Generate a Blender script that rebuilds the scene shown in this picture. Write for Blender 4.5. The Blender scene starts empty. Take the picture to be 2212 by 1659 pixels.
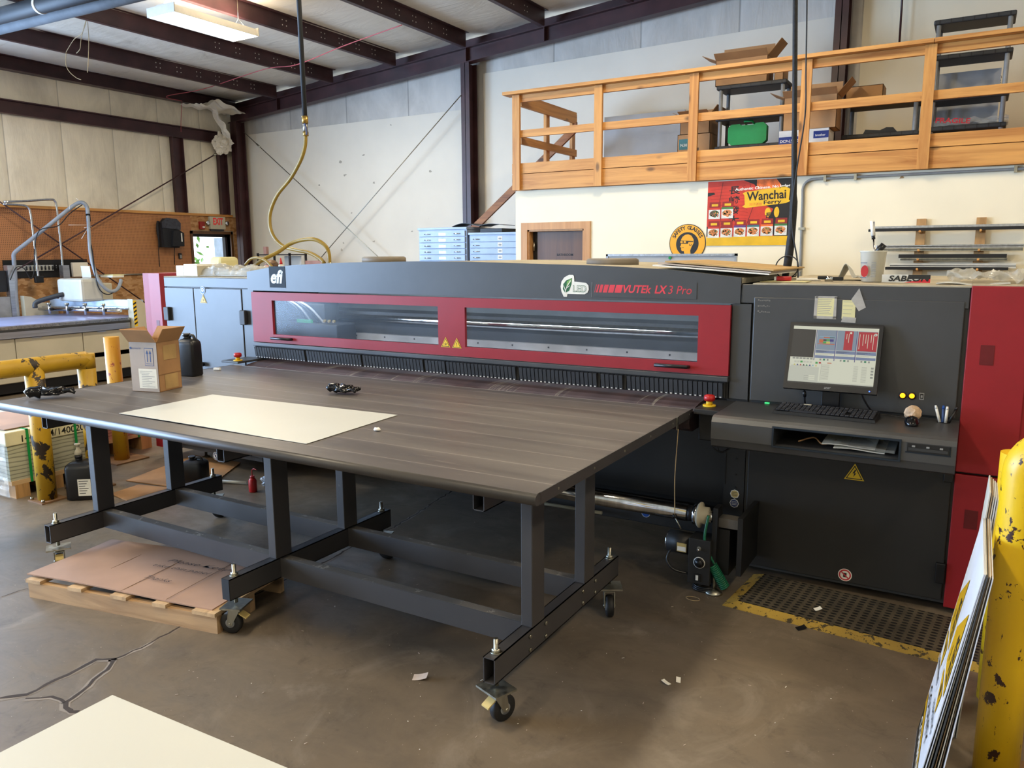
import bpy, bmesh, math, random
from mathutils import Vector, Matrix
random.seed(7)
S = bpy.context.scene
COL = S.collection
# ------------------------------------------------------------------ camera
F = 1690.8; CX, CY = 1106.0, 829.5
YAW, PIT, ROL = -0.53317, -0.16544, -0.00576
_c, _s, _cp, _sp = math.cos(YAW), math.sin(YAW), math.cos(PIT), math.sin(PIT)
FW = Vector((_s*_cp, _c*_cp, _sp)); R0 = Vector((_c, -_s, 0)); U0 = R0.cross(FW)
RT = R0*math.cos(ROL) + U0*math.sin(ROL); UP = U0*math.cos(ROL) - R0*math.sin(ROL)
EYE = Vector((0, 0, 1.72))
cd = bpy.data.cameras.new('camera'); cam = bpy.data.objects.new('camera', cd); COL.objects.link(cam)
cd.sensor_width = 36.0; cd.lens = F/2212*36.0; cd.clip_start = 0.05; cd.clip_end = 300
m = Matrix((RT, UP, -FW)).transposed().to_4x4(); m.translation = EYE
cam.matrix_world = m; S.camera = cam
def ray(px, py): return FW + RT*((px-CX)/F) - UP*((py-CY)/F)
def onx(px, py, x): d = ray(px, py); return EYE + d*((x-EYE.x)/d.x)
def ony(px, py, y): d = ray(px, py); return EYE + d*((y-EYE.y)/d.y)
def onz(px, py, z): d = ray(px, py); return EYE + d*((z-EYE.z)/d.z)
# ------------------------------------------------------------------ world, light, exposure
S.view_settings.view_transform = 'Standard'; S.view_settings.look = 'None'
S.view_settings.gamma = 1.0; S.view_settings.use_curve_mapping = False
S.view_settings.exposure = 0.50
W = bpy.data.worlds.new('world'); S.world = W; W.use_nodes = True
bg = W.node_tree.nodes['Background']; bg.inputs[0].default_value = (0.80, 0.91, 1.0, 1); bg.inputs[1].default_value = 1.9
def area(name, loc, rot, sx, sy, power, col):
    l = bpy.data.lights.new(name, 'AREA'); l.shape = 'RECTANGLE'; l.size = sx; l.size_y = sy
    l.energy = power; l.color = col
    o = bpy.data.objects.new(name, l); o.location = loc; o.rotation_euler = rot; COL.objects.link(o); return o
# daylight pouring through the two open bay doors of the left wall (outside the frame)
area('bay_daylight', (-12.6, 2.6, 2.0), (0, math.radians(-90), 0), 3.6, 4.2, 780, (0.43, 0.65, 1.0))
area('bay_daylight', (-12.6, -2.5, 2.0), (0, math.radians(-90), 0), 3.6, 4.1, 1350, (0.43, 0.65, 1.0))
# ------------------------------------------------------------------ materials
def lin(h):
    h = h.lstrip('#'); v = [int(h[i:i+2], 16)/255 for i in (0, 2, 4)]
    return tuple((c/12.92 if c <= .04045 else ((c+.055)/1.055)**2.4) for c in v) + (1,)
MATS = {}
def nodes(name):
    mt = bpy.data.materials.new(name); mt.use_nodes = True
    nt = mt.node_tree; b = nt.nodes['Principled BSDF']; return mt, nt, b
def N(nt, t, **kw):
    n = nt.nodes.new(t)
    for k, v in kw.items():
        if k in n.inputs: n.inputs[k].default_value = v
        else: setattr(n, k, v)
    return n
def coords(nt, scale=(1, 1, 1), rot=(0, 0, 0), kind='Object'):
    tc = N(nt, 'ShaderNodeTexCoord'); mp = N(nt, 'ShaderNodeMapping')
    mp.inputs['Scale'].default_value = scale; mp.inputs['Rotation'].default_value = rot
    nt.links.new(tc.outputs[kind], mp.inputs[0]); return mp.outputs[0]
def noise(nt, vec, scale, detail=3, rough=.55, dist=0):
    n = N(nt, 'ShaderNodeTexNoise'); n.inputs['Scale'].default_value = scale
    n.inputs['Detail'].default_value = detail; n.inputs['Roughness'].default_value = rough
    n.inputs['Distortion'].default_value = dist
    nt.links.new(vec, n.inputs['Vector']); return n.outputs['Fac']
def ramp(nt, fac, stops, interp='LINEAR'):
    r = N(nt, 'ShaderNodeValToRGB'); r.color_ramp.interpolation = interp
    el = r.color_ramp.elements
    while len(el) < len(stops): el.new(0.5)
    for e, (p, c) in zip(el, stops):
        e.position = p; e.color = lin(c) if isinstance(c, str) else (c, c, c, 1)
    nt.links.new(fac, r.inputs[0]); return r.outputs[0]
def mix(nt, fac, a, b, mode='MIX'):
    n = N(nt, 'ShaderNodeMix'); n.data_type = 'RGBA'; n.blend_type = mode
    for s, v in ((n.inputs['Factor'], fac), (n.inputs[6], a), (n.inputs[7], b)):
        if hasattr(v, 'is_output') or isinstance(v, bpy.types.NodeSocket): nt.links.new(v, s)
        elif isinstance(v, str): s.default_value = lin(v)
        else: s.default_value = v
    return n.outputs[2]
def math_(nt, op, a, b=0.0, c=None):
    n = N(nt, 'ShaderNodeMath', operation=op)
    for i, v in enumerate((a, b, c)):
        if v is None: continue
        if isinstance(v, bpy.types.NodeSocket): nt.links.new(v, n.inputs[i])
        else: n.inputs[i].default_value = v
    return n.outputs[0]
def bump(nt, b, h, strength=.2, dist=.01):
    n = N(nt, 'ShaderNodeBump'); n.inputs['Strength'].default_value = strength; n.inputs['Distance'].default_value = dist
    nt.links.new(h, n.inputs['Height']); nt.links.new(n.outputs[0], b.inputs['Normal'])
def shade(h, k):
    h = h.lstrip('#'); return '#' + ''.join('%02x' % max(0, min(255, int(int(h[i:i+2], 16)*k))) for i in (0, 2, 4))
def M(name, col, rough=.5, metal=0.0, var=.12, scale=6, bmp=0.0, emit=None, alpha=1.0, trans=0.0, ior=1.45, spec=.5):
    if name in MATS: return MATS[name]
    mt, nt, b = nodes(name)
    v = coords(nt); f = noise(nt, v, scale, 4)
    c = ramp(nt, f, [(.3, shade(col, 1-var)), (.7, shade(col, 1+var*.5))])
    nt.links.new(c, b.inputs['Base Color'])
    b.inputs['Roughness'].default_value = rough; b.inputs['Metallic'].default_value = metal
    b.inputs['Specular IOR Level'].default_value = spec
    b.inputs['IOR'].default_value = ior
    if bmp: bump(nt, b, f, bmp, .01)
    if emit:
        nt.links.new(c, b.inputs['Emission Color']); b.inputs['Emission Strength'].default_value = emit
    if alpha < 1: b.inputs['Alpha'].default_value = alpha
    if trans: b.inputs['Transmission Weight'].default_value = trans
    MATS[name] = mt; return mt
def wood(name, c1, c2, axis=0, rough=.6, knots=True, scale=1.0):
    if name in MATS: return MATS[name]
    mt, nt, b = nodes(name)
    sc = [14*scale]*3; sc[axis] = .9*scale
    v = coords(nt, sc); f = noise(nt, v, 1.0, 6, .6, .8)
    sc2 = [60*scale]*3; sc2[axis] = 2*scale
    g = noise(nt, coords(nt, sc2), 1.0, 3)
    c = ramp(nt, f, [(.3, c1), (.52, c2), (.7, shade(c2, 1.08))])
    c = mix(nt, math_(nt, 'MULTIPLY', g, .35), c, c1)
    if knots:
        ks = [5*scale]*3; ks[axis] = 2.2*scale
        vo = N(nt, 'ShaderNodeTexVoronoi'); vo.inputs['Scale'].default_value = 1.0
        nt.links.new(coords(nt, ks), vo.inputs['Vector'])
        k = ramp(nt, vo.outputs['Distance'], [(.07, 1.0), (.15, 0.0)])
        c = mix(nt, math_(nt, 'MULTIPLY', k, .75), c, shade(c1, .45))
    nt.links.new(c, b.inputs['Base Color']); b.inputs['Roughness'].default_value = rough
    bump(nt, b, f, .15, .004); MATS[name] = mt; return mt
def speck(name, col, chip, thr=.62, scale=9, rough=.45, col2=None, metal=0.0, stretch=(1, 1, 1), fine=0):
    if name in MATS: return MATS[name]
    mt, nt, b = nodes(name)
    v = coords(nt, stretch); f = noise(nt, v, scale, 6, .65, .4)
    base = ramp(nt, noise(nt, v, 2.3, 3), [(.35, col), (.65, col2 or shade(col, .9))])
    k = ramp(nt, f, [(thr, 0.0), (thr+.012, 1.0)])
    c = mix(nt, k, base, chip)
    if fine:
        k2 = ramp(nt, noise(nt, coords(nt, (fine, fine, fine*.45)), 1.0, 5, .7, .3), [(.63, 0.0), (.64, 1.0)]); c = mix(nt, k2, c, chip)
    nt.links.new(c, b.inputs['Base Color']); b.inputs['Roughness'].default_value = rough; b.inputs['Metallic'].default_value = metal
    MATS[name] = mt; return mt
# concrete floor: brown grey, blotched, worn shiny
mt, nt, b = nodes('concrete'); v = coords(nt)
a = noise(nt, v, .55, 5, .6, .5); d = noise(nt, coords(nt, (1, 1.5, 1)), 2.2, 8, .7, .7); e = noise(nt, v, 38, 4)
c = ramp(nt, a, [(.32, '#544a3d'), (.5, '#6a5d4d'), (.68, '#7a6d5b')])
c = mix(nt, math_(nt, 'MULTIPLY', ramp(nt, d, [(.42, 0.0), (.72, 1.0)]), .5), c, '#41382e')
st_ = noise(nt, v, 4.5, 8, .75, 1.2); c = mix(nt, math_(nt, 'MULTIPLY', ramp(nt, st_, [(.56, 0.0), (.66, 1.0)]), .4), c, '#33291f')
st2 = noise(nt, coords(nt, (1, 1, 1), (0, 0, 1.1)), 1.7, 7, .7, 1.5); c = mix(nt, math_(nt, 'MULTIPLY', ramp(nt, st2, [(.55, 0.0), (.68, 1.0)]), .35), c, '#93887a')
c = mix(nt, math_(nt, 'MULTIPLY', e, .22), c, '#766c5e')
sp = noise(nt, v, 70, 2); c = mix(nt, ramp(nt, sp, [(.735, 0.0), (.75, 1.0)]), c, '#a59b8a')
nt.links.new(c, b.inputs['Base Color'])
r = ramp(nt, d, [(.3, .30), (.7, .56)]); nt.links.new(r, b.inputs['Roughness']); bump(nt, b, e, .05, .004)
MATS['concrete'] = mt
# painted drywall
def drywall(name, col, dirt=.5):
    mt, nt, b = nodes(name); v = coords(nt)
    f = noise(nt, v, .8, 4); g = noise(nt, v, 7, 6, .7, .6)
    c = ramp(nt, f, [(.3, shade(col, .95)), (.7, col)])
    c = mix(nt, math_(nt, 'MULTIPLY', ramp(nt, g, [(.68, 0.0), (.72, 1.0)]), dirt*.35), c, shade(col, .6))
    nt.links.new(c, b.inputs['Base Color']); b.inputs['Roughness'].default_value = .75; bump(nt, b, noise(nt, v, 60, 2), .04, .003)
    MATS[name] = mt
drywall('drywall_cream', '#efe5cb'); drywall('drywall_white', '#e6e1d2'); drywall('hardboard', '#e9e2d2')
# vinyl faced insulation blanket with vertical seams; axis tells along which axis seams repeat
def blanket(name, col, axis, pitch, off=0.0, dirt=.35):
    mt, nt, b = nodes(name); v = coords(nt)
    sx = N(nt, 'ShaderNodeSeparateXYZ'); nt.links.new(v, sx.inputs[0])
    u = math_(nt, 'FRACT', math_(nt, 'DIVIDE', math_(nt, 'ADD', sx.outputs[axis], 100*pitch+off), pitch))
    dd = math_(nt, 'ABSOLUTE', math_(nt, 'SUBTRACT', u, .5))      # 0.5 at seam
    seam = ramp(nt, dd, [(.488, 0.0), (.497, 1.0)])
    f = noise(nt, coords(nt, (1.0, 1.0, .5)), 1.6, 5, .6, .6)
    c = ramp(nt, f, [(.3, shade(col, 1-dirt*.45)), (.65, col)])
    c = mix(nt, math_(nt, 'MULTIPLY', seam, .5), c, shade(col, .45))
    nt.links.new(c, b.inputs['Base Color']); b.inputs['Roughness'].default_value = .42
    pil = math_(nt, 'POWER', math_(nt, 'MULTIPLY', dd, 2.0), 6.0)
    w = noise(nt, coords(nt, (3, 3, .6) if axis != 1 else (3, 3, .6)), 2.2, 4, .6, 1.0)
    h = math_(nt, 'SUBTRACT', math_(nt, 'MULTIPLY', w, .6), pil)
    bump(nt, b, h, .35, .05); MATS[name] = mt
blanket('wall_blanket_left', '#efe6cf', 1, .84, .36); blanket('wall_blanket_gable', '#d6d1c8', 0, 1.33, .2)
mt, nt, b = nodes('roof_blanket'); v = coords(nt)
f = noise(nt, coords(nt, (1, .55, 1)), 1.3, 6, .62, .7); g = noise(nt, coords(nt, (.8, 3.0, 1), (0, 0, .35)), 1.1, 5, .6, 1.6)
c = ramp(nt, f, [(.3, '#d3cab8'), (.55, '#e4dccc'), (.75, '#ebe5d8')])
c = mix(nt, math_(nt, 'MULTIPLY', ramp(nt, g, [(.60, 0.0), (.66, 1.0)]), .25), c, '#8d8474')
nt.links.new(c, b.inputs['Base Color']); b.inputs['Roughness'].default_value = .4; bump(nt, b, g, .22, .06); MATS['roof_blanket'] = mt
M('maroon_steel', '#44292b', .42, 0.0, .25, 3); M('dark_steel', '#2b2628', .5, 0, .2)
# pegboard
mt, nt, b = nodes('pegboard'); v = coords(nt); sx = N(nt, 'ShaderNodeSeparateXYZ'); nt.links.new(v, sx.inputs[0])
P_ = .0254
def cell(o): return math_(nt, 'SUBTRACT', math_(nt, 'FRACT', math_(nt, 'DIVIDE', math_(nt, 'ADD', o, 50.8), P_)), .5)
uy = cell(sx.outputs[1]); uz = cell(sx.outputs[2])
dd = math_(nt, 'SQRT', math_(nt, 'ADD', math_(nt, 'MULTIPLY', uy, uy), math_(nt, 'MULTIPLY', uz, uz)))
hole = ramp(nt, dd, [(.2, 1.0), (.27, 0.0)])
c = ramp(nt, noise(nt, v, .9, 4), [(.3, '#a56c42'), (.7, '#b98051')]); c = mix(nt, hole, c, '#5c3a20')
nt.links.new(c, b.inputs['Base Color']); b.inputs['Roughness'].default_value = .6; MATS['pegboard'] = mt
# OSB
mt, nt, b = nodes('osb'); v = coords(nt)
vo = N(nt, 'ShaderNodeTexVoronoi'); vo.inputs['Scale'].default_value = 14; nt.links.new(coords(nt, (1, 1.0, 2.2), (0.5, 0, 0)), vo.inputs['Vector'])
sx = N(nt, 'ShaderNodeSeparateColor'); nt.links.new(vo.outputs['Color'], sx.inputs[0])
c = ramp(nt, sx.outputs[0], [(0.0, '#9a6a3a'), (.4, '#b98a55'), (.75, '#cda273'), (1, '#ab7a48')])
c = mix(nt, math_(nt, 'MULTIPLY', noise(nt, v, 20, 5), .4), c, '#7a4c22')
nt.links.new(c, b.inputs['Base Color']); b.inputs['Roughness'].default_value = .65; MATS['osb'] = mt
# table laminate: brown grey with fine joint lines running along x and scratches
mt, nt, b = nodes('table_laminate'); v = coords(nt); sx = N(nt, 'ShaderNodeSeparateXYZ'); nt.links.new(v, sx.inputs[0])
u = math_(nt, 'ABSOLUTE', math_(nt, 'SUBTRACT', math_(nt, 'FRACT', math_(nt, 'MULTIPLY', math_(nt, 'ADD', sx.outputs[1], 10), 5.6)), .5))
ln = ramp(nt, u, [(.482, 0.0), (.49, 1.0)])
f = noise(nt, coords(nt, (.6, 6, 1)), 1.4, 6, .6, .3); sc = noise(nt, coords(nt, (2, 60, 1), (0, 0, .12)), 1.2, 4, .7, .8)
c = ramp(nt, f, [(.3, '#4c4744'), (.7, '#5d5752')])
c = mix(nt, math_(nt, 'MULTIPLY', ln, .7), c, '#8f8780')
c = mix(nt, math_(nt, 'MULTIPLY', ramp(nt, sc, [(.62, 0.0), (.66, 1.0)]), .35), c, '#8a8278')
nt.links.new(c, b.inputs['Base Color']); nt.links.new(ramp(nt, f, [(.3, .36), (.7, .48)]), b.inputs['Roughness']); MATS['table_laminate'] = mt
# transport belt
mt, nt, b = nodes('belt_mesh'); v = coords(nt)
f = noise(nt, coords(nt, (6, .3, .3)), 1.5, 5); g = noise(nt, coords(nt, (14, .4, .4)), 1.0, 3, .6, .3)
c = ramp(nt, f, [(.3, '#33282a'), (.7, '#4d3c3c')]); c = mix(nt, math_(nt, 'MULTIPLY', ramp(nt, g, [(.60, 0.0), (.61, 1.0), (.63, 0.0)]), .8), c, '#8d8678')
nt.links.new(c, b.inputs['Base Color']); b.inputs['Roughness'].default_value = .42; MATS['belt_mesh'] = mt
def metal(name, col, rough, axis=0):
    mt, nt, b = nodes(name); sc = [40]*3; sc[axis] = 1
    f = noise(nt, coords(nt, sc), 1.0, 4)
    nt.links.new(ramp(nt, f, [(.3, shade(col, .85)), (.7, col)]), b.inputs['Base Color'])
    nt.links.new(ramp(nt, f, [(.3, rough*.8), (.7, rough*1.2)]), b.inputs['Roughness']); b.inputs['Metallic'].default_value = 1.0
    MATS[name] = mt
metal('brushed_steel', '#b9b7b2', .3, 0); metal('aluminium', '#c9ccd2', .35, 1); metal('zinc', '#b4b2a4', .38, 2); metal('chrome', '#d8dadd', .12, 2)
speck('yellow_paint', '#dfb816', '#3a2018', .615, 9, .38, '#cfa512', fine=34); speck('yellow_worn', '#c79d1e', '#30251a', .56, 8, .5, '#a98315', fine=26)
speck('yellow_orange', '#c9a21c', '#8e3b1d', .62, 6, .45, '#c98c2c', fine=22)
speck('frame_paint', '#403e3e', '#5b5650', .70, 12, .42, '#383637')
speck('frame_dust', '#6a645c', '#8a847a', .6, 18, .8, '#5a544d')
speck('mat_border', '#a98b35', '#3e341f', .56, 26, .75, '#8f7430', fine=60)
pine = [wood('pine_%s' % 'xyz'[i], '#a4672c', '#cf9650', i, .55) for i in range(3)]
wood('pallet_wood_x', '#8d6b48', '#bd9a70', 0); wood('pallet_wood_y', '#9a7a55', '#c9a980', 1); wood('block_wood', '#8f6c42', '#b98f5c', 2)
wood('stair_wood', '#6b3f1f', '#9a6435', 0); wood('door_wood', '#4f3014', '#5f3d1b', 2, .45, False); wood('casing_wood', '#b07a42', '#c18d55', 2, .5, False)
M('cardboard', '#a87f55', .75, 0, .08, 5); M('cardboard_pink', '#a98873', .8, 0, .08, 2); M('cardboard_dark', '#7a5a3b', .8); M('cardboard_grey', '#a99e97', .7, 0, .05)
M('printer_grey', '#37383a', .44, 0, .16, 2.2, spec=.75); M('printer_dark', '#232221', .5, 0, .08); M('printer_red', '#8c1720', .5, 0, .04); M('printer_red_dark', '#5e0d12', .5)
M('printer_black', '#131314', .5); M('printer_blue', '#4a525c', .42, 0, .1, 4)
M('black_plastic', '#17171a', .35, 0, .2); M('rubber', '#1b1a19', .6); M('black_gloss', '#0d0d10', .12)
M('white_sheet', '#bfc0b9', .42, 0, .02, 1.5); M('white_plastic', '#e4e2da', .4, 0, .04); M('cream_panel', '#b8b09a', .45, 0, .05, 2); M('cream_head', '#b9b8ae', .35, 0, .04)
M('paper', '#dcd9cc', .7, 0, .05); M('note_yellow', '#cfc794', .8, 0, .04); M('tape', '#b9b4ac', .4, 0, .06, 30, 0, None, .75)
M('ink', '#17171a', .6); M('ink_blue', '#3a5385', .6); M('ink_red', '#c52631', .5); M('white_ink', '#eceae2', .5)
M('grey_plastic', '#8b8d8e', .5); M('dark_grey_plastic', '#2f3031', .55); M('green_case', '#0e8a45', .5, 0, .06)
M('hose_yellow', '#8a7125', .45, 0, .06); M('pipe_black', '#24262a', .6); M('red_plastic', '#b01c1c', .35); M('duct_grey', '#8b929a', .5); M('duct_light', '#5c6064', .75)
M('safety_orange', '#e6a422', .5, 0, .03); M('sign_black', '#232321', .5)
M('poster_red', '#b8281c', .45, 0, .25, 18); M('poster_gold', '#dca220', .45, 0, .15, 3); M('poster_dark', '#241a16', .5)
M('skin', '#c58e72', .5); M('hair', '#6d513a', .55, 0, .4, 40); M('shirt_blue', '#4d5a6b', .8); M('fabric_black', '#1c1d22', .75, 0, .2, 30, .3)
M('file_blue', '#8d9bb0', .4, .1, .06, 5); M('whiteboard', '#aeb0b2', .35, 0, .03); M('light_blue_steel', '#a9b7c9', .3, .3)
M('pink_wire', '#b5545a', .5); M('wire_tan', '#b29a72', .5); M('green_tube', '#1f6b4c', .3, 0, .1, 4, 0, None, .85); M('foliage', '#6f9a4a', .8, 0, .3, 3)
M('asphalt', '#b8b6ae', .9)
M('clear_film', '#cfcdc4', .12, 0, .2, 12, .6, None, .30); M('milky_plastic', '#dcdbd0', .25, 0, .05, 4, 0, None, .8)
M('pane', '#56616d', .16, 0, .2, 3, 0, None, .20, 0, 1.45, .7)
M('ply_grey', '#9b9a8c', .7, 0, .12, 6); M('sheet_pink', '#b98f86', .7)
# stacks of sheets seen edge-on
def layered(name, c1, c2, n):
    mt, nt, b = nodes(name); v = coords(nt); sx = N(nt, 'ShaderNodeSeparateXYZ'); nt.links.new(v, sx.inputs[0])
    q = math_(nt, 'ADD', math_(nt, 'MULTIPLY', sx.outputs[2], n), math_(nt, 'MULTIPLY', noise(nt, coords(nt, (1.3, 1.3, 6)), 1.2, 3), 2.2))
    u = math_(nt, 'FRACT', q); c = ramp(nt, u, [(.0, c2), (.25, c1), (.85, c1), (1, c2)])
    nt.links.new(c, b.inputs['Base Color']); b.inputs['Roughness'].default_value = .6; bump(nt, b, u, .4, .01); MATS[name] = mt
layered('sheet_edges', '#b4b5a2', '#74756a', 34); layered('sheet_edges_pink', '#bd8f85', '#83564c', 34)
# lamp panel
def emitm(name, col, s):
    mt, nt, b = nodes(name)
    f = noise(nt, coords(nt), 3, 2); c = ramp(nt, f, [(.3, col), (.7, col)])
    nt.links.new(c, b.inputs['Base Color']); nt.links.new(c, b.inputs['Emission Color']); b.inputs['Emission Strength'].default_value = s; MATS[name] = mt
    if name.startswith('scr_'): b.inputs['Base Color'].default_value = (.01, .01, .01, 1); [nt.links.remove(l) for l in list(b.inputs['Base Color'].links)]
emitm('lamp_glow', '#fff3d8', 14); emitm('led_orange', '#ff9a10', 2.5); emitm('led_blue', '#3c66ff', 1.5); emitm('glow_green', '#38d070', 1.0)
def scr(name, col): emitm('scr_'+name, col, .42)
for n_, c_ in dict(white='#f1f3dc', pale='#d9dccb', grey='#8ea0b2', blue='#7f8fb4', black='#1d1c1a', red='#c2122e', green='#3fae55', dgreen='#2f8f6a', orange='#d86a35', navy='#3a2d8c', line='#9fa39a', cyan='#8fc3d6', yellow='#dfd36a').items(): scr(n_, c_)
# ------------------------------------------------------------------ mesh helpers
def g_(m): return MATS[m] if isinstance(m, str) else m
class MB:
    def __init__(s): s.v = []; s.f = []; s.m = []; s.mats = []; s.sm = []
    def mi(s, m):
        if m is None: return 0
        m = g_(m)
        if m not in s.mats: s.mats.append(m)
        return s.mats.index(m)
    def add(s, vs, fs, m=None, smooth=False):
        o = len(s.v); s.v += [tuple(p) for p in vs]; k = s.mi(m)
        for f in fs: s.f.append(tuple(i+o for i in f)); s.m.append(k); s.sm.append(smooth)
        return s
    def box(s, x0, x1, y0, y1, z0, z1, m=None, b=0.0):
        if x0 > x1: x0, x1 = x1, x0
        if y0 > y1: y0, y1 = y1, y0
        if z0 > z1: z0, z1 = z1, z0
        if b <= 0:
            vs = [(x, y, z) for z in (z0, z1) for y in (y0, y1) for x in (x0, x1)]
            fs = [(0, 2, 3, 1), (4, 5, 7, 6), (0, 1, 5, 4), (2, 6, 7, 3), (0, 4, 6, 2), (1, 3, 7, 5)]
            return s.add(vs, fs, m)
        bm = bmesh.new(); bmesh.ops.create_cube(bm, size=1)
        for v in bm.verts: v.co = Vector(((x0+x1)/2+v.co.x*(x1-x0), (y0+y1)/2+v.co.y*(y1-y0), (z0+z1)/2+v.co.z*(z1-z0)))
        b = min(b, .49*min(x1-x0, y1-y0, z1-z0))
        bmesh.ops.bevel(bm, geom=bm.edges[:], offset=b, segments=2, profile=.5, affect='EDGES')
        return s.bm(bm, m)
    def bm(s, bm, m=None, smooth=False, mat=None):
        bm.verts.index_update()
        vs = [(mat @ v.co) if mat else v.co.copy() for v in bm.verts]; fs = [[v.index for v in f.verts] for f in bm.faces]
        bm.free(); return s.add(vs, fs, m, smooth)
    def hexa(s, pts, m=None):  # 8 points: bottom ring 4, top ring 4
        return s.add(pts, [(3, 2, 1, 0), (4, 5, 6, 7), (0, 1, 5, 4), (1, 2, 6, 5), (2, 3, 7, 6), (3, 0, 4, 7)], m)
    def cyl(s, p0, p1, r, m=None, n=16, r1=None, cap=True, smooth=True):
        p0 = Vector(p0); p1 = Vector(p1); r1 = r if r1 is None else r1
        d = (p1-p0).normalized(); a = d.orthogonal().normalized(); c = d.cross(a)
        vs = [];
        for P, R_ in ((p0, r), (p1, r1)):
            for i in range(n):
                t = 2*math.pi*i/n; vs.append(P + a*(R_*math.cos(t)) + c*(R_*math.sin(t)))
        fs = [(i, (i+1) % n, n+(i+1) % n, n+i) for i in range(n)]
        s.add(vs, fs, m, smooth)
        if cap:
            o = len(s.v)-2*n
            k = s.mi(m)
            s.f.append(tuple(o+i for i in reversed(range(n)))); s.m.append(k); s.sm.append(False)
            s.f.append(tuple(o+n+i for i in range(n))); s.m.append(k); s.sm.append(False)
        return s
    def tube(s, pts, r, m=None, n=8, sub=0, closed=False, flat=None):
        P = [Vector(p) for p in pts]
        if sub: P = spline(P, sub)
        rr = r if hasattr(r, '__len__') else None
        vs = []; K = len(P); prev = None
        for i, p in enumerate(P):
            d = (P[min(i+1, K-1)] - P[max(i-1, 0)]).normalized()
            if prev is None: a = d.orthogonal().normalized()
            else:
                a = prev - d*prev.dot(d)
                a = a.normalized() if a.length > 1e-6 else d.orthogonal().normalized()
            prev = a; c = d.cross(a)
            R_ = rr[min(int(i/(K-1)*(len(rr)-1)+.5), len(rr)-1)] if rr else r
            for j in range(n):
                t = 2*math.pi*j/n; vs.append(p + a*(R_*math.cos(t)) + c*(R_*math.sin(t)))
        fs = [(i*n+j, i*n+(j+1) % n, (i+1)*n+(j+1) % n, (i+1)*n+j) for i in range(K-1) for j in range(n)]
        fs += [tuple(reversed(range(n))), tuple((K-1)*n+j for j in range(n))]
        return s.add(vs, fs, m, True)
    def prism(s, poly, axis, a0, a1, m=None):  # poly 2D in the other two axes (cyclic order), extruded along axis
        def mk(p, a):
            if axis == 0: return (a, p[0], p[1])
            if axis == 1: return (p[0], a, p[1])
            return (p[0], p[1], a)
        n = len(poly); vs = [mk(p, a0) for p in poly] + [mk(p, a1) for p in poly]
        fs = [(i, (i+1) % n, n+(i+1) % n, n+i) for i in range(n)] + [tuple(reversed(range(n))), tuple(range(n, 2*n))]
        return s.add(vs, fs, m)
    def lathe(s, prof, c, m=None, n=20, axis=Vector((0, 0, 1))):
        axis = Vector(axis).normalized(); a = axis.orthogonal().normalized(); d = axis.cross(a); c = Vector(c); vs = []
        for (r, h) in prof:
            for i in range(n):
                t = 2*math.pi*i/n; vs.append(c + axis*h + a*(r*math.cos(t)) + d*(r*math.sin(t)))
        K = len(prof); fs = [(i*n+j, i*n+(j+1) % n, (i+1)*n+(j+1) % n, (i+1)*n+j) for i in range(K-1) for j in range(n)]
        fs += [tuple(reversed(range(n))), tuple((K-1)*n+j for j in range(n))]
        return s.add(vs, fs, m, True)
    def blob(s, c, r, m=None, seed=0, amp=.3, sub=3, freq=2.0):
        from mathutils import noise as mn
        bm = bmesh.new(); bmesh.ops.create_icosphere(bm, subdivisions=sub, radius=1)
        for v in bm.verts:
            k = 1 + amp*mn.noise(v.co*freq + Vector((seed*3.7, seed, 0)))+amp*.5*mn.noise(v.co*freq*2.7 + Vector((seed, 5, seed)))
            v.co = Vector((c[0]+v.co.x*r[0]*k, c[1]+v.co.y*r[1]*k, max(c[2]+v.co.z*r[2]*k, c[2]-r[2]*.8)))
        return s.bm(bm, m, True)
    def sheet(s, c, u, v, t, m=None, nu=1, nv=1, f=None):   # thin slab spanned by u,v from corner c, thickness t along normal, f(i,j)->offset
        c, u, v = Vector(c), Vector(u), Vector(v); w = u.cross(v).normalized()
        vs = []
        for k in (0, 1):
            for i in range(nu+1):
                for j in range(nv+1):
                    o = f(i/nu, j/nv) if f else 0.0
                    vs.append(c + u*(i/nu) + v*(j/nv) + w*(o + t*k))
        A = (nu+1)*(nv+1); ix = lambda i, j, k: k*A+i*(nv+1)+j; fs = []
        for i in range(nu):
            for j in range(nv):
                fs.append((ix(i, j, 1), ix(i+1, j, 1), ix(i+1, j+1, 1), ix(i, j+1, 1)))
                fs.append((ix(i, j+1, 0), ix(i+1, j+1, 0), ix(i+1, j, 0), ix(i, j, 0)))
        for i in range(nu):
            fs.append((ix(i, 0, 0), ix(i+1, 0, 0), ix(i+1, 0, 1), ix(i, 0, 1)))
            fs.append((ix(i, nv, 1), ix(i+1, nv, 1), ix(i+1, nv, 0), ix(i, nv, 0)))
        for j in range(nv):
            fs.append((ix(0, j, 1), ix(0, j+1, 1), ix(0, j+1, 0), ix(0, j, 0)))
            fs.append((ix(nu, j, 0), ix(nu, j+1, 0), ix(nu, j+1, 1), ix(nu, j, 1)))
        return s.add(vs, fs, m)
    def build(s, name, mat=None, parent=None, at=None, tagp=None, smooth=None):
        me = bpy.data.meshes.new(name)
        if mat is not None and g_(mat) not in s.mats:
            if not s.mats: s.mats = [g_(mat)]
        # recentre
        if parent is None:
            if at is None:
                xs = [p[0] for p in s.v]; ys = [p[1] for p in s.v]; zs = [p[2] for p in s.v]
                at = ((min(xs)+max(xs))/2, (min(ys)+max(ys))/2, min(zs))
            off = Vector(at)
        else: off = Vector((0, 0, 0))
        me.from_pydata([tuple(Vector(p)-off) for p in s.v], [], s.f)
        for mm in s.mats: me.materials.append(mm)
        me.polygons.foreach_set('material_index', s.m)
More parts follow.
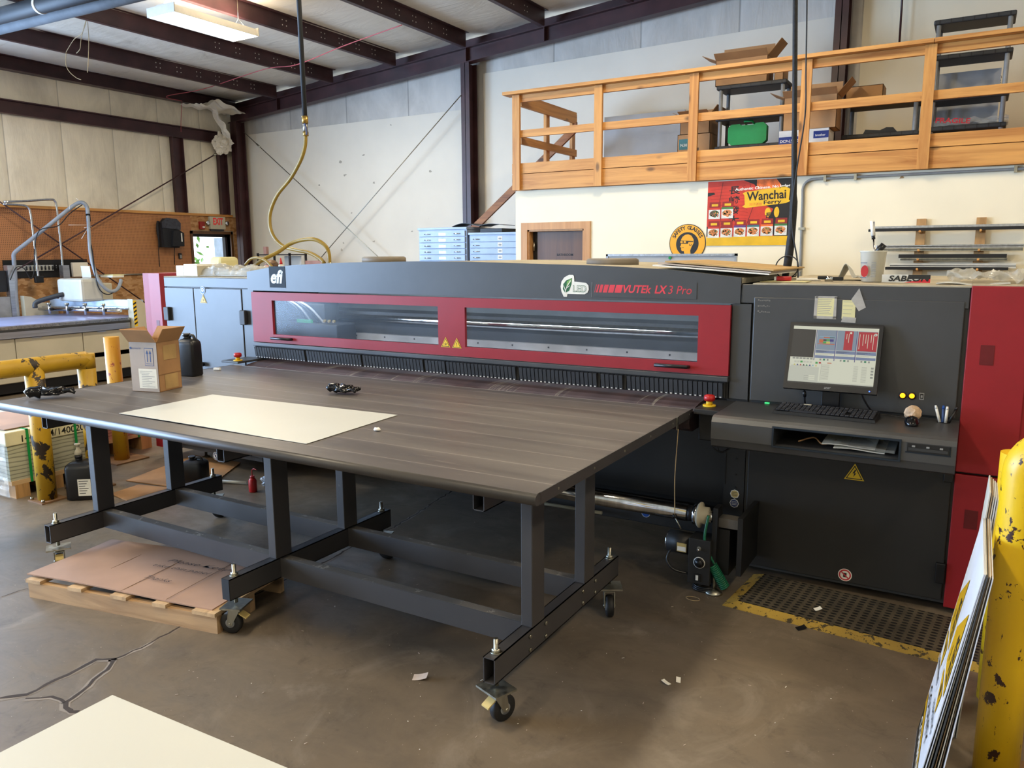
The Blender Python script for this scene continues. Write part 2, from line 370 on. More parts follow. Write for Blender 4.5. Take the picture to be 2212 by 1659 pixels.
        me.polygons.foreach_set('use_smooth', s.sm if smooth is None else [smooth]*len(s.f))
        me.validate(); me.update()
        bm = bmesh.new(); bm.from_mesh(me); bmesh.ops.recalc_face_normals(bm, faces=bm.faces[:]); bm.to_mesh(me); bm.free()
        o = bpy.data.objects.new(name, me); COL.objects.link(o)
        if parent is None: o.location = off
        else:
            o.parent = parent
            if parent.type == 'EMPTY': o.location = -Vector(parent.get('_b', (0, 0, 0)))
            elif parent.parent is None: o.location = -parent.location
        return o
def spline(P, k):
    out = []; n = len(P)
    for i in range(n-1):
        p0, p1, p2, p3 = P[max(i-1, 0)], P[i], P[i+1], P[min(i+2, n-1)]
        for j in range(k):
            t = j/k; out.append(.5*((2*p1)+(p2-p0)*t+(2*p0-5*p1+4*p2-p3)*t*t+(3*p1-p0-3*p2+p3)*t**3))
    out.append(P[-1]); return out
def tag(o, label, cat, group=None, kind=None):
    o['label'] = label; o['category'] = cat
    if group: o['group'] = group
    if kind: o['kind'] = kind
    return o
EMPT = []
def thing(name, label, cat, base=(0, 0, 0), group=None):
    o = bpy.data.objects.new(name, None); COL.objects.link(o); o.empty_display_size = .1
    o.location = base; o['_b'] = [float(a) for a in base]; EMPT.append(o)
    return tag(o, label, cat, group)
def struct(o): o['kind'] = 'structure'; return o
def bx(name, mat, parent, *a, b=0.0): return MB().box(*a, b=b).build(name, mat, parent)
def copy_tree(o, parent=None):
    c = o.copy(); COL.objects.link(c)
    if parent: c.parent = parent
    for ch in list(o.children): copy_tree(ch, c)
    return c
def move(o, loc, rz=0, label=None):
    o.location = loc; o.rotation_euler = (0, 0, rz)
    if label: o['label'] = label
    return o
# text and flat artwork on a plane: origin o, unit u (right), unit w (up); layers lift along the normal
_tc = {}
def glyphs(txt, size=1.0, bold=0.0, shear=0.0, space=1.0):
    k = (txt, bold, shear, space)
    if k not in _tc:
        cu = bpy.data.curves.new('t', 'FONT'); cu.body = txt; cu.size = 1.0; cu.offset = bold; cu.shear = shear; cu.space_character = space
        cu.resolution_u = 3; ob = bpy.data.objects.new('t', cu); COL.objects.link(ob)
        dg = bpy.context.evaluated_depsgraph_get(); dg.update(); me = bpy.data.meshes.new_from_object(ob.evaluated_get(dg))
        _tc[k] = ([(v.co.x, v.co.y) for v in me.vertices], [tuple(p.vertices) for p in me.polygons])
        bpy.data.objects.remove(ob); bpy.data.curves.remove(cu); bpy.data.meshes.remove(me)
    vs, fs = _tc[k]
    if not vs: return [], [], 0, 0
    x0 = min(p[0] for p in vs); x1 = max(p[0] for p in vs); y0 = min(p[1] for p in vs); y1 = max(p[1] for p in vs)
    return [((p[0]-x0), (p[1]-y0)) for p in vs], fs, x1-x0, y1-y0
class Flat:
    def __init__(s, o, u, w, lift=.0006):
        s.o = Vector(o); s.u = Vector(u).normalized(); s.w = Vector(w).normalized(); s.n = s.u.cross(s.w).normalized(); s.mb = MB(); s.l = 1; s.lift = lift
    def P(s, x, y, l): return s.o + s.u*x + s.w*y + s.n*(s.lift*l)
    def poly(s, pts, m, l=None):
        l = s.l if l is None else l
        s.mb.add([s.P(x, y, l) for x, y in pts], [tuple(range(len(pts)))], m); return s
    def rect(s, x, y, w, h, m, l=None): return s.poly([(x, y), (x+w, y), (x+w, y+h), (x, y+h)], m, l)
    def disc(s, x, y, r, m, l=None, n=28, ry=None): return s.poly([(x+r*math.cos(2*math.pi*i/n), y+(ry or r)*math.sin(2*math.pi*i/n)) for i in range(n)], m, l)
    def line(s, pts, wd, m, l=None):
        for (a, b) in zip(pts[:-1], pts[1:]):
            d = Vector((b[0]-a[0], b[1]-a[1])); 
            if d.length == 0: continue
            d.normalize(); q = Vector((-d.y, d.x))*wd/2
            s.poly([(a[0]-q.x, a[1]-q.y), (b[0]-q.x, b[1]-q.y), (b[0]+q.x, b[1]+q.y), (a[0]+q.x, a[1]+q.y)], m, l)
        return s
    def text(s, txt, x, y, w=None, h=None, m='ink', l=None, bold=0.0, shear=0.0, ang=0, space=1.0, center=False):
        l = s.l+1 if l is None else l
        vs, fs, tw, th = glyphs(txt, 1, bold, shear, space)
        if not vs: return s
        sx = (w/tw) if w else h/th; sy = (h/th) if h else sx
        if not w: sx = sy
        ca, sa = math.cos(ang), math.sin(ang); ox = -tw*sx/2 if center else 0
        P = []
        for a, b_ in vs:
            a, b_ = a*sx+ox, b_*sy; P.append(s.P(x+a*ca-b_*sa, y+a*sa+b_*ca, l))
        s.mb.add(P, fs, m); return s
    def build(s, name, parent=None, **k): return s.mb.build(name, None, parent, **k)
# ================================================================== the building
XL, YG, YM = -12.2, 10.6, 8.5
XR, YB = 9.0, -9.0
def roofz(x): return 4.44 + .0815*(x+10.86)
# floor with the long crack as dark jagged grooves in the same slab
fl = MB().box(-12.6, XR, YB, YG+.3, -.15, 0, 'concrete')
M('crack_dark', '#3b2f24', .9); M('crack_light', '#8b8176', .8)
def crack(pts, w, seed=0):
    rnd = random.Random(seed); P = [onz(x, y, 0) for x, y in pts]; Q = []
    for a, b_ in zip(P[:-1], P[1:]):
        n = max(2, int((b_-a).length/.035))
        for i in range(n):
            p = a.lerp(b_, i/n); Q.append(p + Vector((rnd.uniform(-.008, .008), rnd.uniform(-.008, .008), 0)))
    Q.append(P[-1])
    for k, mm, off in ((1.9, 'crack_light', .0006), (1.0, 'crack_dark', .0012)):
        vs = []; fs = []
        for i, p in enumerate(Q):
            d = (Q[min(i+1, len(Q)-1)]-Q[max(i-1, 0)]).normalized(); q = Vector((-d.y, d.x, 0)); ww = w*k*rnd.uniform(.5, 1.2)/2
            sh = Vector((.004, -.006, 0)) if k > 1 else Vector((0, 0, 0))
            vs += [p+q*ww+sh+Vector((0, 0, off)), p-q*ww+sh+Vector((0, 0, off))]
        for i in range(len(Q)-1): fs.append((2*i, 2*i+1, 2*i+3, 2*i+2))
        fl.add(vs, fs, mm)
crack([(1010, 1040), (930, 1090), (850, 1140), (790, 1165), (700, 1215), (600, 1262), (520, 1300), (440, 1330), (375, 1362), (322, 1392), (247, 1424)], .013, 1)
crack([(247, 1424), (205, 1425), (150, 1456), (95, 1480), (60, 1500), (0, 1508)], .018, 2)
crack([(247, 1424), (235, 1445), (190, 1480), (165, 1502), (140, 1518), (150, 1535), (170, 1538)], .018, 3)
crack([(60, 1508), (115, 1506), (140, 1518)], .012, 4)
crack([(0, 1290), (60, 1272)], .006, 6)
struct(fl.build('floor', at=(0, 0, 0)))
# left wall: blanket above, openings for two bay doors and the exit door
EX0, EX1, EZ = 9.40, 10.24, 2.10     # exit door opening along y
wl = MB()
for y0, y1, z0, z1 in ((YB, -4.6, 0, 4.9), (-4.6, -.4, 4.0, 4.9), (-.4, .4, 0, 4.9), (.4, 4.8, 4.0, 4.9), (4.8, EX0, 0, 4.9), (EX0, EX1, EZ, 4.9), (EX1, YG+.2, 0, 4.9)):
    wl.box(XL-.2, XL, y0, y1, z0, z1, 'wall_blanket_left')
struct(wl.build('wall_left', at=(0, 0, 0)))
struct(MB().prism([(XL-.2, 0), (XR, 0), (XR, roofz(XR)), (XL-.2, roofz(XL-.2))], 1, YG, YG+.2, 'wall_blanket_gable').build('wall_back', at=(0, 0, 0)))
struct(MB().box(XR, XR+.2, YB, YG+.2, 0, roofz(XR), 'drywall_cream').build('wall_right', at=(0, 0, 0)))
struct(MB().prism([(XL-.2, 0), (XR, 0), (XR, roofz(XR)), (XL-.2, roofz(XL-.2))], 1, YB-.2, YB, 'drywall_cream').build('wall_front', at=(0, 0, 0)))
# ceiling blanket, sagging gently between the purlins
def PX(i): return -10.86 + 1.333*i
ce = MB(); nx, ny = 150, 60; vs = []; fs = []
from mathutils import noise as mn
for i in range(nx+1):
    x = XL-.3 + (XR-XL+.6)*i/nx
    u = ((x-PX(0))/1.333) % 1.0; sag = .05*math.sin(math.pi*u)
    for j in range(ny+1):
        y = YB-.3 + (YG-YB+.6)*j/ny
        vs.append((x, y, roofz(x)+.2 - sag - .035*mn.noise(Vector((x*.9, y*.6, 0)))*math.sin(math.pi*u)))
for i in range(nx):
    for j in range(ny):
        a = i*(ny+1)+j; fs.append((a, a+1, a+ny+2, a+ny+1))
ce.add(vs, fs, 'roof_blanket', True)
ce.prism([(XL-.3, roofz(XL-.3)+.3), (XR+.3, roofz(XR+.3)+.3), (XR+.3, roofz(XR+.3)+.4), (XL-.3, roofz(XL-.3)+.4)], 1, YB-.3, YG+.3, 'roof_blanket')
struct(ce.build('ceiling', at=(0, 0, 0)))
# purlins: Z sections running in y, with rows of punched holes near the rafter
def purlin(x):
    z = roofz(x); mb = MB(); y0, y1 = YB, 10.32
    mb.box(x-.004, x+.004, y0, y1, z, z+.2, 'maroon_steel'); mb.box(x-.065, x, y0, y1, z-.004, z, 'maroon_steel'); mb.box(x-.068, x-.064, y0, y1, z-.004, z+.016, 'maroon_steel')
    mb.box(x, x+.065, y0, y1, z+.192, z+.2, 'maroon_steel')
    o = struct(mb.build('purlin', at=(x, 5, z)))
    h = MB()
    for k in range(6):
        yy = 9.75 - k*.36
        for dy in (0, .07):
            for dz in (.065, .13): h.cyl((x+.0045, yy+dy, z+dz), (x+.006, yy+dy, z+dz), .0085, 'paper', 8)
    h.build('bolt_holes', None, o)
for i in range(-0, 14):
    if PX(i) < XR: purlin(PX(i))
ev = MB(); ev.box(-12.18, -12.13, YB, 10.5, 4.33, 4.53, 'maroon_steel'); ev.box(-12.13, -12.03, YB, 10.5, 4.33, 4.342, 'maroon_steel'); ev.box(-12.13, -12.05, YB, 10.5, 4.52, 4.53, 'maroon_steel')
struct(ev.build('eave_beam'))
# gable rafter (I section following the roof slope), gable edge angle
rf = MB()
def slopebar(mb, x0, x1, y0, y1, d0, d1, m): # d: offsets below purlin bottoms
    mb.prism([(x0, roofz(x0)+d0), (x1, roofz(x1)+d0), (x1, roofz(x1)+d1), (x0, roofz(x0)+d1)], 1, y0, y1, m)
slopebar(rf, -12.15, XR, 10.38, 10.39, -.21, 0, 'maroon_steel'); slopebar(rf, -12.15, XR, 10.31, 10.46, -.217, -.205, 'maroon_steel'); slopebar(rf, -12.15, XR, 10.31, 10.46, -.012, 0, 'maroon_steel')
for x in (-10.86, -6.86, -5.53, -1.5): rf.box(x-.004, x+.004, 10.31, 10.46, roofz(x)-.21, roofz(x)-.01, 'maroon_steel')
struct(rf.build('gable_rafter', at=(-5, 10.4, 4)))
an = MB(); slopebar(an, -12.15, XR, 10.50, 10.52, .02, .16, 'maroon_steel'); slopebar(an, -12.15, XR, 10.52, 10.58, .02, .03, 'maroon_steel'); struct(an.build('gable_edge_angle', at=(-5, 10.5, 4.5)))
# steel columns
def icol(x, y, z1, wx, wy, name='steel_column', z0=0):
    mb = MB(); t = .01
    mb.box(x-wx/2, x+wx/2, y-wy/2, y-wy/2+t, z0, z1, 'maroon_steel'); mb.box(x-wx/2, x+wx/2, y+wy/2-t, y+wy/2, z0, z1, 'maroon_steel'); mb.box(x-t/2, x+t/2, y-wy/2, y+wy/2, z0, z1, 'maroon_steel')
    return struct(mb.build(name))
icol(-11.98, 10.38, roofz(-11.98)-.218, .16, .2); icol(-6.88, 10.42, roofz(-6.88)-.218, .15, .22); icol(-1.6, 10.42, roofz(-1.6)-.218, .15, .22); icol(4.5, 10.42, roofz(4.5)-.218, .15, .22)
# girt and wind posts on the left wall
gi = MB(); gi.box(XL+.01, XL+.03, YB, 10.3, 3.73, 3.93, 'maroon_steel'); gi.box(XL+.03, XL+.1, YB, 10.3, 3.73, 3.745, 'maroon_steel'); gi.box(XL+.03, XL+.1, YB, 10.3, 3.915, 3.93, 'maroon_steel'); struct(gi.build('girt'))
def channel(y, z0, z1, w=.2):
    mb = MB(); mb.box(XL+.02, XL+.1, y-w/2, y-w/2+.012, z0, z1, 'maroon_steel'); mb.box(XL+.02, XL+.03, y-w/2, y+w/2, z0, z1, 'maroon_steel'); mb.box(XL+.02, XL+.1, y+w/2-.012, y+w/2, z0, z1, 'maroon_steel'); struct(mb.build('steel_post'))
channel(9.18, 2.46, 3.73, .22); channel(10.12, 2.46, 3.73, .18)
# gable wall lining boards (hardboard sheets) with gap at the columns
def liner(x0, x1, z0a, z1a, z1b, m='hardboard', yy=YG):
    return struct(MB().prism([(x0, z0a), (x1, z0a), (x1, z1b), (x0, z1a)], 1, yy-.02, yy-.004, m).build('trim_%d' % (len([o for o in bpy.data.objects if o.name.startswith('trim_')])+1)))
liner(-12.0, -7.0, 0, 3.93, 3.93); liner(-6.72, -1.7, 0, 4.42, 4.50); liner(-1.40, 8.9, 0, 5.4, 5.9, 'drywall_cream')
# pegboard and OSB panelling on the left wall
struct(MB().box(XL+.002, XL+.016, 4.9, 9.38, 1.42, 2.42, 'pegboard').build('trim_pegboard'))
struct(MB().box(XL+.002, XL+.05, 4.9, 10.3, 2.42, 2.46, 'pine_y').build('trim_pegboard_cap'))
ob = MB(); ob.box(XL+.002, XL+.014, 4.9, EX0-.02, 0, 1.42, 'osb'); ob.box(XL+.002, XL+.014, 9.38, YG-.05, EZ+.06, 2.42, 'osb'); ob.box(XL+.002, XL+.014, EX1+.08, YG-.05, 0, EZ+.06, 'osb'); struct(ob.build('trim_osb'))
# exit door frame with open leaf and the world outside
dr = MB(); 
for a in ((XL-.2, XL+.03, EX0-.05, EX0, 0, EZ+.05), (XL-.2, XL+.03, EX1, EX1+.05, 0, EZ+.05)): dr.box(*a, 'door_wood')
dr.box(XL-.2, XL+.03, EX0-.05, EX1+.05, EZ, EZ+.05, 'door_wood')
d1 = struct(dr.build('door_1'))
f2 = MB(); f2.box(XL-.16, XL-.08, EX1-.05, EX1, 0, EZ, 'dark_steel'); f2.box(XL-.16, XL-.08, EX0, EX1, EZ-.05, EZ, 'dark_steel'); f2.build('door_frame', None, d1)
f3 = MB(); f3.box(XL-.42, XL-.18, EX1-.03, EX1-.005, 0.03, EZ-.06, 'light_blue_steel'); f3.build('door_leaf', None, d1)
f4 = MB(); f4.box(XL-.4, XL-.28, EX1-.07, EX1-.03, 1.2, 1.28, 'aluminium'); f4.cyl((XL-.22, EX1-.05, 1.55), (XL-.4, EX1-.05, 1.55), .014, 'aluminium'); f4.build('door_closer', None, d1)
struct(MB().box(-40, XL-.2, -10, 30, -.12, -.02, 'asphalt').build('ground_outside'))
bu = MB(); rnd = random.Random(3)
for k in range(260):
    c_ = Vector((-17.5+rnd.gauss(0, .35), 12.9+rnd.gauss(0, .55), 1.1+rnd.gauss(0, .5))); d_ = Vector((rnd.uniform(-1, 1), rnd.uniform(-1, 1), rnd.uniform(-1, 1))).normalized(); e_ = d_.orthogonal().normalized()
    bu.add([c_, c_+d_*.12+e_*.04, c_+d_*.24, c_+d_*.12-e_*.04], [(0, 1, 2, 3)], 'foliage')
bu.cyl((-17.5, 12.9, 0), (-17.5, 12.9, 1.0), .03, 'wire_tan')
tag(bu.build('leafy_shrub'), 'green leafy shrub outside, seen through the open exit door', 'shrub')
# ------------------------------------------------------------------ bathroom block with the storage loft on top
BX0 = -4.95; ZW = 2.47; ZF = 2.74
BD0, BD1, BDZ = -4.78, -4.02, 2.0
pb = MB()
for a in ((BX0, BD0, YM, YM+.12, 0, ZW), (BD0, BD1, YM, YM+.12, BDZ, ZW), (BD1, XR, YM, YM+.12, 0, ZW), (BX0, BX0+.12, YM+.12, YG-.03, 0, ZW)): pb.box(*a, 'drywall_cream')
struct(pb.build('wall_bathroom', at=(0, 8.5, 0)))
cs = MB(); w_ = .085
cs.box(BD0-w_, BD0, YM-.018, YM, 0, BDZ+w_, 'casing_wood'); cs.box(BD1, BD1+w_, YM-.018, YM, 0, BDZ+w_, 'casing_wood'); cs.box(BD0, BD1, YM-.018, YM, BDZ, BDZ+w_, 'casing_wood')
cs.box(BD0, BD0+.02, YM, YM+.12, 0, BDZ, 'casing_wood'); cs.box(BD1-.02, BD1, YM, YM+.12, 0, BDZ, 'casing_wood'); cs.box(BD0, BD1, YM, YM+.12, BDZ-.02, BDZ, 'casing_wood')
d2 = struct(cs.build('door_2'))
MB().box(BD0+.09, BD1-.022, YM+.085, YM+.118, .01, BDZ-.022, 'door_wood').build('door_leaf', None, d2)
hg = MB()
for z in (.3, 1.0, 1.75): hg.cyl((BD0+.05, YM+.07, z), (BD0+.05, YM+.07, z+.1), .012, 'zinc')
hg.box(BD0+.02, BD0+.09, YM+.10, YM+.115, 0.01, BDZ-.02, 'printer_black'); hg.build('hinge', None, d2)  # black strip puts the shade of the gap beside the leaf into colour
q = ony(1203, 553, YM+.08); fl_ = Flat((q.x, YM+.084, q.z), (1, 0, 0), (0, 0, 1)); fl_.text('BATHROOM', 0, 0, .215, None, 'ink', bold=.02, l=1); fl_.build('lettering', d2)
lf = MB(); lf.box(BX0+.01, XR, YM+.02, YG-.03, ZW, ZF-.02, 'pine_x'); struct(lf.build('loft_floor', at=(0, 9, ZW)))
# railing
rl = thing('loft_railing', 'long yellow pine railing with fascia boards along the storage loft edge', 'railing', (BX0, YM, ZW))
ZT = 3.605; yf = YM-.04
for x in (ony(1121, 300, yf).x, ony(1297, 300, yf).x, ony(1501, 280, yf).x, ony(1741, 250, yf).x, ony(2004, 220, yf).x, ony(2330, 200, yf).x):
    z1 = ZT-.04
    bx('railing_post', 'pine_z', rl, x-.048, x+.048, yf-.075, yf-.04, ZW+.0, z1)
zf0, zf1, zf2 = ZW+.005, ZW+.187, ZW+.315
sp = [BX0, ony(1501, 280, yf).x, ony(2004, 220, yf).x, 5.0]
for a, b_ in zip(sp[:-1], sp[1:]):
    bx('fascia_board', 'pine_x', rl, a, b_-.004, yf-.04, yf, zf0, zf1)
    bx('fascia_board', 'pine_x', rl, a, b_-.004, yf-.04, yf-.003, zf1+.008, zf2)
    bx('mid_rail', 'pine_x', rl, a+(.05 if a < -4 else 0), b_-.002, yf-.04, yf-.002, 3.085, 3.167)
for a, b_ in ((BX0-.08, -.50), (-.495, 5.0)): bx('top_rail', 'pine_x', rl, a, b_, yf-.13, yf+.05, ZT-.035, ZT)
for a, b_ in ((BX0+.03, -.50), (-.495, 5.0)): bx('top_apron', 'pine_x', rl, a, b_, yf-.04, yf-.002, ZT-.118, ZT-.037)
# return rail going back to the stairs
for y in (YM+.75, YM+1.5): bx('railing_post', 'pine_z', rl, BX0+.01, BX0+.05, y-.045, y+.045, ZW+.2, ZT-.12)
bx('top_rail', 'pine_y', rl, BX0-.05, BX0+.07, YM, YM+1.55, ZT-.035, ZT); bx('top_apron', 'pine_y', rl, BX0+.05, BX0+.088, YM, YM+1.52, ZT-.15, ZT-.037)
bx('mid_rail', 'pine_y', rl, BX0+.05, BX0+.088, YM, YM+1.52, 3.02, 3.11)
# stairs rising behind the block: stringers, handrail
st = thing('loft_staircase', 'dark wooden staircase climbing to the loft behind the railing', 'stairs', (-6.6, YG-.9, 0))
sw = MB()
def inclined(mb, x0, z0, x1, z1, y0, y1, h, m): mb.hexa([(x0, y0, z0), (x0, y1, z0), (x1, y1, z1), (x1, y0, z1), (x0, y0, z0+h), (x0, y1, z0+h), (x1, y1, z1+h), (x1, y0, z1+h)], m)
inclined(sw, -7.6, .0, -4.4, 2.50, 9.62, 9.66, .26, 'stair_wood'); sw.build('stringer', None, st)
sw = MB(); inclined(sw, -7.6, .0, -4.4, 2.50, 10.46, 10.50, .26, 'stair_wood'); sw.build('stringer', None, st)
for k in range(12):
    x = -7.3+k*.23; z = .36+k*.18; bx('tread', 'stair_wood', st, x-.02, x+.25, 9.66, 10.46, z-.035, z)
sw = MB(); inclined(sw, -7.5, 1.06, -4.65, 3.28, 9.56, 9.60, .12, 'stair_wood'); sw.build('handrail', None, st)
# ================================================================== the printer
YP = 4.10; XA, XB, XC, XD, XE, XF = -5.98, -5.72, -4.70, -1.045, -.017, 1.0
M('dust_top', '#a89f88', .75, 0, .12, 8)
pr = thing('flatbed_printer', 'very long dark grey and red flatbed printer with two windows in its front door', 'printer', (-2.5, 4.9, 0))
def P_(name, mat, *a, b=0.0, par=None): return bx(name, mat, par or pr, *a, b=b)
# left cabinet
P_('side_cabinet', 'printer_grey', XB, XC, YP+.02, 5.7, .12, 1.545)
P_('cabinet_top', 'dust_top', XB, XC, YP+.01, 5.7, 1.545, 1.552)
P_('cabinet_fascia', 'printer_grey', XB+.01, XC-.003, YP, YP+.02, 1.468, 1.545, b=.004)
dl = P_('cabinet_door', 'printer_grey', XB+.012, -5.352, YP-.002, YP+.02, .16, 1.462, b=.004)
dr_ = P_('cabinet_door', 'printer_grey', -5.346, -4.80, YP-.002, YP+.02, .16, 1.462, b=.004)
P_('cabinet_frame', 'printer_grey', -4.794, -4.674, YP+.004, YP+.02, .16, 1.462)
def hinge(x, z, par):
    mb = MB(); mb.box(x-.012, x+.045, YP-.03, YP-.001, z-.055, z+.055, b=.006); mb.box(x-.022, x-.012, YP-.022, YP-.001, z-.05, z+.05, 'dark_grey_plastic'); return mb.build('hinge', 'black_plastic', par)
for z in (1.25, .45): hinge(XB+.03, z, dl); hinge(-4.79, z, dr_)
# red end panel, left (slightly faceted)
P_('end_panel', 'printer_red', XA, XA+.075, YP+.0, 5.72, .10, 1.575)
rp = MB(); rp.prism([(XA+.075, YP+.0), (XA+.075, 5.72), (XB, 5.72), (XB, YP+.012), (XB-.03, YP-.012)], 2, .10, 1.575); rpo = rp.build('end_panel', 'printer_red', pr)
P_('vent_slot', 'printer_red_dark', -5.832, -5.792, YP-.010, YP, 1.10, 1.19, par=rpo)
P_('end_gap', 'printer_black', XB, XB+.012, YP+.015, YP+.03, .12, 1.55)
# hood
hp = [((-4.72 if i == 0 else ony(x, y, YP).x), ony(x, y, YP).z) for i, (x, y) in enumerate([(533, 587), (583, 577.5), (630, 573), (690, 569.5), (756, 567), (900, 564.5), (1000, 565), (1180, 570.5), (1299, 574), (1438, 582), (1518, 590), (1601, 600)])]
hp[-1] = (XD, hp[-1][1])
hd = MB(); ring = [(XC-.02, 1.455)] + hp + [(XD, 1.455)]
ring = [(-4.72, 1.457)] + hp + [(XD, 1.457)]
hd.prism(ring, 1, YP-.006, YP+.018, 'printer_grey')
hood = hd.build('hood_fascia', 'printer_grey', pr)
ht = MB(); n = len(hp); vs = []
for y in (YP+.018, 5.55):
    for x, z in hp: vs.append((x, y, z-.004))
    for x, z in hp: vs.append((x, y, z-.03))
fs = []
for i in range(n-1):
    fs.append((i, i+1, 2*n+i+1, 2*n+i)); fs.append((n+i, n+i+1, 3*n+i+1, 3*n+i)); fs.append((i, i+1, n+i+1, n+i)); fs.append((2*n+i, 2*n+i+1, 3*n+i+1, 3*n+i))
fs += [(0, n, 3*n, 2*n), (n-1, 2*n-1, 4*n-1, 3*n-1)]
ht.add(vs, fs, 'dust_top'); ht.build('hood_top', None, pr)
P_('hood_back', 'printer_grey', -4.70, XD, 5.5, 5.53, .95, 1.57)
M('collar_brown', '#7b7264', .6)
for px, nm in ((830, 'l'), (1323, 'r')):
    z0 = [z for x, z in hp if x >= ony(px, 570, YP+.55).x][0]-.012
    q = ony(px, 570, YP+.55); mb = MB(); mb.lathe([(0.165, 0), (.165, .035), (.15, .045), (0, .045)], (q.x, YP+.55, z0+.004), 'collar_brown', 28); mb.build('vent_collar', None, pr)
# logo plates on the hood
yh = YP-.008
def hoodflat(px, py): q = ony(px, py, yh); return Flat((q.x, yh, q.z), (1, 0, 0), (0, 0, 1))
def sz(px0, px1, py): return ony(px1, py, yh).x - ony(px0, py, yh).x
f = hoodflat(583, 621); w = sz(583, 617, 606); M('plate_grey', '#232b33', .6, spec=.2); f.rect(0, 0, w, w*.95, 'plate_grey', 1); f.text('efi', w*.1, w*.18, w*.78, w*.62, 'white_sheet', 3, bold=.035, shear=.22); f.build('logo_plate', hood)
f = hoodflat(1211, 641); k = sz(1211, 1273, 620)/62
M('sticker_white', '#dcdad0', .45); M('leaf_green', '#1f5a34', .45); M('leaf_light', '#6fa04a', .45)
out = [(7, 0), (14, 0), (15, 6), (52, 6), (58, 9), (61, 15), (60, 23), (55, 28), (30, 30), (29, 40), (27, 43), (18, 43), (8, 38), (2, 30), (0, 20), (2, 10)]
f.poly([(x*k, y*k) for x, y in out], 'sticker_white', 1)
f.poly([(x*k, y*k) for x, y in [(10, 8), (5, 15), (6, 25), (12, 32), (25, 37), (24, 25), (19, 12)]], 'leaf_green', 2)
f.poly([(x*k, y*k) for x, y in [(13, 20), (14, 30), (24, 36), (23, 30), (17, 22)]], 'leaf_light', 3)
f.line([(x*k, y*k) for x, y in [(11, 1), (11, 12), (15, 22), (22, 32)]], 1.6*k, 'sticker_white', 4); f.line([(x*k, y*k) for x, y in [(11, 12), (7, 22)]], 1.1*k, 'sticker_white', 4); f.line([(x*k, y*k) for x, y in [(13, 17), (20, 22)]], 1.1*k, 'sticker_white', 4)
f.text('LED', 27*k, 10*k, 29*k, 13*k, 'leaf_green', 2, bold=.03); f.text('LED', 27.6*k, 11*k, 27.8*k, 11*k, 'sticker_white', 3, bold=-.012)
f.build('logo_sticker', hood)
f = hoodflat(1278, 638); M('logo_red', '#cf3a45', .45); W_ = sz(1278, 1503, 630); f.rect(0, -.01, .002, .085, 'grey_plastic', 1); f.rect(.015, -.008, W_-.01, .088, 'printer_grey', 1)
x = .022
for i, wd in enumerate((.004, .010, .018, .026, .032, .040)):
    f.poly([(x-.005, .018), (x-.005+wd, .018), (x+.007+wd, .062), (x+.007, .062)], 'logo_red', 2); x += wd+.0065
f.text('VUTEk', x+.002, .018, .165, .044, 'logo_red', 2, bold=.025, shear=.25); f.text('LX', x+.185, .018, .072, .044, 'logo_red', 2, bold=.03, shear=.25); f.text('3 Pro', x+.262, .018, .130, .044, 'logo_red', 2, shear=.2)
f.build('logo_lettering', hood)
# hinged front door with two panes
DX0, DX1, DZ0, DZ1 = -4.668, -1.088, 1.076, 1.447
w1 = (-4.455, -2.955, 1.138, 1.388); w2 = (-2.748, -1.256, 1.138, 1.384)
dm = MB(); y0, y1 = YP-.022, YP
dm.box(DX0, DX1, y0, y1, w1[3], DZ1); dm.box(DX0, DX1, y0, y1, DZ0, w1[2]); dm.box(DX0, w1[0], y0, y1, w1[2], w1[3]); dm.box(w1[1], w2[0], y0, y1, w1[2], w1[3]); dm.box(w2[1], DX1, y0, y1, w1[2], w1[3])
door = dm.build('front_door', 'printer_red', pr)
for w in (w1, w2):
    P_('window_pane', 'pane', w[0]-.01, w[1]+.01, y1-.006, y1-.002, w[2]-.01, w[3]+.01, par=door)
for px, py in ((612, 731), (1453, 789)):
    q = ony(px, py, YP-.02); mb = MB(); mb.tube([(q.x-.09, YP-.022, q.z-.003), (q.x-.09, YP-.055, q.z), (q.x+.09, YP-.055, q.z), (q.x+.09, YP-.022, q.z-.003)], .010, 'black_plastic', 8); mb.build('door_handle', None, door)
M('warn_yellow', '#e0b81e', .45, 0, .03)
def warn(px, py, s, sym, par, y, name='warning_sticker'):
    q = ony(px, py, y); f = Flat((q.x, y-.001, q.z), (1, 0, 0), (0, 0, 1))
    f.poly([(-s*.62, -s*.5), (s*.62, -s*.5), (0, s*.62)], 'warn_yellow', 1); f.poly([(-s*.52, -s*.44), (s*.52, -s*.44), (0, s*.5)], 'ink', 2); f.poly([(-s*.43, -s*.38), (s*.43, -s*.38), (0, s*.38)], 'warn_yellow', 3)
    if sym == 'bolt': f.poly([(.02*s, .22*s), (-.12*s, -.06*s), (-.01*s, -.04*s), (-.06*s, -.3*s), (.12*s, -.02*s), (.01*s, -.04*s), (.1*s, .2*s)], 'ink', 4)
    elif sym == '!': f.text('!', -.035*s, -.3*s, .08*s, .42*s, 'ink', 4, bold=.02)
    else:
        f.disc(0, -.14*s, .13*s, 'ink', 4, 12); f.disc(0, -.14*s, .07*s, 'warn_yellow', 5, 12)
    return f.build(name, par)
warn(963, 740, .058, 'o', door, y0); warn(987, 742, .058, '!', door, y0)
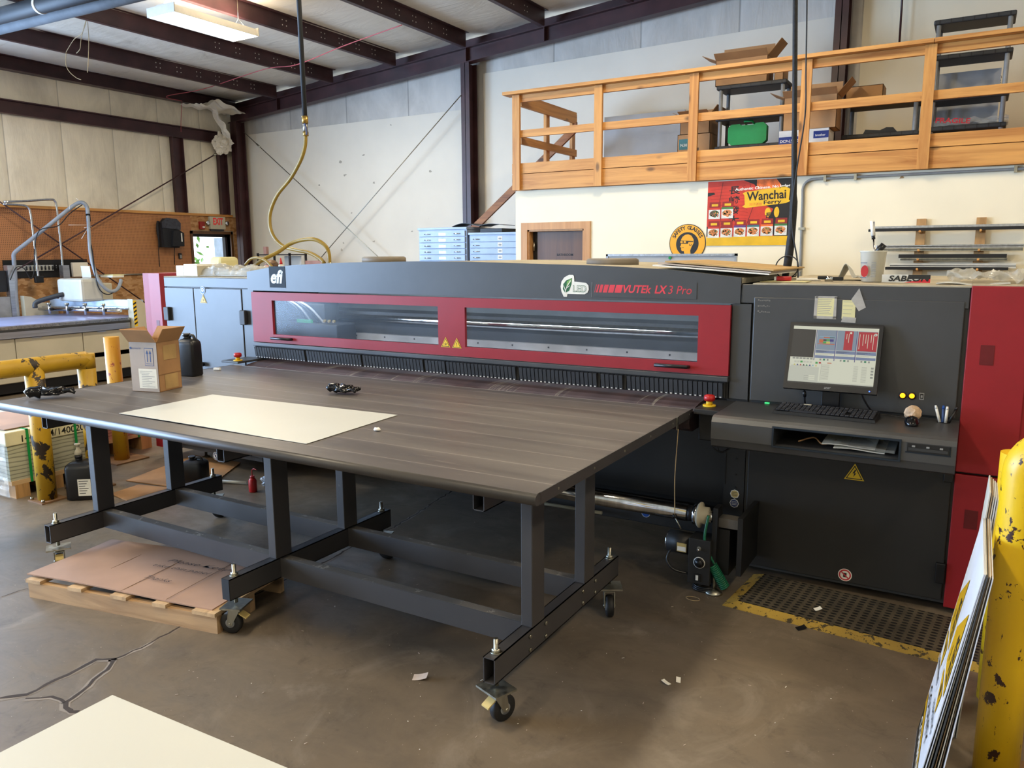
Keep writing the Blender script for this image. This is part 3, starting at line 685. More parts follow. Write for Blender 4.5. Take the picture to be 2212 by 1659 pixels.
# edge strip and the seven rows of brush fingers below the door
P_('door_sill', 'printer_grey', -4.672, -1.086, YP-.03, YP+.01, 1.044, 1.072, b=.004)
M('brush_finger', '#34363a', .5, 0, .1); M('brush_tip', '#c8c8c4', .4)
xs = [-4.665, -4.13, -3.60, -3.07, -2.90, -2.36, -1.82, -1.66, -1.10]
M('brush_gap', '#121213', .7); P_('brush_backing', 'brush_gap', -4.668, -1.09, YP-.004, YP+.006, .952, 1.044)
for a, b_ in zip(xs[:-1], xs[1:]):
    mb = MB(); x = a+.008; 
    while x+.022 < b_-.003:
        mb.hexa([(x, YP-.020, .957), (x+.022, YP-.020, .957), (x+.022, YP-.008, .957), (x, YP-.008, .957), (x, YP-.034, 1.036), (x+.022, YP-.034, 1.036), (x+.022, YP-.008, 1.040), (x, YP-.008, 1.040)], 'brush_finger')
        mb.box(x+.006, x+.016, YP-.0215, YP-.0195, .957, .963, 'brush_tip'); x += .0272
    mb.box(a+.002, b_-.002, YP-.012, YP-.005, .957, 1.043, 'printer_dark'); mb.build('brush_row', None, pr)
# interior: back wall, carriage beam with chrome rail and aluminium profiles, print carriage
M('inner_grey', '#70787f', .5, 0, .1); M('inner_dark', '#2b2e33', .45)
P_('inner_panel', 'inner_grey', -4.68, -1.08, 4.78, 4.80, .96, 1.5)
P_('inner_side', 'inner_dark', -1.10, -1.08, YP+.02, 5.5, .96, 1.45); P_('inner_side', 'inner_dark', -4.69, -4.67, YP+.02, 5.5, .96, 1.45)
P_('carriage_beam', 'inner_dark', -4.67, -1.1, 4.47, 4.72, 1.02, 1.30)
mb = MB(); mb.cyl((-4.67, 4.45, 1.253), (-1.1, 4.45, 1.253), .03, 'chrome', 20); mb.build('chrome_rail', None, pr)
M('profile_grey', '#a9a5a2', .35, .3); M('profile_light', '#d3dae6', .3, .3)
P_('aluminium_profile', 'profile_grey', -4.67, -1.1, 4.43, 4.47, 1.095, 1.14)
P_('aluminium_profile', 'profile_light', -4.67, -1.1, 4.36, 4.47, 1.03, 1.09, b=.004)
mb = MB()
for i in range(14): mb.cyl((-4.5+i*.27, 4.428, 1.122), (-4.5+i*.27, 4.43, 1.122), .006, 'ink', 8); mb.cyl((-4.5+i*.27, 4.358, 1.06), (-4.5+i*.27, 4.36, 1.06), .005, 'ink', 8)
mb.build('profile_screws', None, pr)
ca = MB(); ca.box(-4.62, -3.95, 4.22, 4.42, 1.00, 1.22, 'inner_dark', .01); ca.box(-4.55, -4.15, 4.30, 4.46, 1.22, 1.36, 'printer_black', .01)
for i in range(4): ca.tube([(-4.6+i*.05, 4.35, 1.34), (-4.5+i*.04, 4.25, 1.38), (-4.38+i*.05, 4.24, 1.33), (-4.3+i*.06, 4.3, 1.18)], .009, 'grey_plastic' if i % 2 else 'black_plastic', 6, 4)
ca.box(-4.35, -4.20, 4.215, 4.23, 1.22, 1.245, 'green_case')
for i in range(3): ca.cyl((-4.08+i*.045, 4.219, 1.24), (-4.08+i*.045, 4.235, 1.24), .011, 'copper' if 'copper' in MATS else 'hose_yellow', 10)
ca.build('print_carriage', None, pr)
lst = P_('added_light_strip', 'white_plastic', -4.5, -1.2, YP+.03, YP+.07, 1.425, 1.44)  # unseen strip added under the hood as carrier of the fill light
area('interior_fill_light', (-2.85, YP+.08, 1.42), (math.radians(38), 0, 0), 3.3, .03, 9, (.85, .93, 1.0))  # fill light added to brighten the interior behind the panes
# lower chassis between the cabinets
P_('lower_front_panel', 'printer_dark', -4.67, -1.10, YP+.10, YP+.13, .34, .88)
P_('lower_chassis', 'printer_black', -4.67, -1.10, YP+.13, 5.4, .16, .90)
P_('lower_beam', 'printer_dark', -3.9, -1.05, YP-.02, YP+.08, .19, .31, b=.006)
P_('corner_panel', 'printer_dark', -1.098, -.988, YP+.012, YP+.03, .04, 1.452); P_('corner_slot', 'printer_black', -1.095, -1.088, YP+.009, YP+.013, .48, .66)
P_('corner_panel', 'printer_grey', -1.085, -.988, YP+.002, YP+.012, .955, 1.455)
mb = MB()
for z in (.42, .47, .54, .63): mb.cyl((-1.035, YP+.011, z), (-1.035, YP+.008, z), .005, 'printer_black', 8)
mb.build('panel_holes', None, pr)
def octo(px, py, r, c1, c2, par, y=YP+.009, name='safety_sticker'):
    q = ony(px, py, y); f = Flat((q.x, y, q.z), (1, 0, 0), (0, 0, 1)); f.disc(0, 0, r, 'sticker_white', 1, 8); f.disc(0, 0, r*.84, c1, 2, 8)
    for i in range(3): f.rect(-r*.55, r*(.28-.3*i), r*1.1, r*.1, c2, 3)
    return f.build(name, par)
M('st_gold', '#bfa86a', .5); M('st_navy', '#3b4468', .5); octo(1587, 1067, .025, 'st_gold', 'ink', pr); octo(1586, 1087, .025, 'st_navy', 'sticker_white', pr)
q = ony(1395, 1108, YP-.021); f = Flat((q.x, YP-.021, q.z), (1, 0, 0), (0, 0, 1)); M('st_blue', '#1d4f9c', .45); f.disc(0, 0, .026, 'sticker_white', 1, 20); f.disc(0, 0, .023, 'st_blue', 2, 20); f.rect(-.012, -.004, .024, .010, 'sticker_white', 3); f.build('safety_sticker', pr)
# black bracket under the desk end and cable
P_('end_bracket', 'printer_black', -1.17, -1.05, 3.86, 4.10, .77, .915, b=.006)
P_('end_plate', 'printer_dark', -1.18, -1.05, 3.80, 4.10, .915, .942, b=.003)
mb = MB(); mb.tube([(-1.13, 3.95, .78), (-1.11, 3.93, .72), (-1.06, 3.95, .70), (-1.0, 4.0, .75)], .004, 'black_plastic', 6, 5); mb.tube([(-1.12, 3.98, .78), (-1.08, 3.96, .69), (-1.02, 4.0, .74)], .004, 'black_plastic', 6, 5); mb.build('cable_loop', None, pr)
# belt
bl = MB(); prof = [(YP+1.2, .935), (YP-.02, .935), (YP-.09, .932), (YP-.15, .922), (YP-.20, .905), (YP-.25, .88), (YP-.255, .85), (YP-.24, .82), (YP-.2, .80), (YP+1.2, .80)]
bl.prism([(y, z) for y, z in prof], 0, -4.60, -1.215, 'belt_mesh'); bl.build('transport_belt', None, pr)
# emergency stops
def estop(x, y, z):
    e = MB(); e.cyl((x, y, z), (x, y, z+.008), .033, 'warn_yellow', 18); e.cyl((x, y, z+.008), (x, y, z+.028), .016, 'warn_yellow', 14); e.lathe([(.015, .026), (.026, .030), (.029, .042), (.027, .055), (.018, .060), (0, .061)], (x, y, z), 'red_plastic', 18)
    e.build('emergency_stop', None, pr)
estop(-1.13, 3.90, .942)
P_('end_plate', 'printer_grey', -4.78, -4.60, 3.86, 4.10, .935, .95, b=.003); estop(-4.645, 3.90, .95)
mb = MB()
for x in (-5.42, -5.28): mb.cyl((x, 4.09, .86), (x, 4.05, .86), .018, 'black_plastic', 12)
mb.build('door_knob', None, pr)
# right control cabinet
P_('control_cabinet', 'printer_grey', -.985, XE, YP+.02, 5.7, .04, 1.556)
P_('cabinet_top', 'dust_top', -.985, XE, YP+.0, 5.7, 1.556, 1.563)
P_('cabinet_fascia', 'printer_grey', -1.04, XE-.004, YP+.0, YP+.02, 1.46, 1.556, b=.003)
cdoor = P_('cabinet_door', 'printer_grey', -.975, XE-.02, YP-.004, YP+.018, .955, 1.492, b=.004)
M('tape_scrap', '#77746e', .5)
for i, z in enumerate((1.483-.0, 1.455, 1.425)):
    f = Flat((-.955, YP-.005, z-.012), (1, 0, 0), (0, 0, 1)); rnd = random.Random(i)
    for k in range(7): f.rect(k*.009, rnd.uniform(0, .004), .007, rnd.uniform(.003, .009), 'tape_scrap', 1)
    f.build('tape_remains', cdoor)
def led(px, py, par):
    q = ony(px, py, YP-.004); mb = MB(); mb.lathe([(.018, 0), (.018, .004), (.013, .006)], (q.x, YP-.004, q.z), 'printer_black', 18, (0, -1, 0)); mb.lathe([(.012, .004), (.011, .010), (.006, .013)], (q.x, YP-.004, q.z), 'led_orange', 16, (0, -1, 0)); mb.build('indicator_lamp', None, par)
led(1950, 854, cdoor); led(1970, 855, cdoor)
q = ony(1991, 856, YP-.005); f = Flat((q.x-.010, YP-.005, q.z-.016), (1, 0, 0), (0, 0, 1)); f.rect(0, 0, .02, .032, 'grey_plastic', 1); f.rect(.003, .004, .014, .024, 'printer_black', 2); f.rect(.006, .009, .008, .012, 'grey_plastic', 3); f.build('key_switch', cdoor)
ldoor = P_('lower_door', 'printer_dark', -.968, XE-.012, YP-.004, YP+.018, .06, .80, b=.004)
hb = MB()
for z in (.70, .20): hb.box(-.062, -.022, YP-.022, YP-.002, z-.05, z+.05, 'black_plastic', .004)
hb.build('hinge', None, ldoor)
warn(1846, 1021, .075, 'bolt', ldoor, YP-.005)
q = ony(1846, 1003, YP-.006); mb = MB(); mb.cyl((q.x, YP-.004, q.z+.012), (q.x, YP-.012, q.z+.012), .008, 'printer_black', 12); mb.build('door_lock', None, ldoor)
q = ony(1825, 1242, YP-.006); f = Flat((q.x, YP-.005, q.z), (1, 0, 0), (0, 0, 1)); M('st_red', '#b8343a', .45)
f.disc(0, 0, .033, 'sticker_white', 1); f.disc(0, 0, .029, 'st_red', 2); f.disc(0, 0, .022, 'sticker_white', 3); f.rect(-.008, -.012, .016, .024, 'ink', 4); f.line([(-.02, .018), (.02, -.018)], .006, 'st_red', 5); f.build('prohibition_sticker', ldoor)
q = ony(466, 985, YP-.004); f = Flat((q.x, YP-.004, q.z), (1, 0, 0), (0, 0, 1)); f.disc(0, 0, .033, 'sticker_white', 1); f.disc(0, 0, .030, 'st_navy', 2); f.disc(0, 0, .021, 'sticker_white', 3); f.rect(-.008, -.012, .016, .024, 'st_navy', 4); f.line([(-.02, .018), (.02, -.018)], .006, 'st_navy', 5); f.build('prohibition_sticker', dr_)
q = ony(437.5, 627, YP-.004); f = Flat((q.x, YP-.004, q.z), (1, 0, 0), (0, 0, 1)); f.disc(0, 0, .030, 'sticker_white', 1); f.disc(0, 0, .027, 'st_blue', 2); f.disc(0, .003, .015, 'sticker_white', 3); f.rect(-.011, .0, .022, .007, 'st_blue', 4); f.build('goggles_sticker', dr_)
warn(439.5, 646, .062, 'o', dr_, YP-.003)
# desk shelf in front of the control cabinet
DY, DT = 3.65, .945
dk = MB()
rec = (-.752, -.231, .836, .918)   # opening
slot = (-.20, -.042, .878, .915)
dk.prism([(4.10, DT), (3.69, DT), (3.664, .938), (3.651, .918), (4.10, .918)], 0, XD, XE, 'printer_grey')
dk.prism([(4.10, .836), (DY+.002, .836), (DY+.012, .80), (DY+.03, .79), (4.10, .74)], 0, XD, XE, 'printer_grey')
for a, b_ in ((XD, rec[0]), (rec[1], XE)): dk.box(a, b_, DY, 4.09, .836, .918, 'printer_grey')
dk.box(rec[0], rec[1], 4.0, 4.09, .836, .918, 'printer_black')
desk = dk.build('desk_shelf', None, pr)
rm = MB(); e = .008
rm.box(rec[0]-e, rec[1]+e, DY-.006, DY+.004, rec[3], rec[3]+e); rm.box(rec[0]-e, rec[1]+e, DY-.006, DY+.004, rec[2]-e, rec[2]); rm.box(rec[0]-e, rec[0], DY-.006, DY+.004, rec[2], rec[3]); rm.box(rec[1], rec[1]+e, DY-.006, DY+.004, rec[2], rec[3])
rm.build('opening_rim', 'plate_grey', desk)
sl = MB(); sl.box(*slot[:2], DY-.004, DY+.002, slot[2], slot[3], 'printer_black'); sl.box(slot[0]-.006, slot[1]+.006, DY-.002, DY+.001, slot[2]-.006, slot[2], 'plate_grey'); sl.box(slot[1], slot[1]+.005, DY-.002, DY+.001, slot[2], slot[3], 'plate_grey')
sl.box(slot[0]+.005, slot[1]-.005, DY-.006, DY-.003, slot[2]+.006, slot[2]+.018, 'dark_grey_plastic')
for k in (.018, .072, .122): sl.box(slot[0]+k, slot[0]+k+.012, DY-.0065, DY-.004, slot[2]+.022, slot[2]+.029, 'grey_plastic')
sl.build('disc_drive', None, desk)
# red right end, upper and lower doors with recessed grips
r1 = MB(); r1.box(XE, .22, YP-.004, YP+.03, .703, 1.563, 'printer_red', .004); r1.box(.22, XF, YP+.004, YP+.03, .703, 1.563, 'printer_red'); r1 = r1.build('end_door', None, pr)
r2 = MB(); r2.box(XE, XF, YP-.004, YP+.03, .03, .692, 'printer_red', .004); r2 = r2.build('end_door', None, pr)
q = ony(2132, 767, YP); P_('grip_recess', 'printer_red_dark', q.x-.027, q.x+.027, YP-.006, YP, q.z-.045, q.z+.045, par=r1)
q = ony(2097, 1122, YP); P_('grip_recess', 'printer_red_dark', q.x-.027, q.x+.027, YP-.006, YP, q.z-.045, q.z+.045, par=r2)
P_('end_cabinet', 'printer_dark', XE, XF, YP+.03, 5.7, .03, 1.556); P_('cabinet_top', 'dust_top', XE, XF, YP+.03, 5.7, 1.556, 1.567)
for x, y in ((-.93, 4.3), (-.1, 4.3), (.8, 4.3), (.8, 5.5), (-.93, 5.5), (-5.6, 4.3), (-4.8, 4.3), (-5.6, 5.5), (-4.8, 5.5), (-1.07, 4.16), (-4.62, 4.16)):
    mb = MB(); h = .16 if x < -1 else .05; mb.lathe([(.045, 0), (.045, .008), (.018, .02), (.012, .022), (.012, h)], (x, y, 0), 'zinc', 16); mb.build('levelling_foot', None, pr)
# media winder on the printer: chrome core, chuck, arm, motor with control box
wd = thing('media_winder', 'chrome media winding shaft with motor and black control box at the printer foot', 'winder', (-1.1, 3.8, 0))
yw = 3.80; a = ony(1495, 1109, yw)
zc = a.z
mb = MB(); mb.cyl((-4.1, yw, zc+.018), (a.x-.02, yw, zc), .044, 'chrome', 24); mb.build('winding_core', None, wd)
mb = MB(); pa_ = ony(914, 1045, 3.99); pb2 = ony(1300, 1108, 3.99); mb.cyl(pa_, pb2, .010, 'ply_grey', 16); mb.build('spare_core', None, wd)
mb = MB(); mb.cyl((a.x-.02, yw, zc), (a.x+.015, yw, zc), .041, 'printer_black', 20); mb.cyl((a.x+.015, yw, zc), (a.x+.035, yw, zc), .055, 'chrome', 24); mb.build('end_chuck', None, wd)
mb = MB(); mb.lathe([(.06, 0), (.066, .006), (.066, .014), (.045, .018), (.045, .05), (.03, .052), (.03, .07)], (a.x+.035, yw, zc), 'cream_panel', 24, (1, 0, 0)); mb.build('flange', None, wd)
mb = MB(); mb.cyl((a.x+.085, yw, zc), (a.x+.12, yw, zc), .03, 'chrome', 20); mb.prism([(yw-.04, zc+.06), (yw+.04, zc+.06), (yw+.06, zc-.28), (yw-.06, zc-.28)], 0, a.x+.12, a.x+.145, 'printer_black'); mb.build('bearing_arm', None, wd)
P_w = lambda n, mt_, *q, b=0.0: bx(n, mt_, wd, *q, b=b)
M('tube_grey', '#4b4844', .5)
P_w('cross_tube', 'tube_grey', a.x+.145, -.905, yw-.02, yw+.05, .352, .40); P_w('end_block', 'printer_black', -.925, -.90, yw-.04, 4.09, .12, .42)
P_w('base_post', 'printer_black', a.x+.13, a.x+.20, yw-.01, yw+.16, .10, .34)
P_w('control_box', 'printer_dark', -1.158, -1.045, 3.72, 3.84, .052, .29, b=.003)
mb = MB(); mb.cyl((-1.285, 3.80, .228), (-1.158, 3.80, .228), .058, 'printer_dark', 24); mb.cyl((-1.292, 3.80, .228), (-1.285, 3.80, .228), .052, 'chrome', 24); mb.box(-1.225, -1.175, 3.738, 3.745, .20, .245, 'st_gold'); mb.box(-1.222, -1.178, 3.737, 3.745, .205, .228, 'white_plastic'); mb.build('gear_motor', None, wd)
mb = MB(); mb.lathe([(.03, 0), (.03, .002)], (-1.10, 3.72, .168), 'white_ink', 20, (0, -1, 0)); mb.lathe([(.027, .002), (.027, .003)], (-1.10, 3.72, .168), 'printer_dark', 20, (0, -1, 0)); mb.lathe([(.021, .002), (.019, .016)], (-1.10, 3.72, .168), 'black_plastic', 20, (0, -1, 0)); mb.build('speed_knob', None, wd)
mb = MB(); mb.cyl((-1.103, 3.72, .243), (-1.103, 3.70, .238), .005, 'chrome', 10); mb.cyl((-1.103, 3.72, .243), (-1.103, 3.717, .243), .011, 'zinc', 12); mb.build('toggle_switch', None, wd)
mb = MB(); mb.box(-1.125, -1.090, 3.715, 3.72, .068, .108, 'printer_black'); mb.box(-1.114, -1.101, 3.712, 3.715, .075, .101, 'white_plastic'); mb.build('rocker_switch', None, wd)
mb = MB(); mb.tube([(-1.26, 3.74, .20), (-1.27, 3.72, .15), (-1.23, 3.71, .11), (-1.158, 3.74, .09)], .006, 'black_plastic', 8, 6); mb.build('motor_cable', None, wd)
mb = MB(); mb.cyl((-1.035, 3.77, .022), (-1.035, 3.77, .13), .010, 'zinc', 12); mb.lathe([(.045, 0), (.043, .01), (.018, .024), (.01, .026)], (-1.035, 3.77, 0), 'zinc', 20); mb.build('levelling_foot', None, wd)
hose = MB(); pts = [(a.x+.10, yw-.05, zc+.02), (a.x+.09, yw-.07, zc-.10), (a.x+.12, yw-.06, zc-.19), (a.x+.145, yw-.05, zc-.235)]; hose.tube(pts, .007, 'green_tube', 8, 8)
c0 = Vector((a.x+.125, yw-.05, .16)); c1 = Vector((a.x+.19, yw-.03, .045)); ax = (c1-c0).normalized(); u_ = ax.orthogonal().normalized(); v_ = ax.cross(u_); hx = []
for i in range(14*12+1):
    t = 2*math.pi*i/12; hx.append(c0.lerp(c1, i/(14*12)) + (u_*math.cos(t)+v_*math.sin(t))*.022)
hose.tube(hx, .0052, 'green_tube', 6); hose.build('coiled_air_hose', None, wd)
# ================================================================== extension table
TZ = .93; TX0, TX1, TY0, TY1 = -4.62, -1.205, 2.20, 3.835
tb = thing('extension_table', 'large dark steel-framed feed table with brown-grey laminate top on castors', 'table', (-2.9, 2.9, 0))
MB().box(TX0, TX1, TY0, TY1, TZ-.022, TZ, 'table_laminate').build('table_top', None, tb)
bx('side_rail', 'frame_paint', tb, TX1, TX1+.004, TY0+.02, TY1+.02, TZ-.042, TZ+.001); bx('side_rail', 'frame_paint', tb, TX0-.004, TX0, TY0+.02, TY1, TZ-.042, TZ+.001)
mb = MB(); mb.cyl((TX0-.004, TY0+.002, TZ-.021), (TX1+.004, TY0+.002, TZ-.021), .021, 'frame_paint', 20); mb.build('front_edge_tube', None, tb)
M('edge_strip', '#a39c92', .35, .4); bx('rear_edge_strip', 'edge_strip', tb, TX0, TX1, TY1, TY1+.004, TZ-.012, TZ+.0008)
mb = MB()
for y in (2.35, 2.65, 2.95, 3.25, 3.55, 3.8): mb.cyl((TX1+.004, y, TZ-.02), (TX1+.006, y, TZ-.02), .005, 'zinc', 10)
mb.build('rail_screws', None, tb)
TB = .28
def htube(mb, x0, x1, y0, y1, z0, z1, m='frame_paint', t=.004):   # open ended box tube running in y
    mb.box(x0, x1, y0, y1, z0, z0+t, m); mb.box(x0, x1, y0, y1, z1-t, z1, m); mb.box(x0, x0+t, y0, y1, z0, z1, m); mb.box(x1-t, x1, y0, y1, z0, z1, m)
for i, xo in enumerate((-4.262, -2.835, -1.434)):
    x0, x1 = xo, xo+.05
    mb = MB(); htube(mb, x0, x1, 2.212, 3.345, TB-.1, TB)
    if i == 1: mb.box(x0+.001, x1-.001, 2.209, 2.214, TB-.099, TB-.001, 'printer_black')
    mb.build('foot_beam', None, tb)
    for y in (2.49, 2.965):
        bx('leg', 'frame_paint', tb, x0, x1, y, y+.1, TB, TZ-.042, b=.003)
    q = ony((1050, 476, 87)[2-i] if 0 else (87, 476, 1050)[i], 1068 if i == 2 else (900, 965)[i], 2.32)
    xc = x0-.10
    mb = MB(); htube(mb, xc, xc+.05, 2.31, 3.75, TZ-.142, TZ-.042); mb.build('top_crossbeam', None, tb)
    for y in (2.262, 3.295):
        mb = MB(); mb.cyl((x0+.025, y, TB-.13), (x0+.025, y, TB+.055), .009, 'zinc', 12); mb.lathe([(.017, 0), (.017, .012), (.0, .012)], (x0+.025, y, TB+.003), 'zinc', 6); mb.cyl((x0+.025, y, TB), (x0+.025, y, TB+.003), .021, 'zinc', 16)
        mb.build('stud_bolt', None, tb)
for (xa, xb) in ((-4.212, -2.835), (-2.785, -1.434)):
    for y in (2.515, 2.99):
        mb = MB(); mb.box(xa, xb, y, y+.05, TB-.1, TB-.001, 'frame_paint'); mb.box(xa+.02, xb-.01, y+.003, y+.047, TB-.001, TB, 'frame_dust'); mb.build('stretcher', None, tb)
mb = MB()
for y in (2.47, 2.60, 2.945, 3.075):
    for z in (.20, .255): mb.cyl((-1.384, y, z), (-1.378, y, z), .008, 'zinc', 10); mb.cyl((-2.838, y, z), (-2.842, y, z), .008, 'zinc', 10)
mb.build('frame_bolts', None, tb)
bx('crossbeam_back', 'frame_paint', tb, -4.4, -1.5, 3.70, 3.75, TZ-.142, TZ-.042)
def caster(x, y, rot):
    c_ = math.cos(rot); s_ = math.sin(rot); R = lambda a, b_, z: (x+a*c_-b_*s_, y+a*s_+b_*c_, z)

    # mounting plate is the part, wheel, fork and pedal are its sub-parts
    mb = MB(); mb.hexa([R(-.05, -.06, .135), R(.05, -.06, .135), R(.05, .06, .135), R(-.05, .06, .135), R(-.05, -.06, .143), R(.05, -.06, .143), R(.05, .06, .143), R(-.05, .06, .143)], 'zinc'); mb.cyl((x, y, .118), (x, y, .136), .026, 'zinc', 16)
    pl = mb.build('castor', None, tb)
    ox = .028
    mb = MB()
    for s__ in (-1, 1): mb.prism([(0, 0)]*3, 0, 0, 0) if False else mb.hexa([R(-.028, s__*.024-.002, .122), R(.028, s__*.024-.002, .122), R(.028, s__*.024+.002, .122), R(-.028, s__*.024+.002, .122), R(ox-.012, s__*.024-.002, .045), R(ox+.012, s__*.024-.002, .045), R(ox+.012, s__*.024+.002, .045), R(ox-.012, s__*.024+.002, .045)], 'zinc')
    mb.hexa([R(-.03, -.026, .118), R(.03, -.026, .118), R(.03, .026, .118), R(-.03, .026, .118), R(-.03, -.026, .123), R(.03, -.026, .123), R(.03, .026, .123), R(-.03, .026, .123)], 'zinc')
    mb.cyl(R(ox, -.03, .052), R(ox, .03, .052), .006, 'zinc', 10); mb.build('fork', None, pl)
    mb = MB(); dv = Vector(R(0, 1, 0))-Vector(R(0, 0, 0)); mb.lathe([(.02, -.016), (.047, -.017), (.052, -.011), (.052, .011), (.047, .017), (.02, .016)], R(ox, 0, .052), 'rubber', 26, dv); mb.lathe([(.022, -.019), (.022, .019)], R(ox, 0, .052), 'grey_plastic', 16, dv); mb.build('wheel', None, pl)
    mb = MB(); mb.hexa([R(-.055, -.02, .080), R(-.02, -.02, .10), R(-.02, .02, .10), R(-.055, .02, .080), R(-.055, -.02, .086), R(-.02, -.02, .106), R(-.02, .02, .106), R(-.055, .02, .086)], 'st_gold'); mb.build('brake_pedal', None, pl)
for x, y, rt in ((-1.409, 2.262, math.radians(70)), (-1.409, 3.295, math.radians(-60)), (-2.81, 2.262, math.radians(200)), (-2.81, 3.295, math.radians(20)), (-4.237, 2.262, math.radians(150)), (-4.237, 3.295, math.radians(40))): caster(x, y, rt)
# clip with a pull string hanging from the table's right edge
ps = thing('pull_string', 'thin cord with metal clip hanging from the right edge of the table', 'cord', (TX1, 3.70, .35))
yy = onx(1464, 900, TX1+.008).y
mb = MB(); mb.box(TX1+.0065, TX1+.010, yy-.012, yy+.012, TZ-.06, TZ+.004, 'zinc'); mb.cyl((TX1+.010, yy, TZ-.028), (TX1+.012, yy, TZ-.028), .006, 'ink', 10); mb.build('clip', None, ps)
mb = MB(); mb.tube([(TX1+.012, yy, TZ-.058), (TX1+.010, yy-.004, .80), (TX1+.004, yy-.006, .62), (TX1+.008, yy, .44)], .0025, 'wire_tan', 6, 5); mb.build('cord', None, ps)
mb = MB(); mb.cyl((TX1+.008, yy, .44), (TX1+.008, yy, .425), .011, 'printer_black', 8); mb.cyl((TX1+.008, yy, .43), (TX1+.045, yy-.01, .375), .0035, 'zinc', 8); mb.build('toggle', None, ps)
# ================================================================== things on and around the table
def rbox(mb, c, ang, w, d, z0, z1, m, bev=0):    # box with one base corner at c, rotated about z
    t = MB().box(0, w, 0, d, z0, z1, m, bev); R = Matrix.Rotation(ang, 4, 'Z'); o = Vector((c[0], c[1], 0))
    mb.add([R @ Vector(p) + o for p in t.v], t.f, m); return mb
sh = MB(); sh.sheet((-3.676, 2.326, TZ+.002), (1.295, 0, 0), (-.04, .60, 0), .0015, 'white_sheet', 16, 8, lambda i, j: .004*max(0, math.sin(3.1*i+.6))*(1-j))
for k in range(len(sh.v)):
    x, y, z = sh.v[k]; sh.v[k] = (x, y+.06*((x+3.7)/1.3)*((y-2.326)/.6), z)
tag(sh.build('white_sheet'), 'blank cream white sheet lying flat on the table top', 'sheet')
# open carton
bxx = thing('cardboard_box', 'brown carton with open flaps and blue arrows standing on the table', 'box', (-4.15, 2.9, TZ))
a0 = math.atan2(.048, .186); W1 = .192; H1 = .295; c0 = (-4.242, 2.783)
RR = Matrix.Rotation(a0, 4, 'Z'); OO = Vector((c0[0], c0[1], TZ))
def L_(p): return RR @ Vector(p) + OO
mb = MB(); t = .004
for a in ((0, W1, 0, t), (0, W1, W1-t, W1), (0, t, 0, W1), (W1-t, W1, 0, W1)): mb.add([L_(p) for p in MB().box(a[0], a[1], a[2], a[3], 0.001, H1).v], MB().box(0, 1, 0, 1, 0, 1).f, 'cardboard')
mb.add([L_(p) for p in MB().box(0, W1, 0, W1, 0.001, .005).v], MB().box(0, 1, 0, 1, 0, 1).f, 'cardboard'); carton = mb.build('carton', None, bxx)
def flap(p, u, v):
    mb = MB(); P, U, V = Vector(p), Vector(u), Vector(v); n = U.cross(V).normalized()*.0035
    mb.hexa([L_(q) for q in (P, P+U, P+U+V*.97, P+V*.97, P+n, P+U+n, P+U+V*.97+n, P+V*.97+n)], 'cardboard'); mb.build('flap', None, bxx)
flap((0, 0, H1), (W1, 0, 0), (-.01, -.055, .078)); flap((W1, 0, H1), (0, W1, 0), (.05, 0, .08)); flap((0, W1, H1), (W1, 0, 0), (0, .06, .07)); flap((0, 0, H1), (0, W1, 0), (-.05, 0, .07))
un = (RR @ Vector((1, 0, 0)))
f = Flat(L_((0, -.0008, 0)), un, (0, 0, 1)); M('box_label_side', '#a79c93', .7, 0, .05); f.rect(.001, .003, W1-.002, H1-.006, 'box_label_side', 0)
f.rect(.105, .155, .062, .105, 'ink_blue', 1); f.rect(.108, .158, .056, .099, 'box_label_side', 2); f.rect(.114, .166, .044, .003, 'ink_blue', 3)
for x in (.122, .143): f.rect(x, .178, .006, .05, 'ink_blue', 3); f.poly([(x-.006, .226), (x+.012, .226), (x+.003, .248)], 'ink_blue', 3)
f.text('electronics for', .01, .252, .075, .012, 'ink_blue', 3); f.disc(.012, .258, .007, 'ink_blue', 3)
f.rect(.055, .022, .125, .115, 'paper', 2)
for i in range(10): f.rect(.075 if i > 1 else .062, .125-.010*i-.004, .09-.02*((i*7) % 3), .0022, 'grey_plastic', 3)
f.build('printed_face', carton)
vn = (RR @ Vector((0, 1, 0))); f = Flat(L_((W1+.0008, 0, 0)), vn, (0, 0, 1)); M('box_tan', '#b3935f', .7)
f.rect(.05, .185, .11, .085, 'box_tan', 1); f.rect(.05, .012, .11, .085, 'box_tan', 1); f.rect(0, .10, W1, .003, 'cardboard_dark', 1); f.build('tape_patch', carton)
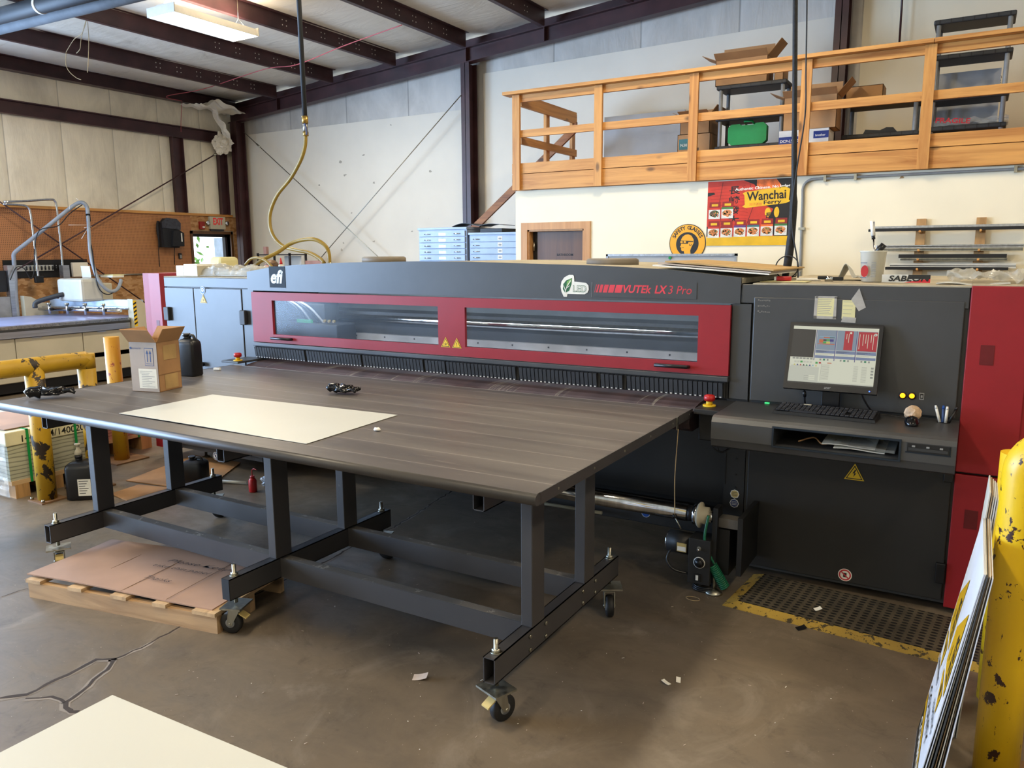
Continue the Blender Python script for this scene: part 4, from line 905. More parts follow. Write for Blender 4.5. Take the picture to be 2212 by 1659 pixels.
# jugs
def jug(name, label, base, w, d, h, ang, pump=False, cap='black_plastic', lab=True):
    t = thing(name, label, 'jug', (0, 0, 0))
    mb = MB(); prof = [(0, .92), (.03, 1.0), (.78, 1.0), (.86, .94), (.92, .72), (.95, .38)]
    vs = []; n = 24
    for (zz, k) in prof:
        for i in range(n):
            tt = 2*math.pi*i/n; cx, sy = math.cos(tt), math.sin(tt); e = .35
            vs.append((w/2*k*math.copysign(abs(cx)**e, cx), d/2*k*math.copysign(abs(sy)**e, sy), zz*h))
    K = len(prof); fs = [(i*n+j, i*n+(j+1) % n, (i+1)*n+(j+1) % n, (i+1)*n+j) for i in range(K-1) for j in range(n)] + [tuple(reversed(range(n))), tuple((K-1)*n+j for j in range(n))]
    mb.add(vs, fs, 'black_plastic', True); mb.box(-w*.503, -w*.498, -d*.4, d*.4, h*.3, h*.32, 'black_plastic'); bd = mb.build('body', None, t)
    mb = MB(); mb.cyl((-w*.12, 0, h*.94), (-w*.12, 0, h*1.0), .022, cap, 16); mb.cyl((-w*.12, 0, h), (-w*.12, 0, h*1.07), .025, cap, 16); mb.build('cap', None, t)
    if not pump: mb = MB(); mb.tube([(w*.02, 0, h*.95), (w*.12, 0, h*1.02), (w*.3, 0, h*1.0), (w*.38, 0, h*.86)], .010, 'black_plastic', 8, 4); mb.build('handle', None, t)
    else: mb = MB(); mb.lathe([(.014, 0), (.026, .005), (.022, .03), (.012, .045), (.012, .07), (.02, .075), (.02, .085)], (-w*.12, 0, h*1.07), 'cream_panel', 14); mb.build('pump_head', None, t)
    if lab: f = Flat((-w*.05, -d/2-.002, h*.12), (1, 0, 0), (0, 0, 1)); f.rect(0, 0, w*.42, h*.42, 'paper', 1); [f.rect(w*.04, h*(.36-.06*i), w*(.3-.05*(i % 3)), h*.015, 'ink', 2) for i in range(6)]; f.build('paper_label', bd)
    return move(t, base, ang)
jug('black_jug', 'glossy black plastic jug with handle standing on the table behind the carton', (-4.455, 3.35, TZ+.001), .135, .10, .262, math.radians(12), lab=False)
jug('black_canister', 'black canister with pale pump head and white label on the floor by the guard post', (-5.43, 3.13, .001), .21, .19, .29, math.radians(38), True)
def crumple(name, label, cat, c, r, m, seed, ang=0, **k):
    mb = MB(); mb.blob((0, 0, 0), r, m, seed, .9, 4, 1.6); R = Matrix.Rotation(ang, 3, 'Z')
    zmin = min(p[2] for p in mb.v); mb.v = [tuple(R @ Vector((p[0], p[1], (p[2]-zmin))) + Vector(c)) for p in mb.v]; return tag(mb.build(name, smooth=False), label, cat, **k)
def glove(name, label, c, ang, s=1.0):
    t = MB(); random.seed(int(c[0]*100)); t.blob((0, 0, .018), (.065*s, .042*s, .024), 'black_gloss', 3, .6, 3, 2)
    for i in range(4): t.tube([(.03*s, (-.02+.013*i)*s, .015), ((.07+.006*i)*s, (-.03+.02*i)*s, .02), ((.095-.008*i)*s, (-.035+.022*i)*s, .008)], .008*s, 'black_gloss', 6, 3)
    t.tube([(-.03*s, .02*s, .02), (0, .045*s, .018), (.025*s, .055*s, .008)], .009*s, 'black_gloss', 6, 3); t.tube([(-.04*s, 0, .018), (-.075*s, -.005, .024), (-.095*s, -.012, .010)], [.03*s, .024*s, .02*s], 'black_gloss', 8, 3)
    R = Matrix.Rotation(ang, 3, 'Z'); zm = min(p[2] for p in t.v); t.v = [tuple(R @ Vector((p[0], p[1], p[2]-zm)) + Vector(c)) for p in t.v]; return tag(t.build(name), label, 'glove')
glove('black_glove', 'crumpled black rubber glove lying in the middle of the table top', (-3.08, 3.32, TZ+.001), .2, 1.0)
glove('black_glove', 'crumpled black rubber glove at the left end of the table top', (-4.44, 2.42, TZ+.001), 1.0, 1.25)
q = onz(815, 931, TZ); mb = MB(); mb.blob((q.x, q.y, TZ+.008), (.018, .012, .008), 'white_plastic', 2, .5, 2); tag(mb.build('eraser_scrap', at=(q.x, q.y, TZ+.001)), 'small white scrap on the table right of the sheet', 'scrap')
q = onz(468, 800, TZ); mb = MB(); rbox(mb, (q.x-.02, q.y-.012), .3, .05, .02, TZ+.001, TZ+.018, 'white_plastic', .003); tag(mb.build('white_eraser'), 'small white block on the rear left of the table', 'eraser')
# half pallet with cardboard on the floor
pa = thing('wooden_pallet', 'low wooden pallet under the front left of the table', 'pallet', (0, 0, 0))
PL, PD = 1.185, .50
for y in (0, PD-.035): bx('stringer', 'pallet_wood_x', pa, 0, PL, y, y+.035, .0, .085)
bx('stringer', 'pallet_wood_x', pa, 0, PL, PD/2-.018, PD/2+.018, .0, .085)
for x, w in ((0, .10), (.285, .09), (.56, .10), (.82, .08), (PL-.13, .13)): bx('deck_board', 'pallet_wood_y', pa, x, x+w, -.012, PD+.01, .085, .103)
pa_ang = math.atan2(.214, 1.165); move(pa, (-4.045, 1.99, 0), pa_ang)
mb = MB(); mb.sheet((0, 0, 0), (1.17, 0, 0), (.0, .53, 0), .006, 'cardboard_pink', 18, 8, lambda i, j: .004*math.sin(i*5)+.003*math.cos(j*4+i*3)+.004)
for x in (.35, .62, .9): mb.sheet((x, .0, .011), (.004, 0, 0), (0, .52, 0), .0008, 'cardboard_dark')
R3 = Matrix.Rotation(pa_ang, 3, 'Z'); mb.v = [tuple(R3 @ Vector((p[0]-.02, p[1]+.015, p[2]+.106)) + Vector((-4.045, 1.99, 0))) for p in mb.v]
cbs = tag(mb.build('cardboard_sheet'), 'flat cardboard sheet with handwriting lying on the low pallet', 'cardboard')
ud = R3 @ Vector((1, 0, 0)); wd_ = R3 @ Vector((0, 1, 0)); f = Flat(R3 @ Vector((.50, .20, 0)) + Vector((-4.045, 1.99, .124)), ud, wd_)
f.text('Please Keep', .05, .16, .40, .045, 'ink', 1, shear=.3, bold=-.01); f.text('take thin panel', .02, .09, .36, .04, 'ink', 1, shear=.3, bold=-.01); f.text('Thanks', .1, -.04, .16, .035, 'ink', 1, shear=.3, bold=-.01); f.build('handwriting', cbs)
# cardboard pieces flat on the floor further back
for pts, lb in (([(272, 1039), (420, 984), (520, 1000), (440, 1062)], 'brown cardboard flat on the floor behind the rear table legs'), ([(238, 1068), (300, 1048), (420, 1060), (330, 1105)], 'brown cardboard flat on the floor between the left table legs')):
    P = [onz(x, y, .002) for x, y in pts]; mb = MB(); mb.hexa(P + [p+Vector((0, 0, .006)) for p in P], 'cardboard'); tag(mb.build('floor_cardboard'), lb, 'cardboard')
# things on the floor behind the table
q = onz(547, 1062, 0); t = thing('red_squeeze_bottle', 'red squeeze bottle on the floor under the printer', 'bottle', (0, 0, 0))
mb = MB(); mb.lathe([(.028, 0), (.03, .005), (.03, .085), (.02, .10), (.014, .105)], (0, 0, 0), 'red_plastic', 18); mb.build('body', None, t)
mb = MB(); mb.cyl((0, 0, .105), (0, 0, .12), .016, 'red_plastic'); mb.tube([(0, 0, .12), (0, 0, .16), (.02, 0, .175), (.05, 0, .17)], .003, 'red_plastic', 6, 4); mb.build('spout', None, t); move(t, (q.x, q.y, .001))
q = onz(578, 1048, 0); crumple('crumpled_foil', 'crumpled silvery wrapper on the floor beside the red bottle', 'wrapper', (q.x, q.y, .001), (.045, .035, .03), 'light_blue_steel', 5)
q = onz(505, 1046, 0); mb = MB(); mb.cyl((q.x-.1, q.y-.02, .014), (q.x+.1, q.y+.04, .014), .012, 'milky_plastic', 10); tag(mb.build('plastic_tube'), 'short pale plastic tube on the floor near the printer foot', 'tube')
q = onz(412, 1048, 0); t = jug('black_pail', 'black jug on the floor behind the rear left table leg', (q.x, q.y+.05, .001), .17, .15, .2, .4, lab=False)
# guard rails left
def pipe_post(mb, x, y, z1, r, m): mb.cyl((x, y, .012), (x, y, z1), r, m, 24)
gl = thing('guard_rail', 'scuffed yellow pipe guard rail with two posts at the left edge', 'guard rail', (-5.6, 3, 0))
gx = -5.60; gz = onx(205, 757, gx).z-.06; gy2 = onx(194, 870, gx).y; gy1 = 2.95
mb = MB(); mb.tube([(gx, 1.9, gz), (gx, gy2-.02, gz), (gx, gy2, gz)], .062, 'yellow_worn', 24); mb.cyl((gx, gy2, gz-.062), (gx, gy2, gz+.045), .0625, 'yellow_worn', 24); mb.build('top_rail', None, gl)
for y in (gy1, gy2, 1.9):
    mb = MB(); pipe_post(mb, gx, y, gz, .062, 'yellow_worn'); mb.build('post', None, gl)
    mb = MB(); mb.box(gx-.09, gx+.09, y-.09, y+.09, 0, .012, 'cardboard_dark')
    for dx in (-.07, .07): mb.cyl((gx+dx, y-.07, .012), (gx+dx, y-.07, .03), .011, 'zinc', 8)
    mb.build('base_plate', None, gl)
t = thing('bollard', 'single scuffed yellow and orange pipe bollard behind the table', 'bollard', (-6.16, 3.89, 0))
mb = MB(); mb.cyl((-6.16, 3.89, .012), (-6.16, 3.89, 1.055), .06, 'yellow_orange', 24); mb.build('post', None, t)
mb = MB(); mb.box(-6.30, -6.02, 3.75, 4.05, 0, .012, 'cardboard_dark'); mb.build('base_plate', None, t)
# strapped stacks of sheets
def stack(name, label, x0, x1, y0, y1, zp, z1, m, top, wrap=True, txt=None):
    t = thing(name, label, 'stack', ((x0+x1)/2, (y0+y1)/2, 0))
    mb = MB()
    for y in (y0+.02, (y0+y1)/2-.05, y1-.12): mb.box(x0, x1, y, y+.10, 0, zp-.03, 'block_wood')
    for x in (x0, (x0+x1)/2, x1-.1): mb.box(x, x+.1, y0, y1, zp-.03, zp, 'pallet_wood_y')
    mb.build('pallet', None, t)
    mb = MB(); mb.box(x0+.01, x1-.01, y0, y1, zp, z1-.1, m); mb.build('sheet_pile', None, t, )
    mb = MB(); mb.box(x0, x1, y0-.01, y1+.01, z1-.1, z1, top, .006); lid = mb.build('top_carton', None, t)
    mb = MB(); e = .004
    for y in (y0+.14, y1-.14):
        mb.box(x1+.0, x1+e, y-.009, y+.009, zp-.03, z1+e, 'green_case'); mb.box(x0, x1+e, y-.009, y+.009, z1, z1+e, 'green_case')
    mb.build('strap', None, t)
    if wrap: mb = MB(); mb.sheet((x0-.02, y0-.02, .02), (x1-x0+.02, 0, 0), (0, 0, z1-.1), .002, 'clear_film', 24, 16, lambda i, j: .012*mn.noise(Vector((i*9, j*14, 0)))); mb.build('stretch_wrap', None, t)
    if txt: f = Flat((x1+.0015, y0+.10, z1-.085), (0, 1, 0), (0, 0, 1)); f.text(txt, 0, 0, (y1-y0)*.78, .05, 'ink', 1, bold=.01); f.build('marker_writing', lid)
sz1 = onx(60, 927, -5.82).z
M('carton_cream', '#cfcab0', .6, 0, .05)
stack('sheet_stack', 'strapped stack of white sheets on a pallet at the left edge with marker numbers', -6.95, -5.82, 2.83, 3.46, .13, sz1, 'sheet_edges', 'carton_cream', True, '1400194/1400203')
mb = MB(); mb.box(-6.6, -5.9, 2.86, 3.3, sz1+.006, sz1+.011, 'cardboard_pink'); tag(mb.build('cardboard_cover'), 'pinkish cardboard lying on top of the strapped sheet stack', 'cardboard')
qq = onx(322, 985, -6.3)
stack('sheet_stack', 'strapped pinkish stack of sheets on a pallet behind the single bollard', -7.3, -6.34, 3.72, 4.32, .15, .36, 'sheet_edges_pink', 'sheet_pink', False)
# foreground right: steel guard post and leaning signs
gp = thing('guard_post', 'chipped bright yellow steel guard post at the right edge', 'guard post', (.2, 2.83, 0))
GY = 2.83; xx = ony(2167, 1500, GY).x; ztop = ony(2190, 938, GY).z-.066+.03; rb = .085
mb = MB(); mb.tube([(xx, GY, .012), (xx, GY, .4), (xx, GY, .8), (xx, GY, ztop-rb)]+[(xx+rb*(1-math.cos(t)), GY, ztop-rb+rb*math.sin(t)) for t in [math.pi/2*i/7 for i in range(1, 8)]]+[(xx+.9, GY, ztop)], .066, 'yellow_paint', 32); mb.build('post', None, gp)
mb = MB(); mb.box(xx-.0, xx+.14, GY-.12, GY+.12, 0, .012, 'cardboard_dark'); mb.build('base_plate', None, gp)
x2 = ony(2157, 1000, 3.36).x+.064; gb = thing('guard_post', 'second yellow guard post half hidden behind the front one', 'guard post', (x2, 3.36, 0)); mb = MB(); mb.cyl((x2, 3.36, .0), (x2, 3.36, ony(2163, 975, 3.36).z), .062, 'yellow_paint', 28); mb.build('post', None, gb)
# leaning boards: bottom on the floor at x=-.055, top resting against the posts
M('board_white', '#d4d8e0', .5, 0, .03); M('board_edge', '#c9c7bd', .6, 0, .1); M('board_tan', '#9a8468', .6); M('board_dark', '#3a3a38', .6); M('sign_yellow', '#c99d1a', .45, 0, .05)
zt_ = ony(2125, 1120, 2.988).z; xt_ = ony(2125, 1120, 2.988).x; yn_ = onz(2142, 1245, zt_).y
def board(xb, xt, ya, yb, z, th, m):
    mb = MB(); mb.sheet((xb, ya, .001), (xt-xb, 0, z), (0, yb-ya, 0), th, m); return mb.build('sign_board')
x0 = -.056; lean = math.atan2(xt_-x0, zt_)
names = ['white sign board with yellow panels and black lettering, front of the leaning stack', 'plain white board directly behind the printed sign board', 'white board third from the front of the leaning stack', 'dark edged board in the middle of the leaning stack', 'tan edged board in the middle of the leaning stack', 'pale board behind the tan edged board in the leaning stack', 'off-white board near the back of the leaning stack', 'rearmost white board of the leaning stack, against the guard post']
mats_ = ['board_white', 'board_white', 'board_edge', 'board_dark', 'board_tan', 'board_edge', 'board_tan', 'board_white']
y0s = [2.44, 2.44, 2.445, 2.42, 2.43, 2.425, 2.44, 2.42]
for k in range(8):
    o = board(x0+.0085*k, xt_+.003*k, y0s[k]-2.44+yn_, 2.988, zt_, .0025, mats_[k]); tag(o, names[k], 'sign', 'leaning sign boards'); 
    if k == 0: front = o
vv = Vector((math.sin(lean), 0, math.cos(lean)))
# printed artwork on the face looking to -x: right direction = +y flipped
f = Flat(Vector((x0-.0036, 2.988, .001)), (0, -1, 0), vv)
W_ = .55
def panel(a, b0, w, h):
    f.poly([(a, b0), (a+w, b0-.02), (a+w, b0+h), (a, b0+h*.45)], 'sign_yellow', 1)
    f.text('IZER', a+w*.92, b0+.01, h*.62, w*.30, 'sign_black', 2, bold=.02, ang=math.pi/2); f.rect(a+w*.30, b0+h*.12, .008, h*.2, 'sign_black', 2)
    f.poly([(a, b0-.03), (a+w*.75, b0-.04), (a+w*.6, b0-.13), (a, b0-.05)], 'sign_yellow', 1); f.poly([(a+w*.3, b0-.05), (a+w*.55, b0-.045), (a+w*.5, b0-.09)], 'sign_black', 2)
    f.text('READING', a+.01, b0-.165, w*.85, .03, 'sign_black', 2, bold=.015)
panel(.03, .46, .20, .24); panel(.29, .44, .22, .26)
f.rect(.255, .30, .008, .36, 'tape', 3)
f.poly([(.02, .02), (.54, .02), (.54, .10), (.02, .17)], 'sign_yellow', 1); f.poly([(.03, .13), (.54, .06), (.54, .02), (.03, .02)], 'sign_black', 2); f.text('COUNTY', .06, .185, .36, .045, 'sign_black', 2, bold=.02); f.text('COMMUN', .08, .075, .38, .04, 'white_ink', 3, bold=.02)
f.rect(.0, .30, .2, .02, 'tape', 4); f.build('printed_face', front)
rt_ = ony(2141, 1065, 3.0)
for k in range(5):
    mb = MB(); xb_ = .035+.008*k; mb.sheet((xb_, 3.0, .001), (rt_.x+.006*k-xb_, 0, rt_.z-.006*k), (0, .24, 0), .004, ['board_edge', 'board_tan', 'board_edge', 'board_white', 'board_edge'][k])
    tag(mb.build('sign_board'), ['taller pale board standing behind the printed signs', 'taller tan board second in the rear leaning group', 'taller cream board third in the rear leaning group', 'taller white board fourth in the rear leaning group', 'taller pale board rearmost in the rear leaning group'][k], 'sign', 'taller leaning boards')
# anti fatigue mat
mt, nt, b = nodes('mat_rubber'); v = coords(nt); sx = N(nt, 'ShaderNodeSeparateXYZ'); nt.links.new(v, sx.inputs[0])
ux = math_(nt, 'SUBTRACT', math_(nt, 'FRACT', math_(nt, 'DIVIDE', math_(nt, 'ADD', sx.outputs[0], 10), .042)), .5)
rowi = math_(nt, 'FLOOR', math_(nt, 'DIVIDE', math_(nt, 'ADD', sx.outputs[1], 10), .030))
uy = math_(nt, 'SUBTRACT', math_(nt, 'FRACT', math_(nt, 'DIVIDE', math_(nt, 'ADD', sx.outputs[1], 10), .030)), .5)
dd = math_(nt, 'SQRT', math_(nt, 'ADD', math_(nt, 'MULTIPLY', math_(nt, 'MULTIPLY', ux, ux), 1.0), math_(nt, 'MULTIPLY', math_(nt, 'MULTIPLY', uy, uy), 1.3)))
hole = ramp(nt, dd, [(.30, 1.0), (.36, 0.0)])
c = mix(nt, hole, ramp(nt, noise(nt, v, 6, 4), [(.3, '#3b352a'), (.7, '#544b3b')]), '#0e0c09'); nt.links.new(c, b.inputs['Base Color']); b.inputs['Roughness'].default_value = .7
hh = math_(nt, 'SUBTRACT', 1.0, hole); bump(nt, b, hh, .8, .01); MATS['mat_rubber'] = mt
fm = thing('anti_fatigue_mat', 'black perforated rubber mat with dirty yellow border strip before the control cabinet', 'mat', (0, 0, 0))
ML, MW = 1.45, .46
bx('rubber_field', 'mat_rubber', fm, .055, ML, .055, MW, .001, .017)
mb = MB(); mb.prism([(0, 0), (.058, .017), (.058, .001), (0, .001)], 0, 0, ML, 'mat_border'); 
mb2 = MB(); mb2.prism([(.0, .001), (.058, .001), (.058, .017), (.004, .003)], 1, 0.05, MW, 'mat_border')
mb = MB(); mb.add([(0, 0, .002), (ML, 0, .002), (ML, .058, .018), (.058, .058, .018), (0, 0, 0), (ML, 0, 0), (ML, .058, 0), (.058, .058, 0)], [(0, 1, 2, 3), (4, 7, 6, 5), (0, 4, 5, 1), (1, 5, 6, 2), (2, 6, 7, 3), (3, 7, 4, 0)], 'mat_border'); mb.build('border_strip', None, fm)
mb = MB(); mb.add([(0, 0, .002), (.058, .058, .018), (.058, MW, .018), (0, MW, .002), (0, 0, 0), (.058, .058, 0), (.058, MW, 0), (0, MW, 0)], [(0, 1, 2, 3), (4, 7, 6, 5), (0, 4, 5, 1), (1, 5, 6, 2), (2, 6, 7, 3), (3, 7, 4, 0)], 'mat_border'); mb.build('border_strip', None, fm)
move(fm, (-.957, 3.649, 0), math.radians(-5.2))
# foreground work table with white sheet
wt = thing('work_table', 'work table in the lower left foreground carrying the white board', 'table', (-1.6, .4, 0))
hz = .76; cc = onz(243, 1502, hz+.012)
bx('table_top', 'block_wood', wt, cc.x+.12, cc.x+.95, cc.y-1.0, cc.y-.12, hz-.03, hz)
for x in (cc.x+.16, cc.x+.88):
    for y in (cc.y-.95, cc.y-.2): bx('leg', 'block_wood', wt, x, x+.05, y, y+.05, 0, hz-.03)
mb = MB(); mb.sheet((cc.x, cc.y, hz+.001), (.0, -1.22, 0), (1.2, .035, 0), .012, 'white_sheet'); tag(mb.build('foam_board'), 'blank cream white board cut off by the lower left corner', 'board')
# litter
M('scrap_paper', '#b7a79b', .7)
def scrap(px, py, s, m, label, name='paper_scrap', z=0.0, seed=0):
    q = onz(px, py, z); rnd = random.Random(seed); mb = MB(); a = rnd.uniform(0, 3); mb.sheet((q.x, q.y, z+.001), (s*math.cos(a), s*math.sin(a), .0), (-s*.6*math.sin(a), s*.6*math.cos(a), 0), .001, m, 5, 4, lambda i, j: s*.22*i*i+.1*s*j*j); tag(mb.build(name), label, 'scrap')
scrap(890, 1470, .06, 'scrap_paper', 'pinkish grey paper scrap on the floor left of the front castor', seed=1)
scrap(1450, 1478, .035, 'white_plastic', 'small torn white scrap on the floor right of the front castor', seed=2); scrap(1470, 1476, .03, 'white_plastic', 'second torn white scrap beside the first right of the front castor', seed=5)
scrap(1762, 1320, .035, 'white_plastic', 'white scrap lying on the perforated mat', z=.018, seed=3); scrap(1724, 1363, .045, 'black_plastic', 'black plastic chip on the floor in front of the mat', 'plastic_chip', seed=4)
scrap(110, 1083, .03, 'white_plastic', 'crumpled white scrap at the foot of the yellow guard rail', seed=8)
q = onz(1497, 1293, .003); mb = MB(); mb.tube([(q.x+.035*math.cos(t/10*2*math.pi), q.y+.022*math.sin(t/10*2*math.pi), .003) for t in range(11)], .0015, 'wire_tan', 6, 3); tag(mb.build('wire_loop'), 'small pale wire loop on the floor near the winder', 'wire')
q = onz(1520, 1268, .01); mb = MB()
for k in range(3): mb.tube([(q.x+.055*math.cos(t/16*2*math.pi)+.003*k, q.y+.05*math.sin(t/16*2*math.pi), .008+.009*k) for t in range(17)], .0055, 'black_plastic', 8, 2)
tag(mb.build('coiled_cable'), 'coiled black cable on the floor under the winder control box', 'cable')
lt = MB(); rnd = random.Random(11)
for k in range(150):
    x, y = rnd.uniform(0, 2000), rnd.uniform(1120, 1640); 
    if x > 1560 and 1180 < y < 1430: continue
    if x < 640 and y < 1390: continue
    q = onz(x, y, .0008); a = rnd.uniform(0, 6.3); l_ = rnd.choice((.0012, .0016, .0025, .006)); w_ = rnd.choice((.001, .0015)); d_ = Vector((math.cos(a), math.sin(a), 0))*l_; e_ = Vector((-math.sin(a), math.cos(a), 0))*w_
    h = Vector((0, 0, .001)); lt.hexa([q-d_-e_, q+d_-e_, q+d_+e_, q-d_+e_, q-d_-e_+h, q+d_-e_+h, q+d_+e_+h, q-d_+e_+h], rnd.choice(('white_plastic', 'scrap_paper', 'scrap_paper')))
tag(lt.build('floor_litter'), 'tiny white trimmings scattered over the concrete floor', 'litter', kind='stuff')
# ------------------------------------------------------------------ desk things
mo = thing('computer_monitor', 'black flat monitor showing print software on the desk shelf', 'monitor', (-.56, 4.0, DT))
bl_ = ony(1690, 838, 3.95); br = ony(1893, 857, 3.95); tl = ony(1711, 697, 4.065); 
mx0, mx1 = bl_.x+.002, br.x; zb = (bl_.z+br.z)/2+.006; zt = tl.z+.004; lean_ = math.atan2(4.065-3.95, zt-zb)
U = Vector((1, 0, 0)); V = Vector((0, math.sin(lean_), math.cos(lean_))); Nn = U.cross(V); Wm = mx1-mx0; Hm = (zt-zb)/math.cos(lean_); O = Vector((mx0, 3.95, zb))
mb = MB()
P0 = [O, O+U*Wm, O+U*Wm+V*Hm, O+V*Hm]; back = -Nn*.03
mb.hexa([p+back for p in P0]+P0, 'black_plastic'); c_ = O+U*Wm/2+V*Hm*.45
mb.hexa([c_+back*1.0+U*a_*Wm*.3+V*b_*Hm*.3 for a_, b_ in ((-1, -1), (1, -1), (1, 1), (-1, 1))]+[c_+back*1.9+U*a_*Wm*.2+V*b_*Hm*.2 for a_, b_ in ((-1, -1), (1, -1), (1, 1), (-1, 1))], 'black_plastic'); hous = mb.build('bezel', None, mo)
bw = Wm*.042; SW, SH = Wm-2*bw, Hm-bw*2.35
f = Flat(O+U*bw+V*(bw*1.7), U, V, .0005)
R = lambda x, y, w, h, m, l=1: f.rect(x*SW, y*SH, w*SW, h*SH, 'scr_'+m, l)
R(0, 0, 1, 1, 'white', 1); R(0, 0, 1, .022, 'black', 2); R(0, .975, 1, .025, 'black', 2); R(0, .44, .275, .48, 'black', 2); R(0, .02, 1, .02, 'pale', 2)
for i in range(3):
    x = .295+i*.237; R(x-.012, .40, .008, .52, 'navy', 3); R(x, .58, .225, .34, 'grey', 2); R(x, .525, .225, .05, 'blue', 2); R(x, .49, .225, .03, 'white', 2); R(x, .44, .225, .045, 'blue', 2); R(x+.10, .40, .025, .03, 'dgreen', 3); R(x+.145, .40, .02, .03, 'line', 3); R(x+.06, .40, .02, .03, 'line', 3)
    for j in range(3): R(x+.01, .562-.012*j, .15-.03*j, .004, 'black', 3)
    for j in range(2): R(x+.01, .51-.012*j, .19-.05*j, .003, 'line', 3)
x = .295
for a in ((.03, .80, .19, .01, 'cyan'), (.08, .785, .07, .018, 'orange'), (.15, .79, .06, .012, 'black'), (.03, .70, .05, .06, 'orange'), (.075, .735, .04, .025, 'black'), (.115, .735, .04, .03, 'green'), (.155, .725, .045, .04, 'navy'), (.075, .69, .04, .035, 'green'), (.115, .69, .045, .035, 'yellow'), (.015, .675, .2, .012, 'orange')): R(x+a[0], a[1], *a[2:], 3)
R(.532+.085, .595, .10, .32, 'red', 3); R(.769+.008, .59, .215, .32, 'red', 3)
f.disc((.532+.155)*SW, .885*SH, .014*SW, 'scr_white', 4, 14); f.disc((.769+.20)*SW, .87*SH, .018*SW, 'scr_white', 4, 14); f.text('K', (.769+.193)*SW, .858*SH, .014*SW, None, 'scr_navy', 5, bold=.05)
for i, (xx_, l_) in enumerate(((.64, .12), (.665, .18), (.79, .28), (.83, .22), (.86, .18), (.885, .26), (.92, .16), (.945, .28))): R(xx_, .90-l_, .006, l_-.03, 'white', 4)
R(.02, .28, .25, .02, 'pale', 2)
for i in range(6): R(.03+.042*i, .405, .032, .028, 'line', 2); R(.055+.037*i, .345, .028, .03, 'green' if i == 2 else 'pale', 3)
for i, cc_ in enumerate(('yellow', 'navy', 'red', 'black', 'dgreen', 'navy', 'cyan', 'yellow')): f.poly([((.05+.037*i)*SW, .295*SH), ((.075+.037*i)*SW, .295*SH), ((.0625+.037*i)*SW, .325*SH)], 'scr_'+cc_, 3)
R(.31, .34, .028, .032, 'green', 3); R(.35, .345, .026, .028, 'red', 3); R(0, .03, .36, .25, 'pale', 2)
for i in range(3): R(.25, .06+.03*i, .07, .022, 'white', 3); R(.19, .065+.03*i, .05, .006, 'line', 3)
R(.385, .06, .56, .29, 'white', 3); R(.383, .055, .003, .30, 'line', 4); R(.45, .355, .05, .012, 'orange', 4)
for i in range(15): R(.39, .08+.0175*i, .09, .004, 'line', 4); R(.76, .08+.0175*i, .05, .004, 'line', 4); R(.85, .08+.0175*i, .06, .004, 'line', 4)
for i in range(4): R(.955, .15+.05*i, .03, .03, 'line', 4)
f.build('screen', hous)
f = Flat(O+U*(Wm*.45)+V*(bw*.45), U, V, .0008); f.text('acer', 0, 0, Wm*.07, bw*.55, 'grey_plastic', 1, shear=.3, bold=.01); f.disc(Wm*.475, bw*.25, .003, 'led_blue', 1, 10); f.build('badge', hous)
mb = MB(); xm = (ony(1773, 860, 4.02).x+ony(1812, 860, 4.02).x)/2; mb.box(xm-.042, xm+.042, 4.04, 4.06, DT+.012, zb+.12, 'black_plastic', .004); mb.build('neck', None, mo)
mb = MB(); mb.box(xm-.11, xm+.11, 4.035, 4.094, DT+.001, DT+.013, 'black_plastic', .004); mb.build('foot', None, mo)
mb = MB(); mb.tube([(mx0+.09, 3.99, zb+.01), (mx0+.095, 4.0, zb-.03), (mx0+.097, 4.02, DT+.03), (mx0+.12, 4.05, DT+.008)], .0045, 'black_plastic', 8, 5); mb.cyl((mx0+.094, 3.995, zb-.02), (mx0+.096, 4.005, zb-.045), .008, 'black_plastic', 10)
mb.build('cable', None, mo)
mb = MB(); mb.tube([(mx1-.07, 3.99, zb+.005), (mx1-.06, 4.0, zb-.03), (mx1-.03, 4.03, DT+.03), (mx1+.0, 4.06, DT+.008)], .0045, 'black_plastic', 8, 5); mb.build('cable', None, mo)
kb = thing('keyboard', 'black computer keyboard in front of the monitor', 'keyboard', (0, 0, 0))
mb = MB(); mb.hexa([(0, 0, 0), (.46, 0, 0), (.46, .165, 0), (0, .165, 0), (.003, .002, .014), (.457, .002, .014), (.457, .163, .026), (.003, .163, .026)], 'black_plastic'); mb.build('case', None, kb)
M('key_cap', '#26262a', .45, 0, .2); rnd = random.Random(5)
for r_ in range(6):
    mb = MB()
    for k in range(21):
        if r_ == 0 and 3 <= k <= 8: 
            if k == 3: mb.box(.015+k*.0208, .015+8.9*.0208, .012, .028, .015, .024, 'key_cap')
            continue
        if k in (15, ) and r_ in (1, 2): continue
        x = .015+k*.0208; y = .012+r_*.024; z = .016+r_*.0021; mb.box(x, x+.0178, y, y+.0185, z, z+.007, 'key_cap', .002)
    mb.build('key_row', None, kb)
mb = MB(); mb.box(.12, .155, .118, .128, .034, .037, 'cream_panel'); mb.build('tape_piece', None, kb)
move(kb, (-.807, 3.855, DT+.001), math.radians(-2.0))
ms = thing('computer_mouse', 'black glossy mouse on the right of the desk shelf', 'mouse', (0, 0, 0)); mb = MB(); bm_ = bmesh.new(); bmesh.ops.create_uvsphere(bm_, u_segments=20, v_segments=12, radius=1)
for v in bm_.verts: v.co = Vector((v.co.x*.031, v.co.y*.052, max(v.co.z, -.15)*.030+.006 - (.006 if v.co.y < -.5 else 0)))
mb.bm(bm_, 'black_gloss', True); mb.build('shell', None, ms); mb = MB(); mb.cyl((-.004, -.028, .028), (.004, -.028, .028), .006, 'rubber', 12); mb.build('wheel', None, ms)
